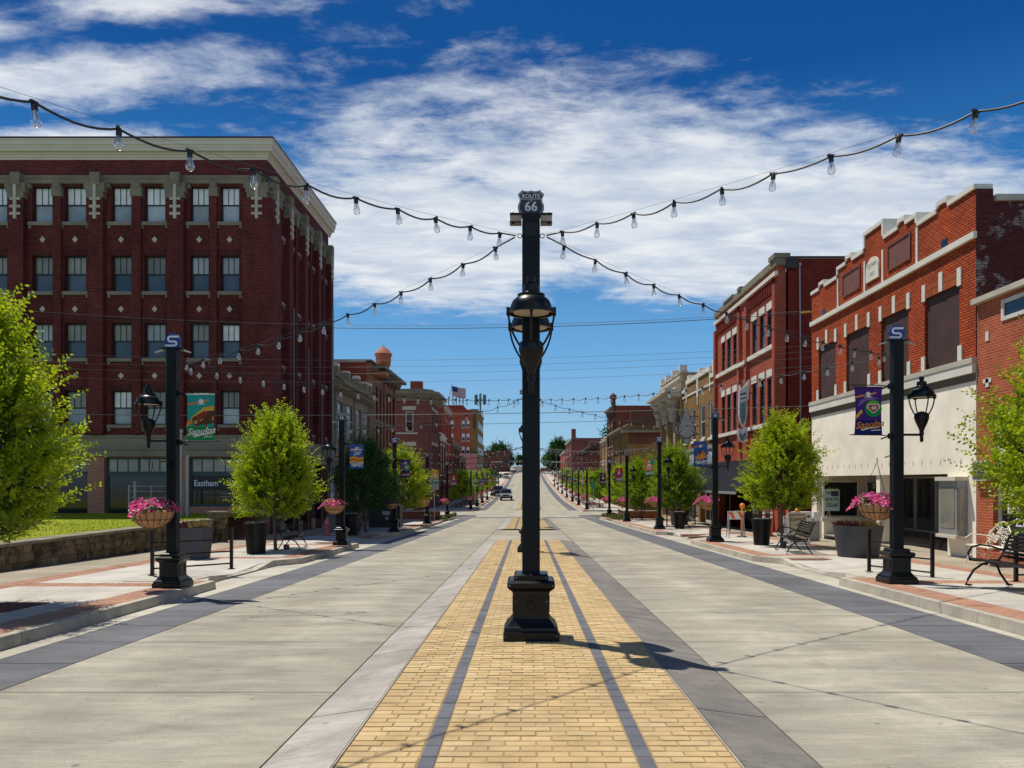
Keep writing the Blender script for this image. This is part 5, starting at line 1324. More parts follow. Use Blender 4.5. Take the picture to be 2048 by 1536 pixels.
for k_, (n, z0, z1) in enumerate([(.25, 10.4, 10.65), (.45, 10.65, 10.9), (.75, 10.9, 11.1), (1.0, 11.1, 11.45), (.3, 11.45, 11.7)]):
    rr = R_ + n; a2 = [(-10.6 - R_ + rr * math.sin(a), 84 + R_ - rr * math.cos(a)) for a in np.linspace(0, math.pi / 2, 9)]
    out = [(-24, 84 - n)] + a2 + [(-10.6 + n, 92.9), (-12, 92.9), (-12.9, 86.4), (-24, 86.4)]
    m_ = len(out); b.add([(p[0], p[1], z0) for p in out] + [(p[0], p[1], z1) for p in out], [tuple(range(m_))[::-1], tuple(range(m_, 2 * m_))] + [(i, (i + 1) % m_, m_ + (i + 1) % m_, m_ + i) for i in range(m_)])
b.build('cornice', 'old_stone', g)
b = MB(); b.box(-24, -11, 84.4, 92.8, 10.8, 10.9); b.box(-24, -11, 92.6, 92.9, -1.5, 10.8); b.box(-24, -23.7, 84.4, 92.6, -1.5, 10.8); b.build('roof', 'roof_dark', g)
b = MB(); b.box(-13.3, -12.0, 88, 89.3, 10.9, 13.1); b.build('chimney', 'brick_rust', g)
row_building('brick_building', 'taller plain red brick building right of the rounded corner', 'L', -10.6, 99.1, 107.5, -1.5, 11.5, 'brick_red', 'trim_stone', [(3.0, 5.2), (6.8, 9.4)], 3, 1.2, cornice=.2, sidemat='brick_rust')
row_building('ornate_shop', 'narrow shop with white curly gable and white tall window', 'L', -10.5, 93.0, 99.0, -1.4, 7.4, 'brick_plum', 'trim_white', [(2.4, 6.0)], 2, 1.4, cornice=.3, frame='white_frame', panes=('pane_shade', 'pane_dark'))
row_building('brick_building', 'dark brown brick shop with stone pilasters left of the pink wall', 'L', -10.6, 107.6, 120, -1.3, 7.3, 'brick_brown', 'old_stone', [(2.6, 5.2)], 5, 1.1, cornice=.4)
row_building('brick_building', 'low dark brick shop with white blocks on its parapet', 'L', -10.6, 120.1, 133, -1.2, 5.6, 'brick_brown', 'old_stone', [(2.6, 4.8)], 4, 1.2, cornice=.3)
g = thing('painted_shed', 'low pink painted wall building in front of the tall brick block', 'building', (-13, 138, -1)); b = MB(); b.box(-13.8, -9.9, 150, 154.8, -.6, 6.9); b.build('wall', 'pink_wall', g); boxpart('coping', 'trim_stone', g, -13.9, -9.8, 149.9, 154.8, 6.901, 7.0); boxpart('lower_band', 'trim_white', g, -13.8, -9.9, 149.95, 150, 2.6, 3.6)
g = thing('brick_tower_block', 'six storey red brick block with tan corner and rooftop antennas', 'building', (-18, 170, 0))
b = MB(); ops = []
colx = [(-18.6, -17.5), (-16.8, -15.7), (-14.2, -13.1), (-23, -21.9), (-21, -19.9)]
rz = [(12.5, 13.9), (9.8, 11.3), (7.2, 8.65), (4.4, 5.9)]
colx = [(-13.05, -12.4), (-12.1, -11.45), (-15.4, -14.7), (-17.4, -16.7)]
FT = Plane('F', 155.0); wallgrid(b, FT, -30, -11.1, -.5, 15.7, [(a, c, z0, z1) for a, c in colx for z0, z1 in rz]); b.build('front_wall', 'brick_red', g)
for a, c in colx:
    for z0, z1 in rz: win(g, FT, a, c, z0, z1, frame='white_frame', panes=('pane_blind', 'pane_dark'), sill='trim_stone', up_mull=1, fw=.1)
boxpart('corner_wall', 'brick_tan', g, -11.1, -9.9, 155, 176, -.5, 15.7)
b = MB()
for i in range(9):
    for z0, z1 in rz: b.box(-9.92, -9.86, 156.5 + i * 2.2, 157.6 + i * 2.2, z0, z1)
b.split('street_window', 'pane_dark', g)
boxpart('rear', 'brick_red', g, -30, -11.1, 155.4, 176, -.5, 15.6); boxpart('parapet_band', 'old_stone', g, -11.2, -9.75, 154.8, 176.1, 15.7, 16.2); boxpart('parapet', 'brick_rust', g, -30, -11.21, 154.9, 156, 15.7, 16.1); boxpart('penthouse', 'brick_rust', g, -17.5, -12.9, 157, 166, 16.1, 17.2)
boxpart('tile_panel', 'brick_brown', g, -10.75, -10.25, 154.9, 154.99, 12.2, 15.2)
b = MB()
for x in (-17.3, -16.2, -15.3, -14.6, -13.9, -13.2):
    b.tube([(x, 160, 16), (x, 160, 19.0 + (x * 7 % 1.4))], .07, 4); b.box(x - .13, x + .13, 159.8, 160.1, 17.8, 19.2)
b.split('rooftop_antenna', 'galvanised', g)
b = MB(); b.tube([(-10.75, 104.5, 11.6), (-10.1, 104.5, 14.9)], .05, 5); fp = b.build('flagpole', 'galvanised'); tag(fp, 'leaning flagpole on the roof edge of the plain red brick building', 'flagpole')
fl = thing('flag', 'United States flag flying on the leaning rooftop pole', 'flag', (-10.15, 104.5, 14.4))
def flag_part(a0, a1, c0, c1, nm, mt):
    b = MB(); vs = []; n = 8
    for i in range(n + 1):
        a = a0 + (a1 - a0) * i / n; wv = .09 * math.sin(a * 2.6); dp = -.14 * a + .04 * math.sin(a * 3)
        vs += [(-10.12 + a * .72, 104.5 + wv, 14.55 - c0 * .7 + dp), (-10.12 + a * .72, 104.5 + wv, 14.55 - c1 * .7 + dp)]
    b.add(vs, [(2 * i, 2 * i + 1, 2 * i + 3, 2 * i + 2) for i in range(n)]); b.build(nm, mt, fl)
for i in range(13):
    c0 = i * .15
    flag_part(1.05 if i < 7 else 0, 2.6, c0, c0 + .15, 'stripe', 'flag_red' if i % 2 == 0 else 'flag_white')
flag_part(0, 1.05, 0, 1.05, 'canton', 'flag_blue')
b = MB(); b.tube([(-11.4, 190, 0), (-11.4, 190, 23.4)], .22, 6)
for i in range(8):
    a = i * .785; b.box(-11.4 + 1.25 * math.cos(a) - .18, -11.4 + 1.25 * math.cos(a) + .18, 190 + 1.25 * math.sin(a) - .18, 190 + 1.25 * math.sin(a) + .18, 20.6, 23.0); b.tube([(-11.4, 190, 21.8), (-11.4 + 1.25 * math.cos(a), 190 + 1.25 * math.sin(a), 21.8)], .06, 4)
tag(b.build('phone_mast', 'tower_green'), 'tall green mobile phone mast behind the far brick block', 'mast')
row_building('brick_building', 'brown low brick building past the tall block with stone columns', 'L', -10.6, 188, 215, .3, 9.0, 'brick_brown', 'old_stone', [(4.0, 6.5)], 7, 1.6, depth=14, cornice=.3)
g = row_building('brick_building', 'wide dark brown block with a rounded corner closing the left side', 'L', -6.9, 300, 330, 4.5, 13.6, 'brick_brown', 'roof_dark', [(8.6, 10.8)], 5, 1.8, depth=22, cornice=0, shop=False)
b = MB(); b.box(-24, -18, 326, 330, 13, 17.0); b.build('roof_tank', 'trim_stone', g)
# --- right row
PR = Plane('R', 10.98)
wb = thing('white_shop_building', 'orange brick and white stucco shop building with stepped parapet and four boarded windows', 'building', (14, 24.2, -.5))
boards = [(19.5, 21.2), (22.1, 23.8), (24.66, 26.4), (27.3, 28.9)]
par = [(18.8, 20.0, 8.76), (20.0, 20.55, 8.92), (20.55, 21.57, 8.76), (21.57, 22.25, 9.04), (22.25, 22.7, 9.20), (22.7, 23.6, 9.04), (23.6, 25.0, 9.55), (25.0, 25.9, 9.04), (25.9, 26.4, 9.20), (26.4, 27.15, 9.04), (27.15, 28.3, 8.76), (28.3, 28.8, 8.92), (28.8, 29.6, 8.76)]
b = MB(); wallgrid(b, PR, 18.8, 29.6, 4.64, 8.5, [(a, c, 4.65, 6.62) for a, c in boards], th=.4)
for a, c, z in par: b.box(a, c, -.4, 0, 8.501, z, PR)
b.build('brick_front', 'brick_bright', wb)
boxpart('end_return', 'brick_side', wb, 18.78, 18.799, -.42, .001, 4.66, 8.755, P=PR)
b = MB()
for i, (a, c, z) in enumerate(par):
    b.box(a, c, -.42, .05, z, z + .12, PR)
    for e, (o_, f) in ((a, (i - 1, 1)), (c, (i + 1, -1))):
        if 0 <= o_ < len(par) and par[o_][2] < z: b.box(min(e - f * .004, e + f * .10), max(e - f * .004, e + f * .10), -.42, .045, par[o_][2] + .12, z - .002, PR)
b.build('coping', 'trim_white', wb)
b = MB(); b.box(18.74, 29.6, .001, .09, 7.55, 7.71, PR); b.build('stone_band', 'trim_white', wb)
b = MB()
for u in (21.6, 23.68, 24.94, 27.08): b.box(u - .05, u + .05, .001, .03, 7.712, 8.74, PR)
b.split('stone_strip', 'trim_white', wb)
b = MB()
for (a, c) in ((22.0, 23.3), (25.32, 26.62)):
    b.box(a, c, .001, .012, 8.02, 8.70, PR)
b.split('sign_panel', 'panel_rust', wb)
b = MB()
for (a, c) in ((22.0, 23.3), (25.32, 26.62)):
    for (p, q, r, s_) in ((a - .05, c + .05, 7.97, 8.02), (a - .05, c + .05, 8.7, 8.75), (a - .05, a, 8.02, 8.7), (c, c + .05, 8.02, 8.7)): b.box(p, q, .001, .04, r, s_, PR)
b.split('panel_frame', 'panel_rust', wb)
pts = [(23.9, 7.98), (24.78, 7.98)] + [(24.34 + .44 * math.cos(a), 8.36 + .34 * math.sin(a)) for a in np.linspace(0, math.pi, 13)]
b = MB(); b.poly(pts, .001, .05, PR); tb = b.build('date_stone', 'trim_white', wb)
b = MB(); b.text('COWN', .20, PR(24.34, .053, 8.45), (0, -1, 0), (-1, 0, 0), depth=.002); b.text('1915', .17, PR(24.34, .053, 8.16), (0, -1, 0), (-1, 0, 0), depth=.002); b.build('lettering', 'old_stone', tb)
for u in (20.2, 28.4): boxpart('wall_vent', 'pane_dark', wb, u - .14, u + .14, .001, .012, 7.76, 7.96, P=PR)
for (a, c) in boards:
    o = boxpart('boarded_window', 'plywood', wb, a, (a + c) / 2 - .004, -.10, -.06, 4.66, 6.62, P=PR); boxpart('board', 'plywood', o, (a + c) / 2 + .004, c, -.10, -.065, 4.66, 6.62, P=PR)
    boxpart('soldier_lintel', 'brick_bright_soldier', wb, a, c, .001, .02, 6.62, 6.95, P=PR)
    b = MB()
    for u, z0, z1 in ((a - .02, 6.56, 7.02), (c + .02, 6.56, 7.02), ((a + c) / 2, 6.63, 7.14), (a - .05, 4.66, 5.04), (c + .05, 4.66, 5.04)): b.box(u - .09, u + .09, .003, .035, z0, z1, PR)
    b.split('stone_block', 'trim_white', wb)
b = MB(); b.box(18.76, 29.6, -.05, .12, 4.50, 4.635, PR); b.build('stone_ledge', 'trim_stone', wb)
b = MB(); b.box(18.78, 29.6, -.3, .10, 4.26, 4.498, PR); b.build('white_fascia', 'trim_white', wb)
b = MB(); b.box(18.79, 29.6, .001, .03, 4.07, 4.258, PR); b.build('shadow_gap_band', 'brown_wood', wb)  # dark brown strip standing in for the shadow line under the fascia
HD = 1.80
b = MB(); wallgrid(b, PR, 18.78, 29.6, -.9, 4.258, [(20.05, 29.1, -1, HD)], th=.35); b.build('stucco_wall', 'stucco', wb)
b = MB()
for u in np.arange(18.95, 29.2, .48): b.box(u - .006, u + .006, .001, .008, HD + .22 + .07 * ((u * 3) % 1), HD + .38, PR)
tag(b.build('metal_hooks', 'galvanised', wb), kind='stuff')
# recessed entry
b = MB(); b.box(20.05, 29.1, -3.2, -.35, HD + .02, HD + .12, PR); b.build('entry_ceiling', 'stucco', wb)
b = MB(); b.box(28.55, 28.75, -3.2, -.06, -.9, .25, PR); b.box(28.9, 29.1, -3.2, -.36, .25, HD, PR); b.box(20.05, 20.25, -3.2, -.36, -.9, HD, PR); b.box(24.0, 24.25, -.35, -.05, -.9, HD, PR); b.build('entry_wall', 'stucco', wb)
Fd = Plane('F', 28.55)
o = win(wb, Fd, 11.02, 12.35, .28, 1.62, n=-.02, frame='trim_cream', panes=('pane_shop',), sash=False, mull=(0, 0), sill='trim_white')
win(wb, Fd, 12.62, 13.3, -.3, 1.62, n=-.02, frame='trim_cream', panes=('pane_night',), sash=False)
b = MB(); b.text('21', .24, (12.95, 28.54, 1.42), (1, 0, 0), (0, -1, 0), depth=.003, bold=.004); b.build('house_number', 'sign_white', wb)
Pb = Plane('R', 13.6)
b = MB(); b.box(20.25, 28.5, -.2, -.12, -.9, -.15, Pb); b.build('bulkhead', 'bronze_frame', wb)
for (a, c) in ((21.0, 22.4), (22.45, 24.2), (24.25, 25.6), (25.65, 27.0), (27.05, 28.4)): win(wb, Pb, a, c, -.14, 1.78, n=-.05, frame='galvanised', panes=('pane_shop',), sash=False, fw=.07)
b = MB(); b.box(20.05, 28.55, -3.0, -.02, gz(22) + .12, gz(22) + .15, PR); b.build('entry_floor', 'walk_tan', wb)
# display case on the wall
b = MB(); b.box(19.15, 20.0, .001, .26, .25, 1.62, PR); dc = b.build('display_case', 'galvanised', wb)
boxpart('pane', 'pane_dusty', dc, 19.25, 19.9, .262, .27, .42, 1.45, P=PR); b = MB(); b.box(19.1, 20.05, .001, .34, 1.62, 1.72, PR); b.box(19.1, 20.05, .001, .32, .17, .249, PR); b.build('case_trim', 'trim_cream', dc)
Fc = Plane('F', 20.0 - .86); b = MB(); b.box(10.74, 10.96, 0.002, .012, .4, 1.45, Fc); b.build('case_end', 'pane_dusty', dc)
roof_box(wb, PR, 18.8, 29.6, 16, -.9, 8.45, 'brick_side', n0=-.401, parapet=.6)
b = MB(); b.box(18.7, 19.15, -16, -.45, 8.451, 8.60, PR); b.build('side_coping', 'trim_stone', wb)
b = MB(); b.box(12.9, 13.3, 18.78, 18.8, 7.4, 7.8); b.build('bricked_opening', 'brick_alley', wb)
# poster in the window
ps = thing('poster', 'pale teal poster reading THE ROUTE CELLAR in the left shop window', 'poster', (11.2, 28.2, .5))
boxpart('board', 'poster_teal', ps, 10.93, 11.50, 28.24, 28.26, .52, 1.32)
b = MB(); b.text('THE', .125, (11.07, 28.237, 1.18), (1, 0, 0), (0, -1, 0), depth=.002, bold=.005, sx=.8); b.text('ROUTE', .17, (11.215, 28.237, .93), (1, 0, 0), (0, -1, 0), depth=.002, bold=.006, sx=.86); b.text('CELLAR', .17, (11.215, 28.237, .73), (1, 0, 0), (0, -1, 0), depth=.002, bold=.006, sx=.74)
b.box(11.18, 11.46, 28.234, 28.239, 1.06, 1.25); b.build('lettering', 'poster_ink', ps)
b = MB(); b.tube([(10.98, 28.2, .27), (11.1, 28.22, .55)], .012, 4); b.tube([(11.15, 28.2, .27), (11.1, 28.22, .55)], .012, 4); b.build('easel_leg', 'trim_cream', ps)
# bail bonds shop
bb = thing('brick_shop', 'one storey orange brick bail bonds shop at the right edge', 'building', (13, 13.5, -.4))
b = MB(); wallgrid(b, PR, 8.5, 18.74, -.8, 5.9, [(11, 18.1, -.05, 3.3), (10, 17.75, 5.3, 5.78)], th=.35); b.build('wall', 'brick_bonds', bb)
b = MB(); b.box(8.5, 18.78, -.4, .14, 5.9, 6.03, PR); b.build('coping', 'trim_stone', bb)
roof_box(bb, PR, 8.5, 18.74, 10, -.8, 5.9, 'brick_alley')
o = win(bb, PR, 10.0, 17.75, 5.3, 5.78, n=.03, frame='white_frame', panes=('pane_dark',), sash=False, mull=(3, 0), fw=.09)
o = win(bb, PR, 11, 18.1, -.05, 1.95, n=-.12, frame='white_frame', panes=('pane_shop',), sash=False, mull=(2, 0), fw=.10)
b = MB(); b.text('Woods', .42, PR(17.15, -.15, 1.32), (0, -1, 0), (-1, 0, 0), depth=.003, shear=.3, bold=.006, sx=.95); b.text('BAIL BONDS', .30, PR(17.0, -.15, .96), (0, -1, 0), (-1, 0, 0), depth=.003, bold=.008, sx=.95); b.text('227-2000', .26, PR(17.05, -.15, .66), (0, -1, 0), (-1, 0, 0), depth=.003, bold=.006, sx=.9); b.build('lettering', 'sign_white', o)
boxpart('white_panel', 'trim_white', bb, 11, 18.1, -.20, -.08, 2.0, 3.3, P=PR)
b = MB()
for z in (4.95, 3.85): b.box(18.25, 18.37, .001, .02, z, z + .22, PR)
b.box(18.15, 18.47, .001, .02, 3.95, 4.05, PR); b.split('stone_inset', 'trim_white', bb)
b = MB(); b.box(18.15, 18.72, .001, .14, 1.62, 2.10, PR); ac = b.build('vent_box', 'white_frame', bb)
b = MB()
for i in range(7): z = 1.67 + i * .058; b.box(18.2, 18.67, .141, .152, z, z + .035, PR)
b.split('louvre', 'planter_grey', ac)
# tall red brick building
tb = thing('brick_building', 'tall two bay red brick building with stone lintels across the alley', 'building', (16, 39, -.8))
W1 = [(34.3, 35.05), (35.45, 36.2), (36.65, 37.4)]; W2 = [(40.1, 40.85), (41.3, 42.05), (42.5, 43.2)]
ops = [(a, c, z0, z1) for a, c in W1 + W2 for z0, z1 in ((7.75, 9.35), (4.30, 6.32))]
b = MB(); wallgrid(b, PR, 33.6, 44.6, -1.2, 11.05, ops + [(34.3, 43.8, -1, 2.7)]); b.build('wall', 'brick_red', tb)
for a, c in W1 + W2:
    for z0, z1 in ((7.75, 9.35), (4.30, 6.32)): win(tb, PR, a, c, z0, z1, n=-.05, panes=('pane_dark', 'pane_night'), lintel='trim_white', fw=.06)
for u in (33.75, 38.1, 39.4, 44.4): boxpart('pilaster', 'brick_red', tb, u - .17, u + .17, .001, .16, 3.2, 10.25, P=PR)
b = MB()
for (a, c) in ((33.6, 38.0), (39.5, 44.6)): b.box(a, c, .001, .12, 7.50, 7.70, PR); b.box(a, c, .001, .12, 4.08, 4.26, PR)
b.box(38.0, 39.5, .001, .22, 7.42, 7.6, PR); b.box(33.56, 44.6, .001, .14, 10.62, 10.80, PR); b.split('string_course', 'trim_white', tb)
b = MB()
for (a, c) in ((34.0, 37.9), (39.6, 44.2)):
    k_ = int((c - a) / .24)
    for i in range(k_): u = a + (i + .5) * (c - a) / k_; b.box(u - .06, u + .06, .001, .10, 9.95, 10.5, PR)
    b.box(a, c, .001, .13, 10.5, 10.6, PR)
b.split('corbel', 'brick_alley', tb)
b = MB(); b.box(33.5, 44.6, -.45, .12, 11.05, 11.35, PR); b.box(33.45, 34.3, -.5, .20, 11.352, 11.55, PR); b.box(39.0, 39.5, -.5, .18, 11.352, 11.5, PR); b.box(40.5, 42.4, -.45, .16, 11.352, 11.46, PR); b.build('parapet_cap', 'old_stone', tb)
roof_box(tb, PR, 33.6, 44.6, 9.5, -1.2, 11.35, 'brick_alley', n0=-.46)
FA = Plane('F', 33.6)
b = MB(); b.box(11.45, 20.5, .001, .05, 11.352, 11.44, FA); b.build('flashing', 'roof_dark', tb)
b = MB(); b.tube([(11.95, 33.5, 3.9), (11.93, 33.5, 7.4), (11.9, 33.5, 11.0)], .035, 6); b.box(11.85, 11.95, 33.42, 33.58, 11.0, 11.1); b.build('conduit', 'galvanised', tb)
boxpart('ledge', 'old_stone', tb, 12.0, 20.4, 33.35, 33.6, 3.8, 3.98); boxpart('painted_wall', 'red_wall_paint', tb, 11.7, 20.4, 33.55, 33.6, -1.1, 3.79)
boxpart('gutter_bracket', 'roof_dark', tb, 11.30, 11.8, 33.42, 33.6, 10.9, 11.34)
# blade sign
bs = thing('blade_sign', 'arrow shaped blade sign with teal panels on the tall red building', 'sign', (10.6, 37.4, 4.4))
FB = Plane('F', 37.5)
def sgn(nm, mt, pts, n, d): b = MB(); b.poly([(a, c) for a, c in pts], n, d, FB); return b.build(nm, mt, bs)
o = sgn('sign_body', 'sign_silver', [(10.33, 5.55), (10.36, 6.25), (10.42, 6.10), (10.54, 6.18), (10.66, 6.3), (10.78, 6.5), (10.86, 6.55), (10.80, 5.6), (10.72, 5.5), (10.74, 4.95), (10.66, 4.45), (10.52, 4.22), (10.38, 4.48), (10.32, 4.9)], 0, .12)
sgn('sign_panel', 'teal_paint', [(10.39, 5.42), (10.66, 5.50), (10.67, 4.9), (10.60, 4.5), (10.52, 4.36), (10.42, 4.5), (10.38, 4.9)], .121, .01)
sgn('sign_bars', 'sign_black', [(10.38, 5.78), (10.68, 5.86), (10.68, 5.93), (10.38, 5.85)], .121, .01); sgn('sign_bars', 'sign_black', [(10.38, 5.58), (10.68, 5.66), (10.68, 5.71), (10.38, 5.63)], .121, .01)
sgn('lower_badge', 'sign_silver', [(10.28, 4.18), (10.38, 4.20), (10.52, 4.08), (10.66, 4.24), (10.76, 4.22), (10.74, 3.8), (10.64, 3.55), (10.50, 3.48), (10.36, 3.58), (10.29, 3.85)], 0, .10)
sgn('lower_panel', 'teal_paint', [(10.34, 4.0), (10.50, 3.86), (10.68, 4.02), (10.66, 3.80), (10.58, 3.62), (10.50, 3.56), (10.40, 3.64), (10.35, 3.82)], .101, .01)
b = MB(); b.tube([(10.75, 37.45, 5.9), (10.98, 37.45, 5.9)], .03, 5); b.tube([(10.7, 37.45, 4.0), (10.98, 37.45, 4.0)], .03, 5); b.split('bracket', 'black_frame', bs)
# tan brick shop with the awning
ah = thing('brick_building', 'tan brick shop with white stone stepped parapet and black awning', 'building', (16, 49, -1))
wn = [(45.0, 46.2), (47.3, 48.6), (49.9, 51.2), (52.3, 53.5)]
b = MB(); wallgrid(b, PR, 44.61, 54.0, -1.3, 7.75, [(a, c, 4.25, 6.4) for a, c in wn] + [(44.9, 48.6, -1.2, 2.0), (49.2, 53.6, -1.2, 2.0)]); b.box(45.9, 52.6, -.35, 0, 7.751, 8.2, PR); b.build('wall', 'brick_tan', ah)
for a, c in wn: win(ah, PR, a, c, 4.25, 6.4, n=-.04, frame='white_frame', panes=('pane_night', 'pane_dark'), fw=.13, sill='trim_white')
b = MB()
for (a, c, z0, z1) in ((44.61, 45.9, 7.75, 8.0), (45.8, 52.7, 8.2, 8.5), (52.6, 54.0, 7.75, 8.0)): b.box(a, c, -.4, .08, z0, z1, PR)
b.box(45.8, 46.0, .001, .06, 7.0, 8.2, PR); b.box(52.5, 52.7, .001, .06, 7.0, 8.2, PR); b.box(49.0, 49.4, .001, .07, 7.0, 8.2, PR); b.box(49.12, 49.28, .001, .06, 6.5, 7.0, PR)
for a, c in ((44.7, 45.8), (46.0, 49.0), (49.4, 52.5), (52.7, 54.0)): b.box(a, c, .001, .05, 7.35, 7.47, PR)
for a in (44.62, 48.5, 51.6): b.box(a, a + .6, -.38, .08, 8.502 if a > 45 else 8.001, 8.75, PR)
b.split('parapet_stone', 'trim_white', ah)
b = MB(); b.box(44.62, 54, .001, .14, 3.55, 3.75, PR); b.box(44.62, 54, .001, .04, 2.55, 3.5, PR); b.build('sign_fascia', 'galvanised', ah)
b = MB(); b.text('ARROWHEAD', .8, PR(51.5, .05, 3.05), (0, -1, 0), (-1, 0, 0), depth=.02, bold=.012, sx=.8); b.text('TY', .8, PR(45.6, .05, 3.05), (0, -1, 0), (-1, 0, 0), depth=.02, bold=.012, sx=.8); b.build('lettering', 'sign_white', ah)
roof_box(ah, PR, 44.61, 54.0, 12, -1.3, 7.75, 'brick_tan')
o = win(ah, PR, 49.2, 53.6, -1.0, 2.0, n=-.3, frame='trim_cream', panes=('pane_shop',), sash=False, mull=(3, 1), fw=.2)
win(ah, PR, 44.9, 48.6, -1.0, 2.0, n=-.3, frame='trim_cream', panes=('pane_shop',), sash=False, mull=(2, 0), fw=.2)
for q in (34.3, 38.9): win(tb, PR, q, q + 4.5, -1.0, 2.7, n=-.9, frame='black_frame', panes=('pane_shop',), sash=False, mull=(3, 1))
aw = thing('awning', 'black standing seam metal awning over the right hand shops', 'awning', (10.3, 40, 1))
b = MB(); U0, U1 = 34.6, 47.6; zt, zb, nb = 2.62, 1.12, 1.55
b.add([PR(U0, .12, zt), PR(U1, .12, zt), PR(U1, nb, zb), PR(U0, nb, zb), PR(U0, .12, zt - .05), PR(U1, .12, zt - .05), PR(U1, nb, zb - .05), PR(U0, nb, zb - .05)], [(0, 1, 2, 3), (4, 7, 6, 5), (0, 4, 5, 1), (1, 5, 6, 2), (2, 6, 7, 3), (3, 7, 4, 0)]); b.build('awning_deck', 'awning_metal', aw)
cache = None
for i in range(54):
    u = U0 + .1 + i * (U1 - U0 - .2) / 53; b = MB()
    b.add([PR(u - .025, .12, zt + .05), PR(u + .025, .12, zt + .05), PR(u + .025, nb, zb + .05), PR(u - .025, nb, zb + .05), PR(u - .025, .12, zt), PR(u + .025, .12, zt), PR(u + .025, nb, zb), PR(u - .025, nb, zb)], [(0, 1, 2, 3), (0, 4, 5, 1), (1, 5, 6, 2), (2, 6, 7, 3), (3, 7, 4, 0)]); b.build('rib', 'awning_metal', aw)
b = MB(); b.box(U0, U1, nb, nb + .04, zb - .10, zb + .02, PR); b.build('awning_edge', 'galvanised', aw)
for u in (36, 39.5, 43.5, 47.2):
    b = MB(); x_, y_, _ = PR(u, nb - .1, 0); b.tube([(x_, y_, gz(u) + .13), (x_, y_, zb)], .04, 6); b.build('awning_post', 'black_frame', aw)
# pine shaped sign
tsn = thing('tree_shaped_sign', 'grey pine tree shaped hanging sign with black outline', 'sign', (10.1, 48.9, 5.3))
FS = Plane('F', 48.9)
half = [(0, 6.25), (.13, 5.98), (.18, 5.72), (.30, 5.56), (.34, 5.30), (.46, 5.10), (.48, 4.86), (.60, 4.62), (.42, 4.60), (.10, 4.38)]
pl = [(10.16 + a * 1.05, c) for a, c in half] + [(10.16 - a * 1.05, c) for a, c in half[::-1][:-1]]
def tsp(nm, mt, pts, n, d): b = MB(); b.poly(pts, n, d, FS); b.build(nm, mt, tsn)
tsp('sign_edge', 'sign_black', [(10.16 + (a - 10.16) * 1.13, 5.25 + (c - 5.25) * 1.07) for a, c in pl], -.06, .12); tsp('sign_face', 'grey_sign', pl, .061, .02)
tsp('trunk_edge', 'sign_black', [(9.92, 4.0), (10.40, 4.0), (10.40, 4.36), (9.92, 4.36)], -.05, .10); tsp('trunk_face', 'grey_sign', [(9.98, 4.05), (10.34, 4.05), (10.34, 4.32), (9.98, 4.32)], .051, .02)
for s_ in (-1, 1): tsp('bough_line', 'sign_black', [(10.16 + s_ * .60, 4.66), (10.16 + s_ * .30, 4.86), (10.16 + s_ * .34, 4.78), (10.16 + s_ * .46, 4.66)], .082, .01)
b = MB()
for z in (5.75, 4.62): b.tube([(10.3, 48.9, z), (10.98, 48.9, z)], .035, 5)
b.split('bracket', 'black_frame', tsn)
# ornate classical front
oc = row_building('ornate_building', 'narrow tan building with big white carved capitals and projecting cornice', 'R', 10.98, 54.1, 62.6, -1.4, 9.3, 'brick_cream', 'trim_stone', [(3.2, 6.4)], 3, 1.3, cornice=.2, frame='white_frame', panes=('pane_night', 'pane_dark'))
for u in (55.6, 58.4, 61.2):
    b = MB(); cx, cy, _ = PR(u, .38, 0); boxpart('pilaster', 'brick_cream', oc, u - .28, u + .28, .001, .3, 2.4, 5.9, P=PR); b.lathe([(.24, 5.9), (.26, 6.0), (.34, 6.4), (.28, 6.5), (.46, 6.9), (.34, 7.0), (.52, 7.35), (.56, 7.45)], 14, (cx, cy, 0)); b.box(cx - .55, cx + .55, cy - .55, cy + .55, 7.45, 7.6)
    for q in range(8): a = q * .785; b.ball((cx + .42 * math.cos(a), cy + .42 * math.sin(a), 7.0 + .12 * (q % 2)), .12, 6, 4)
    sh = b; b = MB(); b.v = sh.v[:0]
    tag(sh.build('column', 'trim_stone', oc))
b = MB(); b.box(54.15, 62.5, .001, .9, 7.6, 7.9, PR); b.box(54.1, 62.6, .001, 1.25, 7.9, 8.12, PR); b.box(54.2, 62.4, .001, .5, 8.12, 8.3, PR); b.build('entablature', 'trim_stone', oc)
b = MB()
for u in (54.5, 57.3, 60, 62.2): b.box(u - .2, u + .2, -.36, .15, 9.42, 9.85, PR)
b.split('parapet_block', 'trim_white', oc)
# beyond the side street
g = row_building('brick_building', 'brown and tan brick corner building with projecting grey cornice', 'R', 10.98, 82.8, 97, -1.6, 7.7, 'brick_tan', 'old_stone', [(1.9, 5.0)], 8, .85, depth=11, cornice=.9, sash=False, sidemat='brick_tan')
boxpart('side_cornice', 'old_stone', g, 10.2, 21.9, 81.9, 82.8, 6.85, 7.1); boxpart('side_frieze', 'brick_brown', g, 11.0, 21.9, 82.6, 82.8, 5.7, 6.84); boxpart('side_parapet', 'brick_brown', g, 11.2, 21.9, 82.7, 83.1, 7.71, 9.3)
FX = Plane('F', 82.8)
win(g, FX, 17.6, 20.2, 3.9, 4.9, n=.03, frame='roof_dark', panes=('pane_dark',), sash=False); win(g, FX, 17.6, 20.2, 1.0, 2.4, n=.03, frame='roof_dark', panes=('pane_dark',), sash=False)
b = MB(); b.tube([(14.0, 82.5, 3.4), (17.8, 81.4, 1.9)], .14, 4); b.build('boom', 'trim_stone', g)
g = row_building('brick_building', 'taller brown brick building with round finial behind the corner building', 'R', 10.98, 97.1, 104, -1.5, 11.2, 'brick_brown', 'old_stone', [(2.5, 4.9), (6.2, 8.6)], 3, 1.3, depth=12, cornice=.5, sidemat='brick_rust')
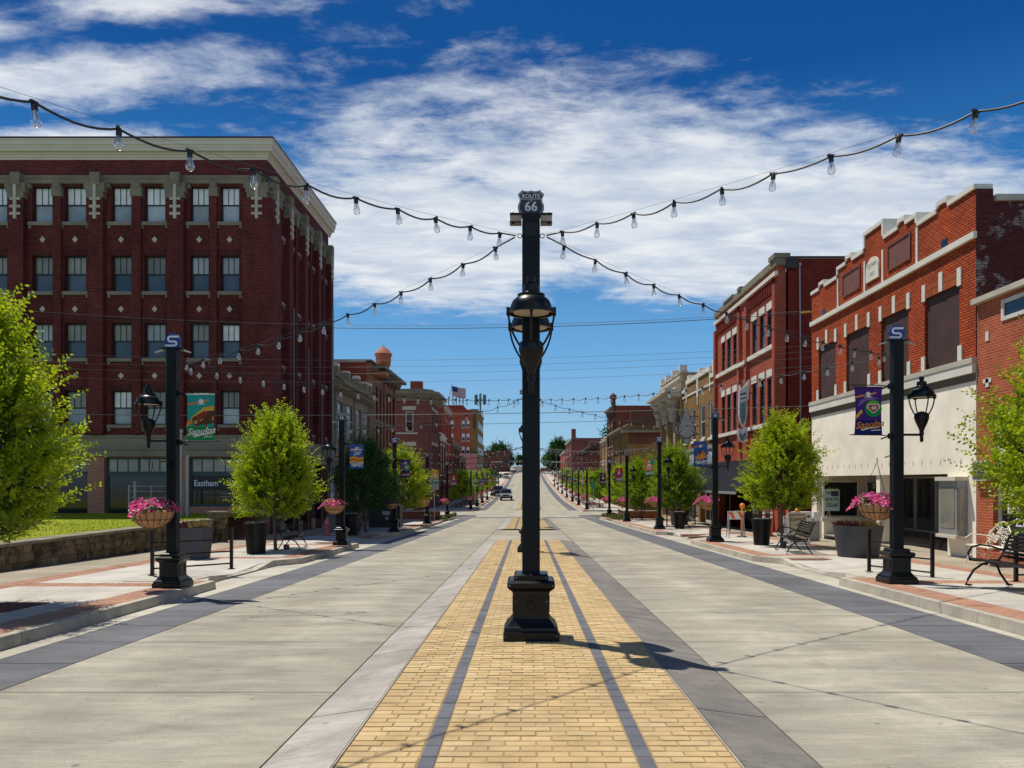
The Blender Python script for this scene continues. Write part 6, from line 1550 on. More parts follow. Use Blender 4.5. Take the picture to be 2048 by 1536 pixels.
b = MB(); b.lathe([(.3, 0), (.3, .7), (.45, .8), (.42, 1.2), (.1, 1.5)], 10, (11.0, 97.5, 11.3)); b.build('finial', 'brick_brown', g)
row_building('brick_building', 'narrow tan brick building with green window frames', 'R', 10.98, 104.1, 113, -1.4, 7.6, 'brick_cream', 'trim_stone', [(1.6, 3.9), (4.6, 6.7)], 6, .8, cornice=.25, frame='white_frame')
g = row_building('brick_building', 'low orange red brick building with dark sloping cornice', 'R', 10.98, 118, 150, -1.3, 7.4, 'brick_rust', 'roof_dark', [(3.4, 5.6)], 9, 1.1, cornice=1.2)
g = row_building('brick_building', 'dark red brick building with two white sash windows on its end wall', 'R', 10.98, 187, 215, .2, 12.2, 'brick_plum', 'trim_stone', [(5, 8)], 6, 1.4, depth=14, cornice=.3, front_wins=[(15.2, 17.6, 8.4, 11.4, 'white_frame', ('pane_shade', 'pane_night')), (15.0, 17.2, 2.6, 5.6, 'white_frame', ('pane_shade', 'pane_night'))])
b = MB(); b.box(10.98, 12.0, 187, 188.2, 12.3, 14.4); b.build('chimney', 'brick_plum', g)
boxpart('white_annexe', 'trim_white', g, 12.5, 18, 184, 186.9, .2, 4.2)
row_building('brick_building', 'low red brick building in front of the big far tree', 'R', 10.98, 216, 250, 1.2, 10.4, 'brick_red', 'trim_stone', [(5, 8)], 7, 1.5, depth=14, cornice=.3)
row_building('brick_building', 'small pale roofed building far up the hill on the right', 'R', 9.5, 330, 352, 5.5, 10.5, 'brick_cream', 'trim_white', [(7.4, 9)], 4, 1.5, depth=12, cornice=.2, shop=False)
# ------------------------------------------------------------------ retaining wall and lawn, left
rw = random.Random(11)
sw_ = thing('stone_wall', 'low rubble stone retaining wall in front of the lawn', 'wall', (-10.75, 18, gz(18)))
b = MB(); ys = [8.0, 14, 20, 26.2]
for p, q in zip(ys[:-1], ys[1:]): b.hexa([(-11.05, p, gz(p) - .1), (-10.64, p, gz(p) - .1), (-10.64, q, gz(q) - .1), (-11.05, q, gz(q) - .1)], [(-11.05, p, .27), (-10.64, p, .27), (-10.64, q, .27), (-11.05, q, .27)])
b.build('mortar_core', 'wall_mortar', sw_)
nst = 0
y = 13.0
def stone(x0, x1, y0, y1, z0, z1, parent, nm='stone'):
    b = MB(); j = lambda s: rw.uniform(-s, s); e = .018
    bot = [(x0, y0 + e + j(.01), z0 + e + j(.008)), (x1 + j(.02), y0 + j(.012), z0 + j(.01)), (x1 + j(.02), y1 + j(.012), z0 + j(.01)), (x0, y1 - e, z0 + e)]
    top = [(x0, y0 + e, z1 - e), (x1 - .012 + j(.02), y0 + j(.012), z1 + j(.01)), (x1 - .012 + j(.02), y1 + j(.012), z1 + j(.01)), (x0, y1 - e, z1 - e)]
    b.hexa(bot, top)
    cx = ((x0 + x1) / 2, (y0 + y1) / 2)
    return b.build(nm, 'wall_stone', parent)
cols_y = 8.2
level = .26
while level > -.62:
    hgt = rw.uniform(.13, .20); z1 = level; z0 = level - hgt
    y = 12.5 + rw.uniform(0, .3)
    while y < 26.1:
        L = rw.uniform(.22, .52) * (1 if y < 20 else 1.25); y2 = min(y + L, 26.15)
        if z1 > gz(y) + .14 and y2 - y > .1:
            stone(-10.72, -10.615, y + .012, y2 - .012, max(z0 + .012, gz(y2) + .1), z1 - .012, sw_)
        y = y2
    level = z0
y = 8.2
while y < 26.1:
    y2 = min(y + rw.uniform(.5, .95), 26.15); b = MB(); b.box(-11.08, -10.58 + rw.uniform(-.02, .02), y + .006, y2 - .006, .262 + rw.uniform(0, .008), .33 + rw.uniform(0, .008)); b.build('cap_stone', 'old_stone', sw_); y = y2
pp = thing('stone_pillar', 'square rubble stone pillar with flat cap ending the low wall', 'pillar', (-10.6, 26.5, gz(26.5)))
boxpart('core', 'wall_mortar', pp, -10.82, -10.38, 26.22, 26.66, -.6, .5)
z = -.58
while z < .48:
    h = min(rw.uniform(.14, .2), .5 - z); x = -10.83
    while x < -10.39:
        x2 = min(x + rw.uniform(.14, .26), -10.37); b = MB(); b.box(x + .01, x2 - .01, 26.185 + rw.uniform(-.01, .01), 26.25, z + .01, z + h - .01); b.build('stone', 'wall_stone', pp); x = x2
    y = 26.2
    while y < 26.66:
        y2 = min(y + rw.uniform(.15, .26), 26.68); b = MB(); b.box(-10.39, -10.345, y + .01, y2 - .01, z + .01, z + h - .01); b.build('stone', 'wall_stone', pp); y = y2
    z += h
boxpart('cap_stone', 'old_stone', pp, -10.9, -10.3, 26.14, 26.74, .50, .575)
b = MB(); nx, ny = 20, 16; vs = []; fs = []
for j in range(ny + 1):
    for i in range(nx + 1):
        x = -30 + (30 - 11.04) * i / nx; yy = 6 + 26.25 * j / ny; vs.append((x, yy, .265 + .03 * math.sin(x * .5) * math.sin(yy * .3) - (.12 if j == ny and False else 0)))
for j in range(ny):
    for i in range(nx): q = j * (nx + 1) + i; fs.append((q, q + 1, q + nx + 2, q + nx + 1))
b.add(vs, fs, True); tag(b.build('lawn', 'lawn'), kind='structure')
rg = np.random.default_rng(8); n = 26000
px = -11.06 - rg.uniform(0, 1, n) ** 1.4 * 10; py = 13.5 + rg.uniform(0, 1, n) * 18; h = rg.uniform(.02, .055, n); a = rg.uniform(0, 6.28, n); wd = .006
zz = .265 + .03 * np.sin(px * .5) * np.sin(py * .3)
V = np.stack([np.stack([px - wd * np.cos(a), py - wd * np.sin(a), zz], 1), np.stack([px + wd * np.cos(a), py + wd * np.sin(a), zz], 1), np.stack([px + rg.uniform(-.03, .03, n), py + rg.uniform(-.03, .03, n), zz + h], 1)], 1).reshape(-1, 3)
me = bpy.data.meshes.new('grass'); me.vertices.add(n * 3); me.vertices.foreach_set('co', V.astype(np.float32).ravel()); me.loops.add(n * 3); me.loops.foreach_set('vertex_index', np.arange(n * 3, dtype=np.int32))
me.polygons.add(n); me.polygons.foreach_set('loop_start', np.arange(0, n * 3, 3, dtype=np.int32)); me.polygons.foreach_set('loop_total', np.full(n, 3, dtype=np.int32)); me.materials.append(M['lawn']); me.update(calc_edges=True)
tag(link('grass', me), 'short sunlit grass on the raised lawn', 'grass', kind='stuff')
# pipe railing and posts behind the lawn
rl = thing('pipe_railing', 'grey pipe railing with ball topped posts in front of the dark shop window', 'railing', (-15, 29.5, .26))
b = MB()
for x, zt_ in ((-15.25, 1.45), (-15.02, 1.5), (-13.2, 1.5)):
    b.tube([(x, 29.5, .2), (x, 29.5, zt_)], .05 if x != -15.25 else .03, 8)
b.ball((-15.02, 29.5, 1.55), .08, 8, 6); b.ball((-13.2, 29.5, 1.55), .07, 8, 6)
b.split('post', 'galvanised', rl)
b = MB()
for z in (1.42, 1.22, .98, .5): b.tube([(-15.25, 29.5, z), (-13.2, 29.5, z)], .022, 6)
b.tube([(-14.4, 29.5, .2), (-14.4, 29.5, 1.42)], .02, 6); b.split('rail', 'galvanised', rl)
b = MB()
for i in range(9): b.tube([(-15.2 + i * .1, 29.56, .3), (-15.2 + i * .1, 29.56, .9)], .01, 4)
b.split('baluster', 'galvanised', rl)
for x, zt_, lab in ((-13.13, 3.45, 'tall silver pole with a ball top behind the nearest left banner'), (-12.88, 2.6, 'plain galvanised pole just right of the ball topped one')):
    b = MB(); b.tube([(x, 29.2, .2), (x, 29.2, zt_)], .055, 8)
    if zt_ > 3: b.ball((x, 29.2, zt_ + .06), .10, 8, 6)
    tag(b.build('metal_pole', 'galvanised'), lab, 'pole')
# ------------------------------------------------------------------ street furniture
def guard_rail(lab, x0, x1, y, n=3, dy=0.0):
    z = gz(y) + .13; t = thing('guard_rail', lab, 'railing', ((x0 + x1) / 2, y, z), 'black guard rails at the crossing ramps')
    for x, yy in ((x0, y), (x1, y + dy)):
        b = MB(); b.box(x - .028, x + .028, yy - .028, yy + .028, z, z + .86); b.box(x - .06, x + .06, yy - .06, yy + .06, z, z + .012); b.build('post', 'black_paint', t)
    for k_ in range(n):
        zz_ = z + .12 + k_ * .25; b = MB(); b.tube([(x0, y, zz_), (x1, y + dy, zz_)], .017, 6); b.build('rail', 'black_paint', t)
guard_rail('black guard rail behind the nearest left lamp post', -7.25, -6.10, 14.9, 3, 1.0)
guard_rail('black guard rail behind the nearest right lamp post', 6.95, 7.60, 15.6, 3, -1.2)
guard_rail('black rail post at the right edge between the two benches', 8.72, 9.9, 13.7, 3)
guard_rail('far black guard rail left of the second planter on the right', 7.3, 8.2, 40.0, 3)
# planters
def planter(lab, x, y, r, h, square=False, z=None):
    z = gz(y) + .13; t = thing('planter', lab, 'planter', (x, y, z), 'big grey sidewalk planters')
    b = MB(); prof = [(r * .80, 0), (r * .82, .04), (r, h - .03), (r, h), (r * .93, h), (r * .92, h - .06), (.02, h - .07)]
    b.lathe([(r_ , z_) for r_, z_ in prof], 4 if square else 30, (x, y, z), smooth=not square, sq=square); b.build('pot', 'planter_grey', t)
    rr = random.Random(int(x * 100)); g1, g2 = MB(), MB()
    for i in range(420):
        a = rr.uniform(0, 6.28); q = r * .9 * math.sqrt(rr.random()); p = Vector((x + q * math.cos(a), y + q * math.sin(a), z + h - .06)); l = rr.uniform(.12, .30)
        d = Vector((math.cos(a) * .5 + rr.uniform(-.5, .5), math.sin(a) * .5 + rr.uniform(-.5, .5), 1)).normalized() * l; s_ = d.orthogonal().normalized() * rr.uniform(.008, .022)
        m_ = g1 if (math.cos(a) > -.1) else g2
        if m_ is g2: s_ *= 1.8; d *= .8
        m_.add([tuple(p - s_ * .5), tuple(p + s_ * .5), tuple(p + d * .6 + s_), tuple(p + d), tuple(p + d * .6 - s_)], [(0, 1, 2, 3, 4)])
    tag(g1.build('dry_plants', 'dry_grass', t), kind='stuff'); tag(g2.build('red_plants', 'dark_red_leaf', t), kind='stuff'); return t
planter('square grey planter of dry grass beside the low stone wall', -8.15, 18.9, .33, .78, True)
planter('big round grey planter behind the nearest right lamp post', 8.45, 19.6, .60, .80)
planter('round grey planter beyond the second right lamp post', 8.75, 44.0, .56, .82)
planter('dark planter in shade left of the third left lamp post', -8.0, 35.0, .55, .95)
# trash cans with vertical slats
def can():
    t = thing('litter_bin', 'x', 'litter bin', (0, 0, 0), 'black slatted litter bins')
    b = MB(); b.lathe([(.20, .02), (.215, .05), (.25, .72), (.25, .78)], 20); b.build('liner', 'black_plastic', t)
    b = MB(); b.lathe([(.235, 0), (.235, .05), (.20, .05)], 24); b.lathe([(.22, .75), (.31, .80), (.32, .83), (.26, .84), (.20, .83)], 24); b.build('hoop', 'black_paint', t)
    def R(z): return .235 + .07 * (z / .8) ** 1.6
    sm_ = MB(); vs = []
    for z in np.linspace(.04, .80, 7): vs += [(R(z), -.021, z), (R(z), .021, z), (R(z) + .008, .021, z), (R(z) + .008, -.021, z)]
    sm_.add(vs, [(4 * i + j, 4 * i + (j + 1) % 4, 4 * i + 4 + (j + 1) % 4, 4 * i + 4 + j) for i in range(6) for j in range(4)] + [(3, 2, 1, 0), (24, 25, 26, 27)])
    me = sm_.mesh('slat', 'black_paint')
    for i in range(24):
        o = link('slat', me, t); o.rotation_euler = (0, 0, 2 * math.pi * i / 24)
    b = MB()
    for i in range(26):
        a = i * .55; b.ball((.22 * math.cos(a), .22 * math.sin(a), .845), .016, 5, 3)
    tag(b.build('rim_studs', 'galvanised', t), kind='stuff')
    return t
cn = can()
cans = [(-7.28, 20.7, 1.0, 'black slatted litter bin on the left, nearest, beside the small bench'), (7.52, 24.6, 1.0, 'black slatted litter bin under the lime tree on the right'), (-7.1, 31.2, 1.05, 'black litter bin in shade beyond the second left lamp post'), (7.55, 37.9, 1, 'black litter bin behind the third right lamp post')]
for i, (x, y, s_, lab) in enumerate(cans):
    loc = (x, y, gz(y) + .13)
    if i == 0: cn.location = loc; cn['label'] = lab; BASE[cn.name] = Vector(loc)
    else: copy_tree(cn, loc, .3 * i, lab, scale=(s_,) * 3)
# benches: seat faces +y locally
def bench(L, name='bench', mat='black_paint', nseat=9):
    t = thing(name, 'x', 'bench', (0, 0, 0), 'black slatted street benches')
    me = {}
    def slat(y, z, tilt, w_, nm):
        b = MB(); b.box(-L / 2 + .03, L / 2 - .03, -w_ / 2, w_ / 2, -.008, .008); o = b.build(nm, mat, t); o.location = (0, y, z); o.rotation_euler = (tilt, 0, 0)
    for i in range(nseat): q = i / (nseat - 1); slat(.26 - .46 * q, .44 + .012 * math.cos(q * 3.1) - .02 * q, (-.5 if i == 0 else 0.05), .042, 'seat_slat')
    for i in range(7):
        q = i / 6; slat(-.24 - .14 * q - .05 * q * q, .50 + .36 * q, 1.25 + .3 * q if q < .9 else 1.9, .044, 'back_slat')
    for x in ([-L / 2, L / 2] if L < 1.7 else [-L / 2, 0, L / 2]):
        b = MB(); r = .019
        b.tube([(x, .27, 0), (x, .33, .02), (x, .30, .10), (x, .20, .26), (x, .05, .36), (x, -.06, .38), (x, -.18, .36), (x, -.24, .2), (x, -.36, .03), (x, -.40, 0)], r, 6)
        b.tube([(x, .28, .43), (x, .10, .41), (x, -.22, .42), (x, -.30, .56), (x, -.38, .78), (x, -.46, .90)], r, 6)
        if x != 0: b.tube([(x, .26, .44), (x, .30, .54), (x, .24, .64), (x, .10, .68), (x, -.08, .66), (x, -.30, .58)], r * .9, 6)
        b.box(x - .03, x + .03, .24, .34, 0, .02); b.box(x - .03, x + .03, -.44, -.35, 0, .02)
        b.build('end_frame', mat, t)
    return t
bn = bench(1.55)
bl = [(7.72, 12.15, math.pi / 2 + .0, 'long black slatted bench, nearest, cut by the right edge of the photo', 1.0), (-6.95, 22.9, -math.pi / 2 + .15, 'small black bench beside the lime tree on the left', .92), (7.35, 21.25, math.pi / 2 - .12, 'black slatted bench facing the street in front of the COME IN board', .95),
      (-7.2, 32.6, -math.pi / 2, 'shaded black bench left of the third left lamp post', .95), (8.1, 39.2, math.pi / 2, 'black bench behind the third right lamp post', .95), (7.6, 52.3, math.pi / 2, 'far black bench beside the fourth right lamp post', .95), (12.4, 21.9, 1.9, 'small black bench inside the recessed shop entry', .7)]
for i, (x, y, r, lab, s_) in enumerate(bl):
    loc = (x, y, gz(y) + .135 + (.02 if x > 12 else 0))
    if i == 0: bn.location = loc; bn.rotation_euler = (0, 0, r); bn['label'] = lab; BASE[bn.name] = Vector(loc)
    else: copy_tree(bn, loc, r, lab, scale=(s_,) * 3)
# ornate cream cast bench
cb = thing('cast_bench', 'cream ornate cast iron bench in front of the bail bonds window', 'bench', (0, 0, 0))
b = MB(); b.box(-.55, .55, -.22, .22, .40, .425); b.build('seat', 'cast_white', cb)
b = MB()
rr = random.Random(3)
for i in range(46):
    x = rr.uniform(-.5, .5); z = .47 + rr.random() * (.42 * math.cos(x / .5 * 1.15) + .02); q = rr.uniform(.03, .06)
    b.tube([(x + q * math.cos(a), -.22 - (z - .45) * .25, z + q * math.sin(a)) for a in np.linspace(0, 6.28, 9)], .009, 4)
b.tube([(x, -.22 - .12 * math.cos(x / .55 * 1.3), .46 + .50 * math.cos(x / .55 * 1.3)) for x in np.linspace(-.55, .55, 15)], .014, 5); b.build('lattice_back', 'cast_white', cb)
for x in (-.52, .52):
    b = MB(); b.tube([(x, .24, 0), (x, .17, .15), (x, .22, .40)], .017, 5); b.tube([(x, -.26, 0), (x, -.18, .18), (x, -.22, .40), (x, -.24, .5)], .017, 5); b.tube([(x, .2, .42), (x, .24, .56), (x, .12, .66), (x, -.1, .64), (x, -.26, .62)], .014, 5); b.tube([(x, .19, .12), (x, 0, .26), (x, -.19, .12)], .010, 4); b.build('leg', 'cast_white', cb)
cb.location = (10.25, 17.1, gz(17.1) + .135); cb.rotation_euler = (0, 0, math.pi / 2 - .1)
# fire hydrant
hy = thing('fire_hydrant', 'faded pinkish red fire hydrant in the shade behind the second left post', 'hydrant', (-7.95, 30.6, gz(30.6) + .13))
b = MB(); c_ = (-7.95, 30.6, gz(30.6) + .13); b.lathe([(.15, 0), (.15, .05), (.10, .06), (.095, .45), (.13, .46), (.13, .50), (.12, .52), (.10, .62), (.04, .69), (.025, .70), (.025, .74)], 12, c_); b.build('barrel', 'hydrant_paint', hy)
for s_ in (-1, 1): b = MB(); b.tube([(c_[0] + s_ * .08, c_[1], c_[2] + .38), (c_[0] + s_ * .17, c_[1], c_[2] + .38)], .05, 8); b.build('nozzle', 'hydrant_paint', hy)
b = MB(); b.tube([(c_[0], c_[1] - .08, c_[2] + .36), (c_[0], c_[1] - .18, c_[2] + .36)], .065, 8); b.build('nozzle', 'hydrant_paint', hy)
# key sign, window easels
ks = thing('hanging_sign', 'white vertical KEY sign with black letters behind the second left post', 'sign', (-7.9, 34, .8))
b = MB(); b.box(-8.22, -7.84, 34.0, 34.06, .55, 1.72); b.build('panel', 'sign_white', ks); b = MB(); b.box(-8.65, -8.5, 34.0, 34.06, .62, 1.7); b.build('side_panel', 'sign_white', ks)
b = MB()
for q, ch in enumerate('KEY'): b.text(ch, .34, (-8.0, 33.99, 1.52 - q * .30), (1, 0, 0), (0, -1, 0), depth=.003, bold=.008)
b.box(-8.1, -7.9, 33.985, 33.998, .66, .69); b.build('lettering', 'sign_black', ks)
b = MB(); b.box(-8.7, -7.84, 34.01, 34.05, 1.75, 1.8); b.build('hanger', 'black_frame', ks); b = MB(); b.tube([(-8.7, 34.03, 1.78), (-10.6, 34.03, 1.78)], .03, 5); b.build('bracket', 'black_frame', ks)
# barricades, delineators, sandwich board, boxes
def barricade(lab, x, y, s_=1.0, rot=0.0):
    t = thing('barricade', lab, 'barricade', (0, 0, 0), 'orange and white barricades')
    b = MB(); b.box(-.28, .28, -.03, -.005, .62, .90); b.build('board', 'sign_white', t)
    b = MB()
    for a in (-.25, .05): b.poly([(a, .88), (a + .12, .88), (a + .24, .64), (a + .12, .64)], -.036, .005)
    b.split('stripe', 'orange_plastic', t)
    for sx in (-1, 1):
        b = MB(); b.tube([(sx * .25, -.02, .9), (sx * .27, -.16, 0)], .016, 4); b.tube([(sx * .25, 0, .9), (sx * .27, .18, 0)], .016, 4); b.build('leg', 'galvanised', t)
    b = MB(); b.box(-.27, .27, -.13, -.11, .14, .18); b.build('crossbar', 'galvanised', t)
    b = MB(); b.lathe([(.03, .90), (.04, .98)], 8, (.22, -.01, 0)); b.ball((.22, -.01, 1.08), .095, 12, 8, (1, 1, 1)); b.build('warning_light', 'orange_light', t)
    t.location = (x, y, gz(y) + .13); t.scale = (s_,) * 3; t.rotation_euler = (0, 0, rot)
barricade('orange and white barricade with a round orange light, nearer the second right post', 8.0, 29.4, 1.12)
barricade('orange light barricade half hidden behind the sandwich board', 9.15, 26.6, .98)
def delin(lab, x, y, s_=1.0):
    t = thing('traffic_delineator', lab, 'delineator post', (0, 0, 0), 'orange tubular delineators')
    b = MB(); b.lathe([(.055, .02), (.05, .9), (.045, 1.05), (.055, 1.07), (.05, 1.12), (.02, 1.14)], 10); b.build('tube', 'orange_plastic', t)
    b = MB(); b.lathe([(.054, .72), (.053, .80)], 10); b.lathe([(.0535, .88), (.052, .97)], 10); b.build('reflective_band', 'sign_white', t)
    b = MB(); b.lathe([(.20, 0), (.20, .03), (.10, .05)], 12); b.build('base', 'rubber', t)
    t.location = (x, y, gz(y) + .13); t.scale = (s_,) * 3
delin('orange delineator standing alone right of the barricade', 8.38, 29.9); delin('orange delineator behind the litter bin, left of a pair', 9.35, 30.3); delin('orange delineator behind the litter bin, right of a pair', 9.62, 30.2); delin('orange delineator behind the trunk of the lime tree', 8.95, 26.4, .95)
sb = thing('sandwich_board', 'white sandwich board with red border and handwritten Come in', 'sandwich board', (0, 0, 0))
b = MB(); b.add([(-.36, -.22, 0), (.36, -.22, 0), (.32, -.02, 1.05), (-.32, -.02, 1.05), (-.36, -.19, 0), (.36, -.19, 0), (.32, .01, 1.05), (-.32, .01, 1.05)], [(0, 1, 2, 3), (7, 6, 5, 4), (0, 4, 5, 1), (1, 5, 6, 2), (2, 6, 7, 3), (3, 7, 4, 0)]); b.add([(-.36, .22, 0), (.36, .22, 0), (.32, .02, 1.05), (-.32, .02, 1.05)], [(0, 1, 2, 3)]); b.build('frame', 'sign_white', sb)
up_ = Vector((0, .2, 1.05)).normalized(); nn_ = Vector((0, -1.05, .2)).normalized()
def onb(x, zf, lift): p = Vector((0, -.22 + .2 * zf, 1.05 * zf)) + nn_ * lift; return (x, p.y, p.z)
b = MB(); b.add([onb(-.29, .10, .004), onb(.29, .10, .004), onb(.26, .93, .004), onb(-.26, .93, .004)], [(0, 1, 2, 3)]); b.build('border', 'red_ink', sb)
b = MB(); b.add([onb(-.265, .13, .007), onb(.265, .13, .007), onb(.24, .90, .007), onb(-.24, .90, .007)], [(0, 1, 2, 3)]); b.build('panel', 'cream_board', sb)
b = MB(); b.text('Come in', .15, onb(0, .78, .011), (1, 0, .1), tuple(nn_), tuple(up_), depth=.001, shear=.35, bold=.002); b.text("we're", .12, onb(0, .62, .011), (1, 0, .1), tuple(nn_), tuple(up_), depth=.001, shear=.35); b.build('lettering', 'poster_ink', sb)
sb.location = (8.75, 24.9, gz(24.9) + .13); sb.rotation_euler = (0, 0, .1)
nb = thing('donation_box', 'row of small white boxes behind the sandwich board', 'box', (9.5, 26.9, gz(26.9) + .13)); zb_ = gz(26.9) + .13
for i, (a, c) in enumerate(((9.35, 9.72), (9.74, 9.98), (10.05, 10.28))): boxpart('box', 'sign_white', nb, a, c, 26.9, 27.2, zb_ + .70, zb_ + 1.02)
b = MB(); b.box(9.35, 10.28, 26.95, 27.15, zb_ + .0, zb_ + .69); b.build('stand', 'galvanised', nb)
b = MB(); b.box(9.42, 9.62, 26.895, 26.9, zb_ + .8, zb_ + .95); b.box(9.80, 9.92, 26.895, 26.9, zb_ + .82, zb_ + .9); b.split('slot', 'poster_ink', nb)
b = MB(); b.lathe([(.08, 0), (.09, .12), (.07, .16)], 8, (-6.9, 22.1, gz(22.1) + .13)); tag(b.build('stone_marker', 'planter_grey'), 'small grey stone block on the pavement beside the left bench', 'stone')
b = MB(); b.lathe([(.09, 0), (.10, .18), (.07, .2)], 8, (7.75, 23.2, gz(23.2) + .13)); tag(b.build('stone_marker', 'planter_grey'), 'small grey block on the pavement left of the right bench', 'stone')
# street signs on thin poles
def pole_sign(lab, x, y, h, w_, hh, mat, zr=0):
    z = gz(y) + .1; t = thing('street_sign', lab, 'street sign', (x, y, z)); b = MB(); b.tube([(x, y, z), (x, y, z + h)], .03, 6); b.build('pole', 'galvanised', t); b = MB(); b.box(x - w_ / 2, x + w_ / 2, y - .04, y - .02, z + h - hh, z + h); b.build('panel', mat, t)
pole_sign('blank grey backed street sign right of the fourth left lamp post', -6.05, 50.5, 3.0, .6, .9, 'galvanised'); pole_sign('small street sign beside the side street, right kerb', 7.0, 80.5, 3.0, .5, .8, 'traffic_green')
# low brick planter walls with shrubs by the side street
def bed(lab, x0, x1, y0, y1, s_):
    t = thing('brick_planter_wall', lab, 'planter wall', ((x0 + x1) / 2, (y0 + y1) / 2, gz(y0) + .1)); z = gz(y0)
    b = MB(); b.box(x0, x1, y0, y0 + .35, z - .3, z + .65); b.box(x0, x0 + .35, y0 + .35, y1, z - .3, z + .65); b.build('wall', 'brick_mid', t); b = MB(); b.box(x0 - .05, x1 + .05, y0 - .05, y0 + .40, z + .651, z + .72); b.box(x0 - .05, x0 + .4, y0 + .4, y1, z + .651, z + .72); b.build('cap', 'bracket_tan', t)
bed('low red brick planter wall with tan cap at the left side street corner', -9.2, -6.2, 55, 60, 1); bed('low red brick planter wall with tan cap at the right side street corner', 7.2, 9.8, 56.5, 60.5, 1)
def shrubs(lab, x0, x1, y0, y1, mat, h, n, seed):
    rg = np.random.default_rng(seed); b = MB(); px = rg.uniform(x0, x1, n); py = rg.uniform(y0, y1, n)
    for a, c in zip(px, py):
        z = gz(c) + .1 + rg.uniform(0, h) * (.6 + .4 * math.sin(a * 3) * math.cos(c * 2)); d = rg.normal(0, 1, 3); d /= np.linalg.norm(d); e = np.cross(d, rg.normal(0, 1, 3)); e /= np.linalg.norm(e); s_ = .09
        p = np.array([a, c, z]); b.add([tuple(p - d * s_), tuple(p + e * s_ * .5), tuple(p + d * s_), tuple(p - e * s_ * .5)], [(0, 1, 2, 3)])
    tag(b.build('shrub_bed', mat), lab, 'shrubs', kind='stuff')
shrubs('low yellow green shrubs at the left side street corner', -6.4, -5.7, 54, 63, 'leaf_shrub', .35, 1500, 1); shrubs('low olive shrubs at the right side street corner', 6.2, 7.3, 53, 64, 'leaf_shrub', .4, 1800, 2)
shrubs('reddish flowers along the far right sidewalk', 7.0, 9.2, 86, 130, 'dark_red_leaf', .5, 1500, 3); shrubs('reddish flowers along the far left sidewalk', -8.8, -6.6, 86, 130, 'dark_red_leaf', .5, 1300, 4)
# bicycle-less grey cabinet and dark bins in the left shade
cbn = thing('utility_cabinet', 'dark utility cabinet with pale stickers right of the third left post', 'cabinet', (-6.9, 39.5, gz(39.5) + .13)); z = gz(39.5) + .13
b = MB(); b.box(-8.1, -6.5, 39.5, 40.4, z, z + 1.1); b.poly([(-8.1, z + 1.1), (-6.5, z + 1.1), (-6.9, z + 1.28), (-7.8, z + 1.28)], 39.5, .9); b.build('body', 'black_frame', cbn); b = MB(); b.box(-7.4, -7.0, 39.49, 39.5, z + .65, z + .85); b.box(-7.25, -7.1, 39.49, 39.5, z + .4, z + .55); b.split('sticker', 'galvanised', cbn)
# ------------------------------------------------------------------ traffic signals at the far junction
def signal(lab, x, y, xe, h, heads):
    z = gz(y); t = thing('traffic_signal', lab, 'traffic signal', (x, y, z), 'mast arm traffic signals')
    b = MB(); b.tube([(x, y, z), (x, y, z + h + .3)], .13, 8); b.build('mast', 'galvanised', t); b = MB(); b.tube([(x, y, z + h), (xe, y, z + h + .25)], [.13, .08], 6); b.build('arm', 'galvanised', t)
    for hx in heads:
        b = MB(); b.box(hx - .2, hx + .2, y - .25, y - .05, z + h - .55, z + h + .6); b.build('signal_head', 'black_plastic', t)
    b = MB(); hx = (x + xe) / 2; b.box(hx - .9, hx + .9, y - .15, y - .1, z + h - .05, z + h + .45); b.build('street_name_plate', 'traffic_green' if x > 0 else 'sign_blue', t)
signal('left mast arm traffic signal at the far junction', -8.8, 192, -1.2, 5.6, (-5.0, -1.6)); signal('right mast arm traffic signal at the far junction', 9.8, 192, .8, 5.6, (1.2, 5.6))
for i, (x, y, lab) in enumerate([(-7.4, 205, 'thin pole at the top of the hill left of the road'), (8.2, 212, 'thin pole at the top of the hill right of the road'), (13, 280, 'tall utility pole by the big far tree')]):
    b = MB(); z = gz(y); b.tube([(x, y, z), (x, y, z + 9)], .12, 6); b.tube([(x - .9, y, z + 8.3), (x + .9, y, z + 8.3)], .06, 4); tag(b.build('utility_pole', 'brown_wood'), lab, 'pole')
for lab, x0, x1, y, h_, mt in (('far pale house on the hill left of the road', -20, -12, 430, 5.5, 'trim_white'), ('far tan house on the hill right of the road', 16, 26, 440, 6, 'trim_stone'), ('far low white shop on the hill right of the crossing', 12, 20, 360, 4.0, 'trim_white')):
    z = gz(y); t = thing('house', lab, 'house', ((x0 + x1) / 2, y, z)); boxpart('wall', mt, t, x0, x1, y, y + 9, z - 1, z + h_ * .62)
    b = MB(); b.add([(x0 - .4, y - .4, z + h_ * .62), (x1 + .4, y - .4, z + h_ * .62), (x1 + .4, y + 9.4, z + h_ * .62), (x0 - .4, y + 9.4, z + h_ * .62), (x0 + 1, y + 4.5, z + h_), (x1 - 1, y + 4.5, z + h_)], [(0, 1, 5, 4), (1, 2, 5), (2, 3, 4, 5), (3, 0, 4), (3, 2, 1, 0)]); b.build('roof', 'roof_dark', t)
    for q in range(3):
        u = x0 + (x1 - x0) * (q + .5) / 3; boxpart('window', 'pane_dark', t, u - .6, u + .6, y - .05, y, z + 1, z + 2.3)
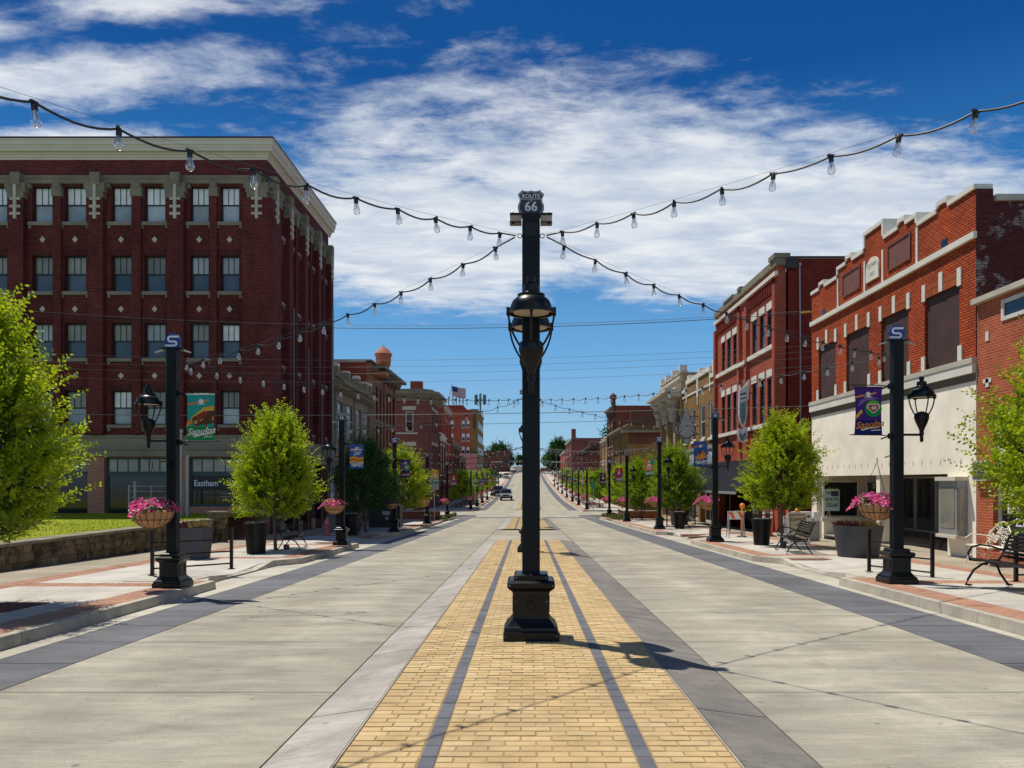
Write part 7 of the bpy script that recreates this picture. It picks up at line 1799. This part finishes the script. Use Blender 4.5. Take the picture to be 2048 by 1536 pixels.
# ------------------------------------------------------------------ vehicles
def car(kind, lab, x, y, paint, rot=0.0, suv=True):
    t = thing(kind, lab, 'car', (0, 0, 0))
    hb_ = 1.68 if suv else 1.42; L = 2.35; W_ = .90
    # side outline (y forward = towards -y: front at -L)
    low = [(-L, .42), (-L + .02, .80), (-L + .16, .98), (-1.15, 1.08), (L - .15, 1.08), (L, .95), (L, .45), (1.9, .32), (-1.9, .32)]
    b = MB(); n = len(low); w0 = W_
    vs = []
    for s_ in (-1, 1):
        for (yy, zz_) in low: vs.append((s_ * (w0 - (.04 if zz_ > .9 else 0) - (.10 if abs(yy) > 2.2 else 0)), yy, zz_))
    b.add(vs, [tuple(range(n))[::-1], tuple(range(n, 2 * n))] + [(i, (i + 1) % n, n + (i + 1) % n, n + i) for i in range(n)], flip=True); b.build('body', paint, t)
    cab = [(-1.12, 1.082), (-.55, hb_), (1.75 if suv else 1.1, hb_ - .02), (2.15, 1.082)]
    b = MB(); vs = []
    for s_ in (-1, 1):
        for (yy, zz_) in cab: vs.append((s_ * (.84 if zz_ < 1.2 else .66), yy, zz_))
    b.add(vs, [(3, 2, 1, 0), (4, 5, 6, 7), (0, 1, 5, 4), (1, 2, 6, 5), (2, 3, 7, 6), (3, 0, 4, 7)]); b.build('cabin_glass', 'pane_dark', t)
    b = MB(); b.box(-.66, .66, -.55, 1.7 if suv else 1.05, hb_ + .002, hb_ + .05)
    for s_ in (-1, 1):
        b.tube([(s_ * .85, -1.13, 1.09), (s_ * .67, -.55, hb_ + .01)], .035, 4)
        for yy in (.35, 1.5): b.tube([(s_ * .85, yy, 1.09), (s_ * .675, yy, hb_)], .03, 4)
    b.build('roof', paint, t)
    for s_ in (-1, 1):
        for yy in (-1.45, 1.45):
            b = MB(); vs = []; m_ = 16
            for xx in (s_ * .70, s_ * .92):
                for i in range(m_): a = 2 * math.pi * i / m_; vs.append((xx, yy + .35 * math.cos(a), .35 + .35 * math.sin(a)))
            b.add(vs, [tuple(range(m_)), tuple(range(m_, 2 * m_))] + [(i, (i + 1) % m_, m_ + (i + 1) % m_, m_ + i) for i in range(m_)]); wh = b.build('wheel', 'rubber', t)
            b = MB(); vs = [(s_ * .925, yy, .35)] + [(s_ * .922, yy + .2 * math.cos(2 * math.pi * i / 10), .35 + .2 * math.sin(2 * math.pi * i / 10)) for i in range(10)]; b.add(vs, [(0, 1 + i, 1 + (i + 1) % 10) for i in range(10)]); b.build('hub', 'galvanised', wh)
        b = MB(); b.box(min(s_ * .5, s_ * .78), max(s_ * .5, s_ * .78), -L - .015, -L + .1, .74, .88); b.build('headlight', 'headlight', t)
        b = MB(); b.box(min(s_ * .88, s_ * 1.02), max(s_ * .88, s_ * 1.02), -1.0, -.86, 1.05, 1.2); b.build('mirror', paint, t)
    b = MB(); b.box(-.46, .46, -L - .012, -L + .02, .68, .90); b.build('grille', 'black_plastic', t); b = MB(); b.box(-.8, .8, -L - .03, -L + .05, .38, .60); b.build('bumper', 'black_plastic', t)
    t.location = (x, y, gz(y) + .002); t.rotation_euler = (0, 0, rot); return t
car('suv', 'silver SUV driving towards the camera in the left lane', -3.1, 118, 'car_silver')
car('parked_car', 'dark parked car just behind the silver SUV at the left kerb', -4.9, 134, 'car_dark')
car('pickup_truck', 'dark maroon vehicle crossing at the top of the hill, right of the post', 7.4, 296, 'car_maroon', math.pi / 2)
car('white_car', 'white car at the top of the hill left of the post', -6.1, 232, 'car_white'); car('dark_car', 'dark car crossing left of the white car on the hill', -9.4, 236, 'car_dark', math.pi / 2)
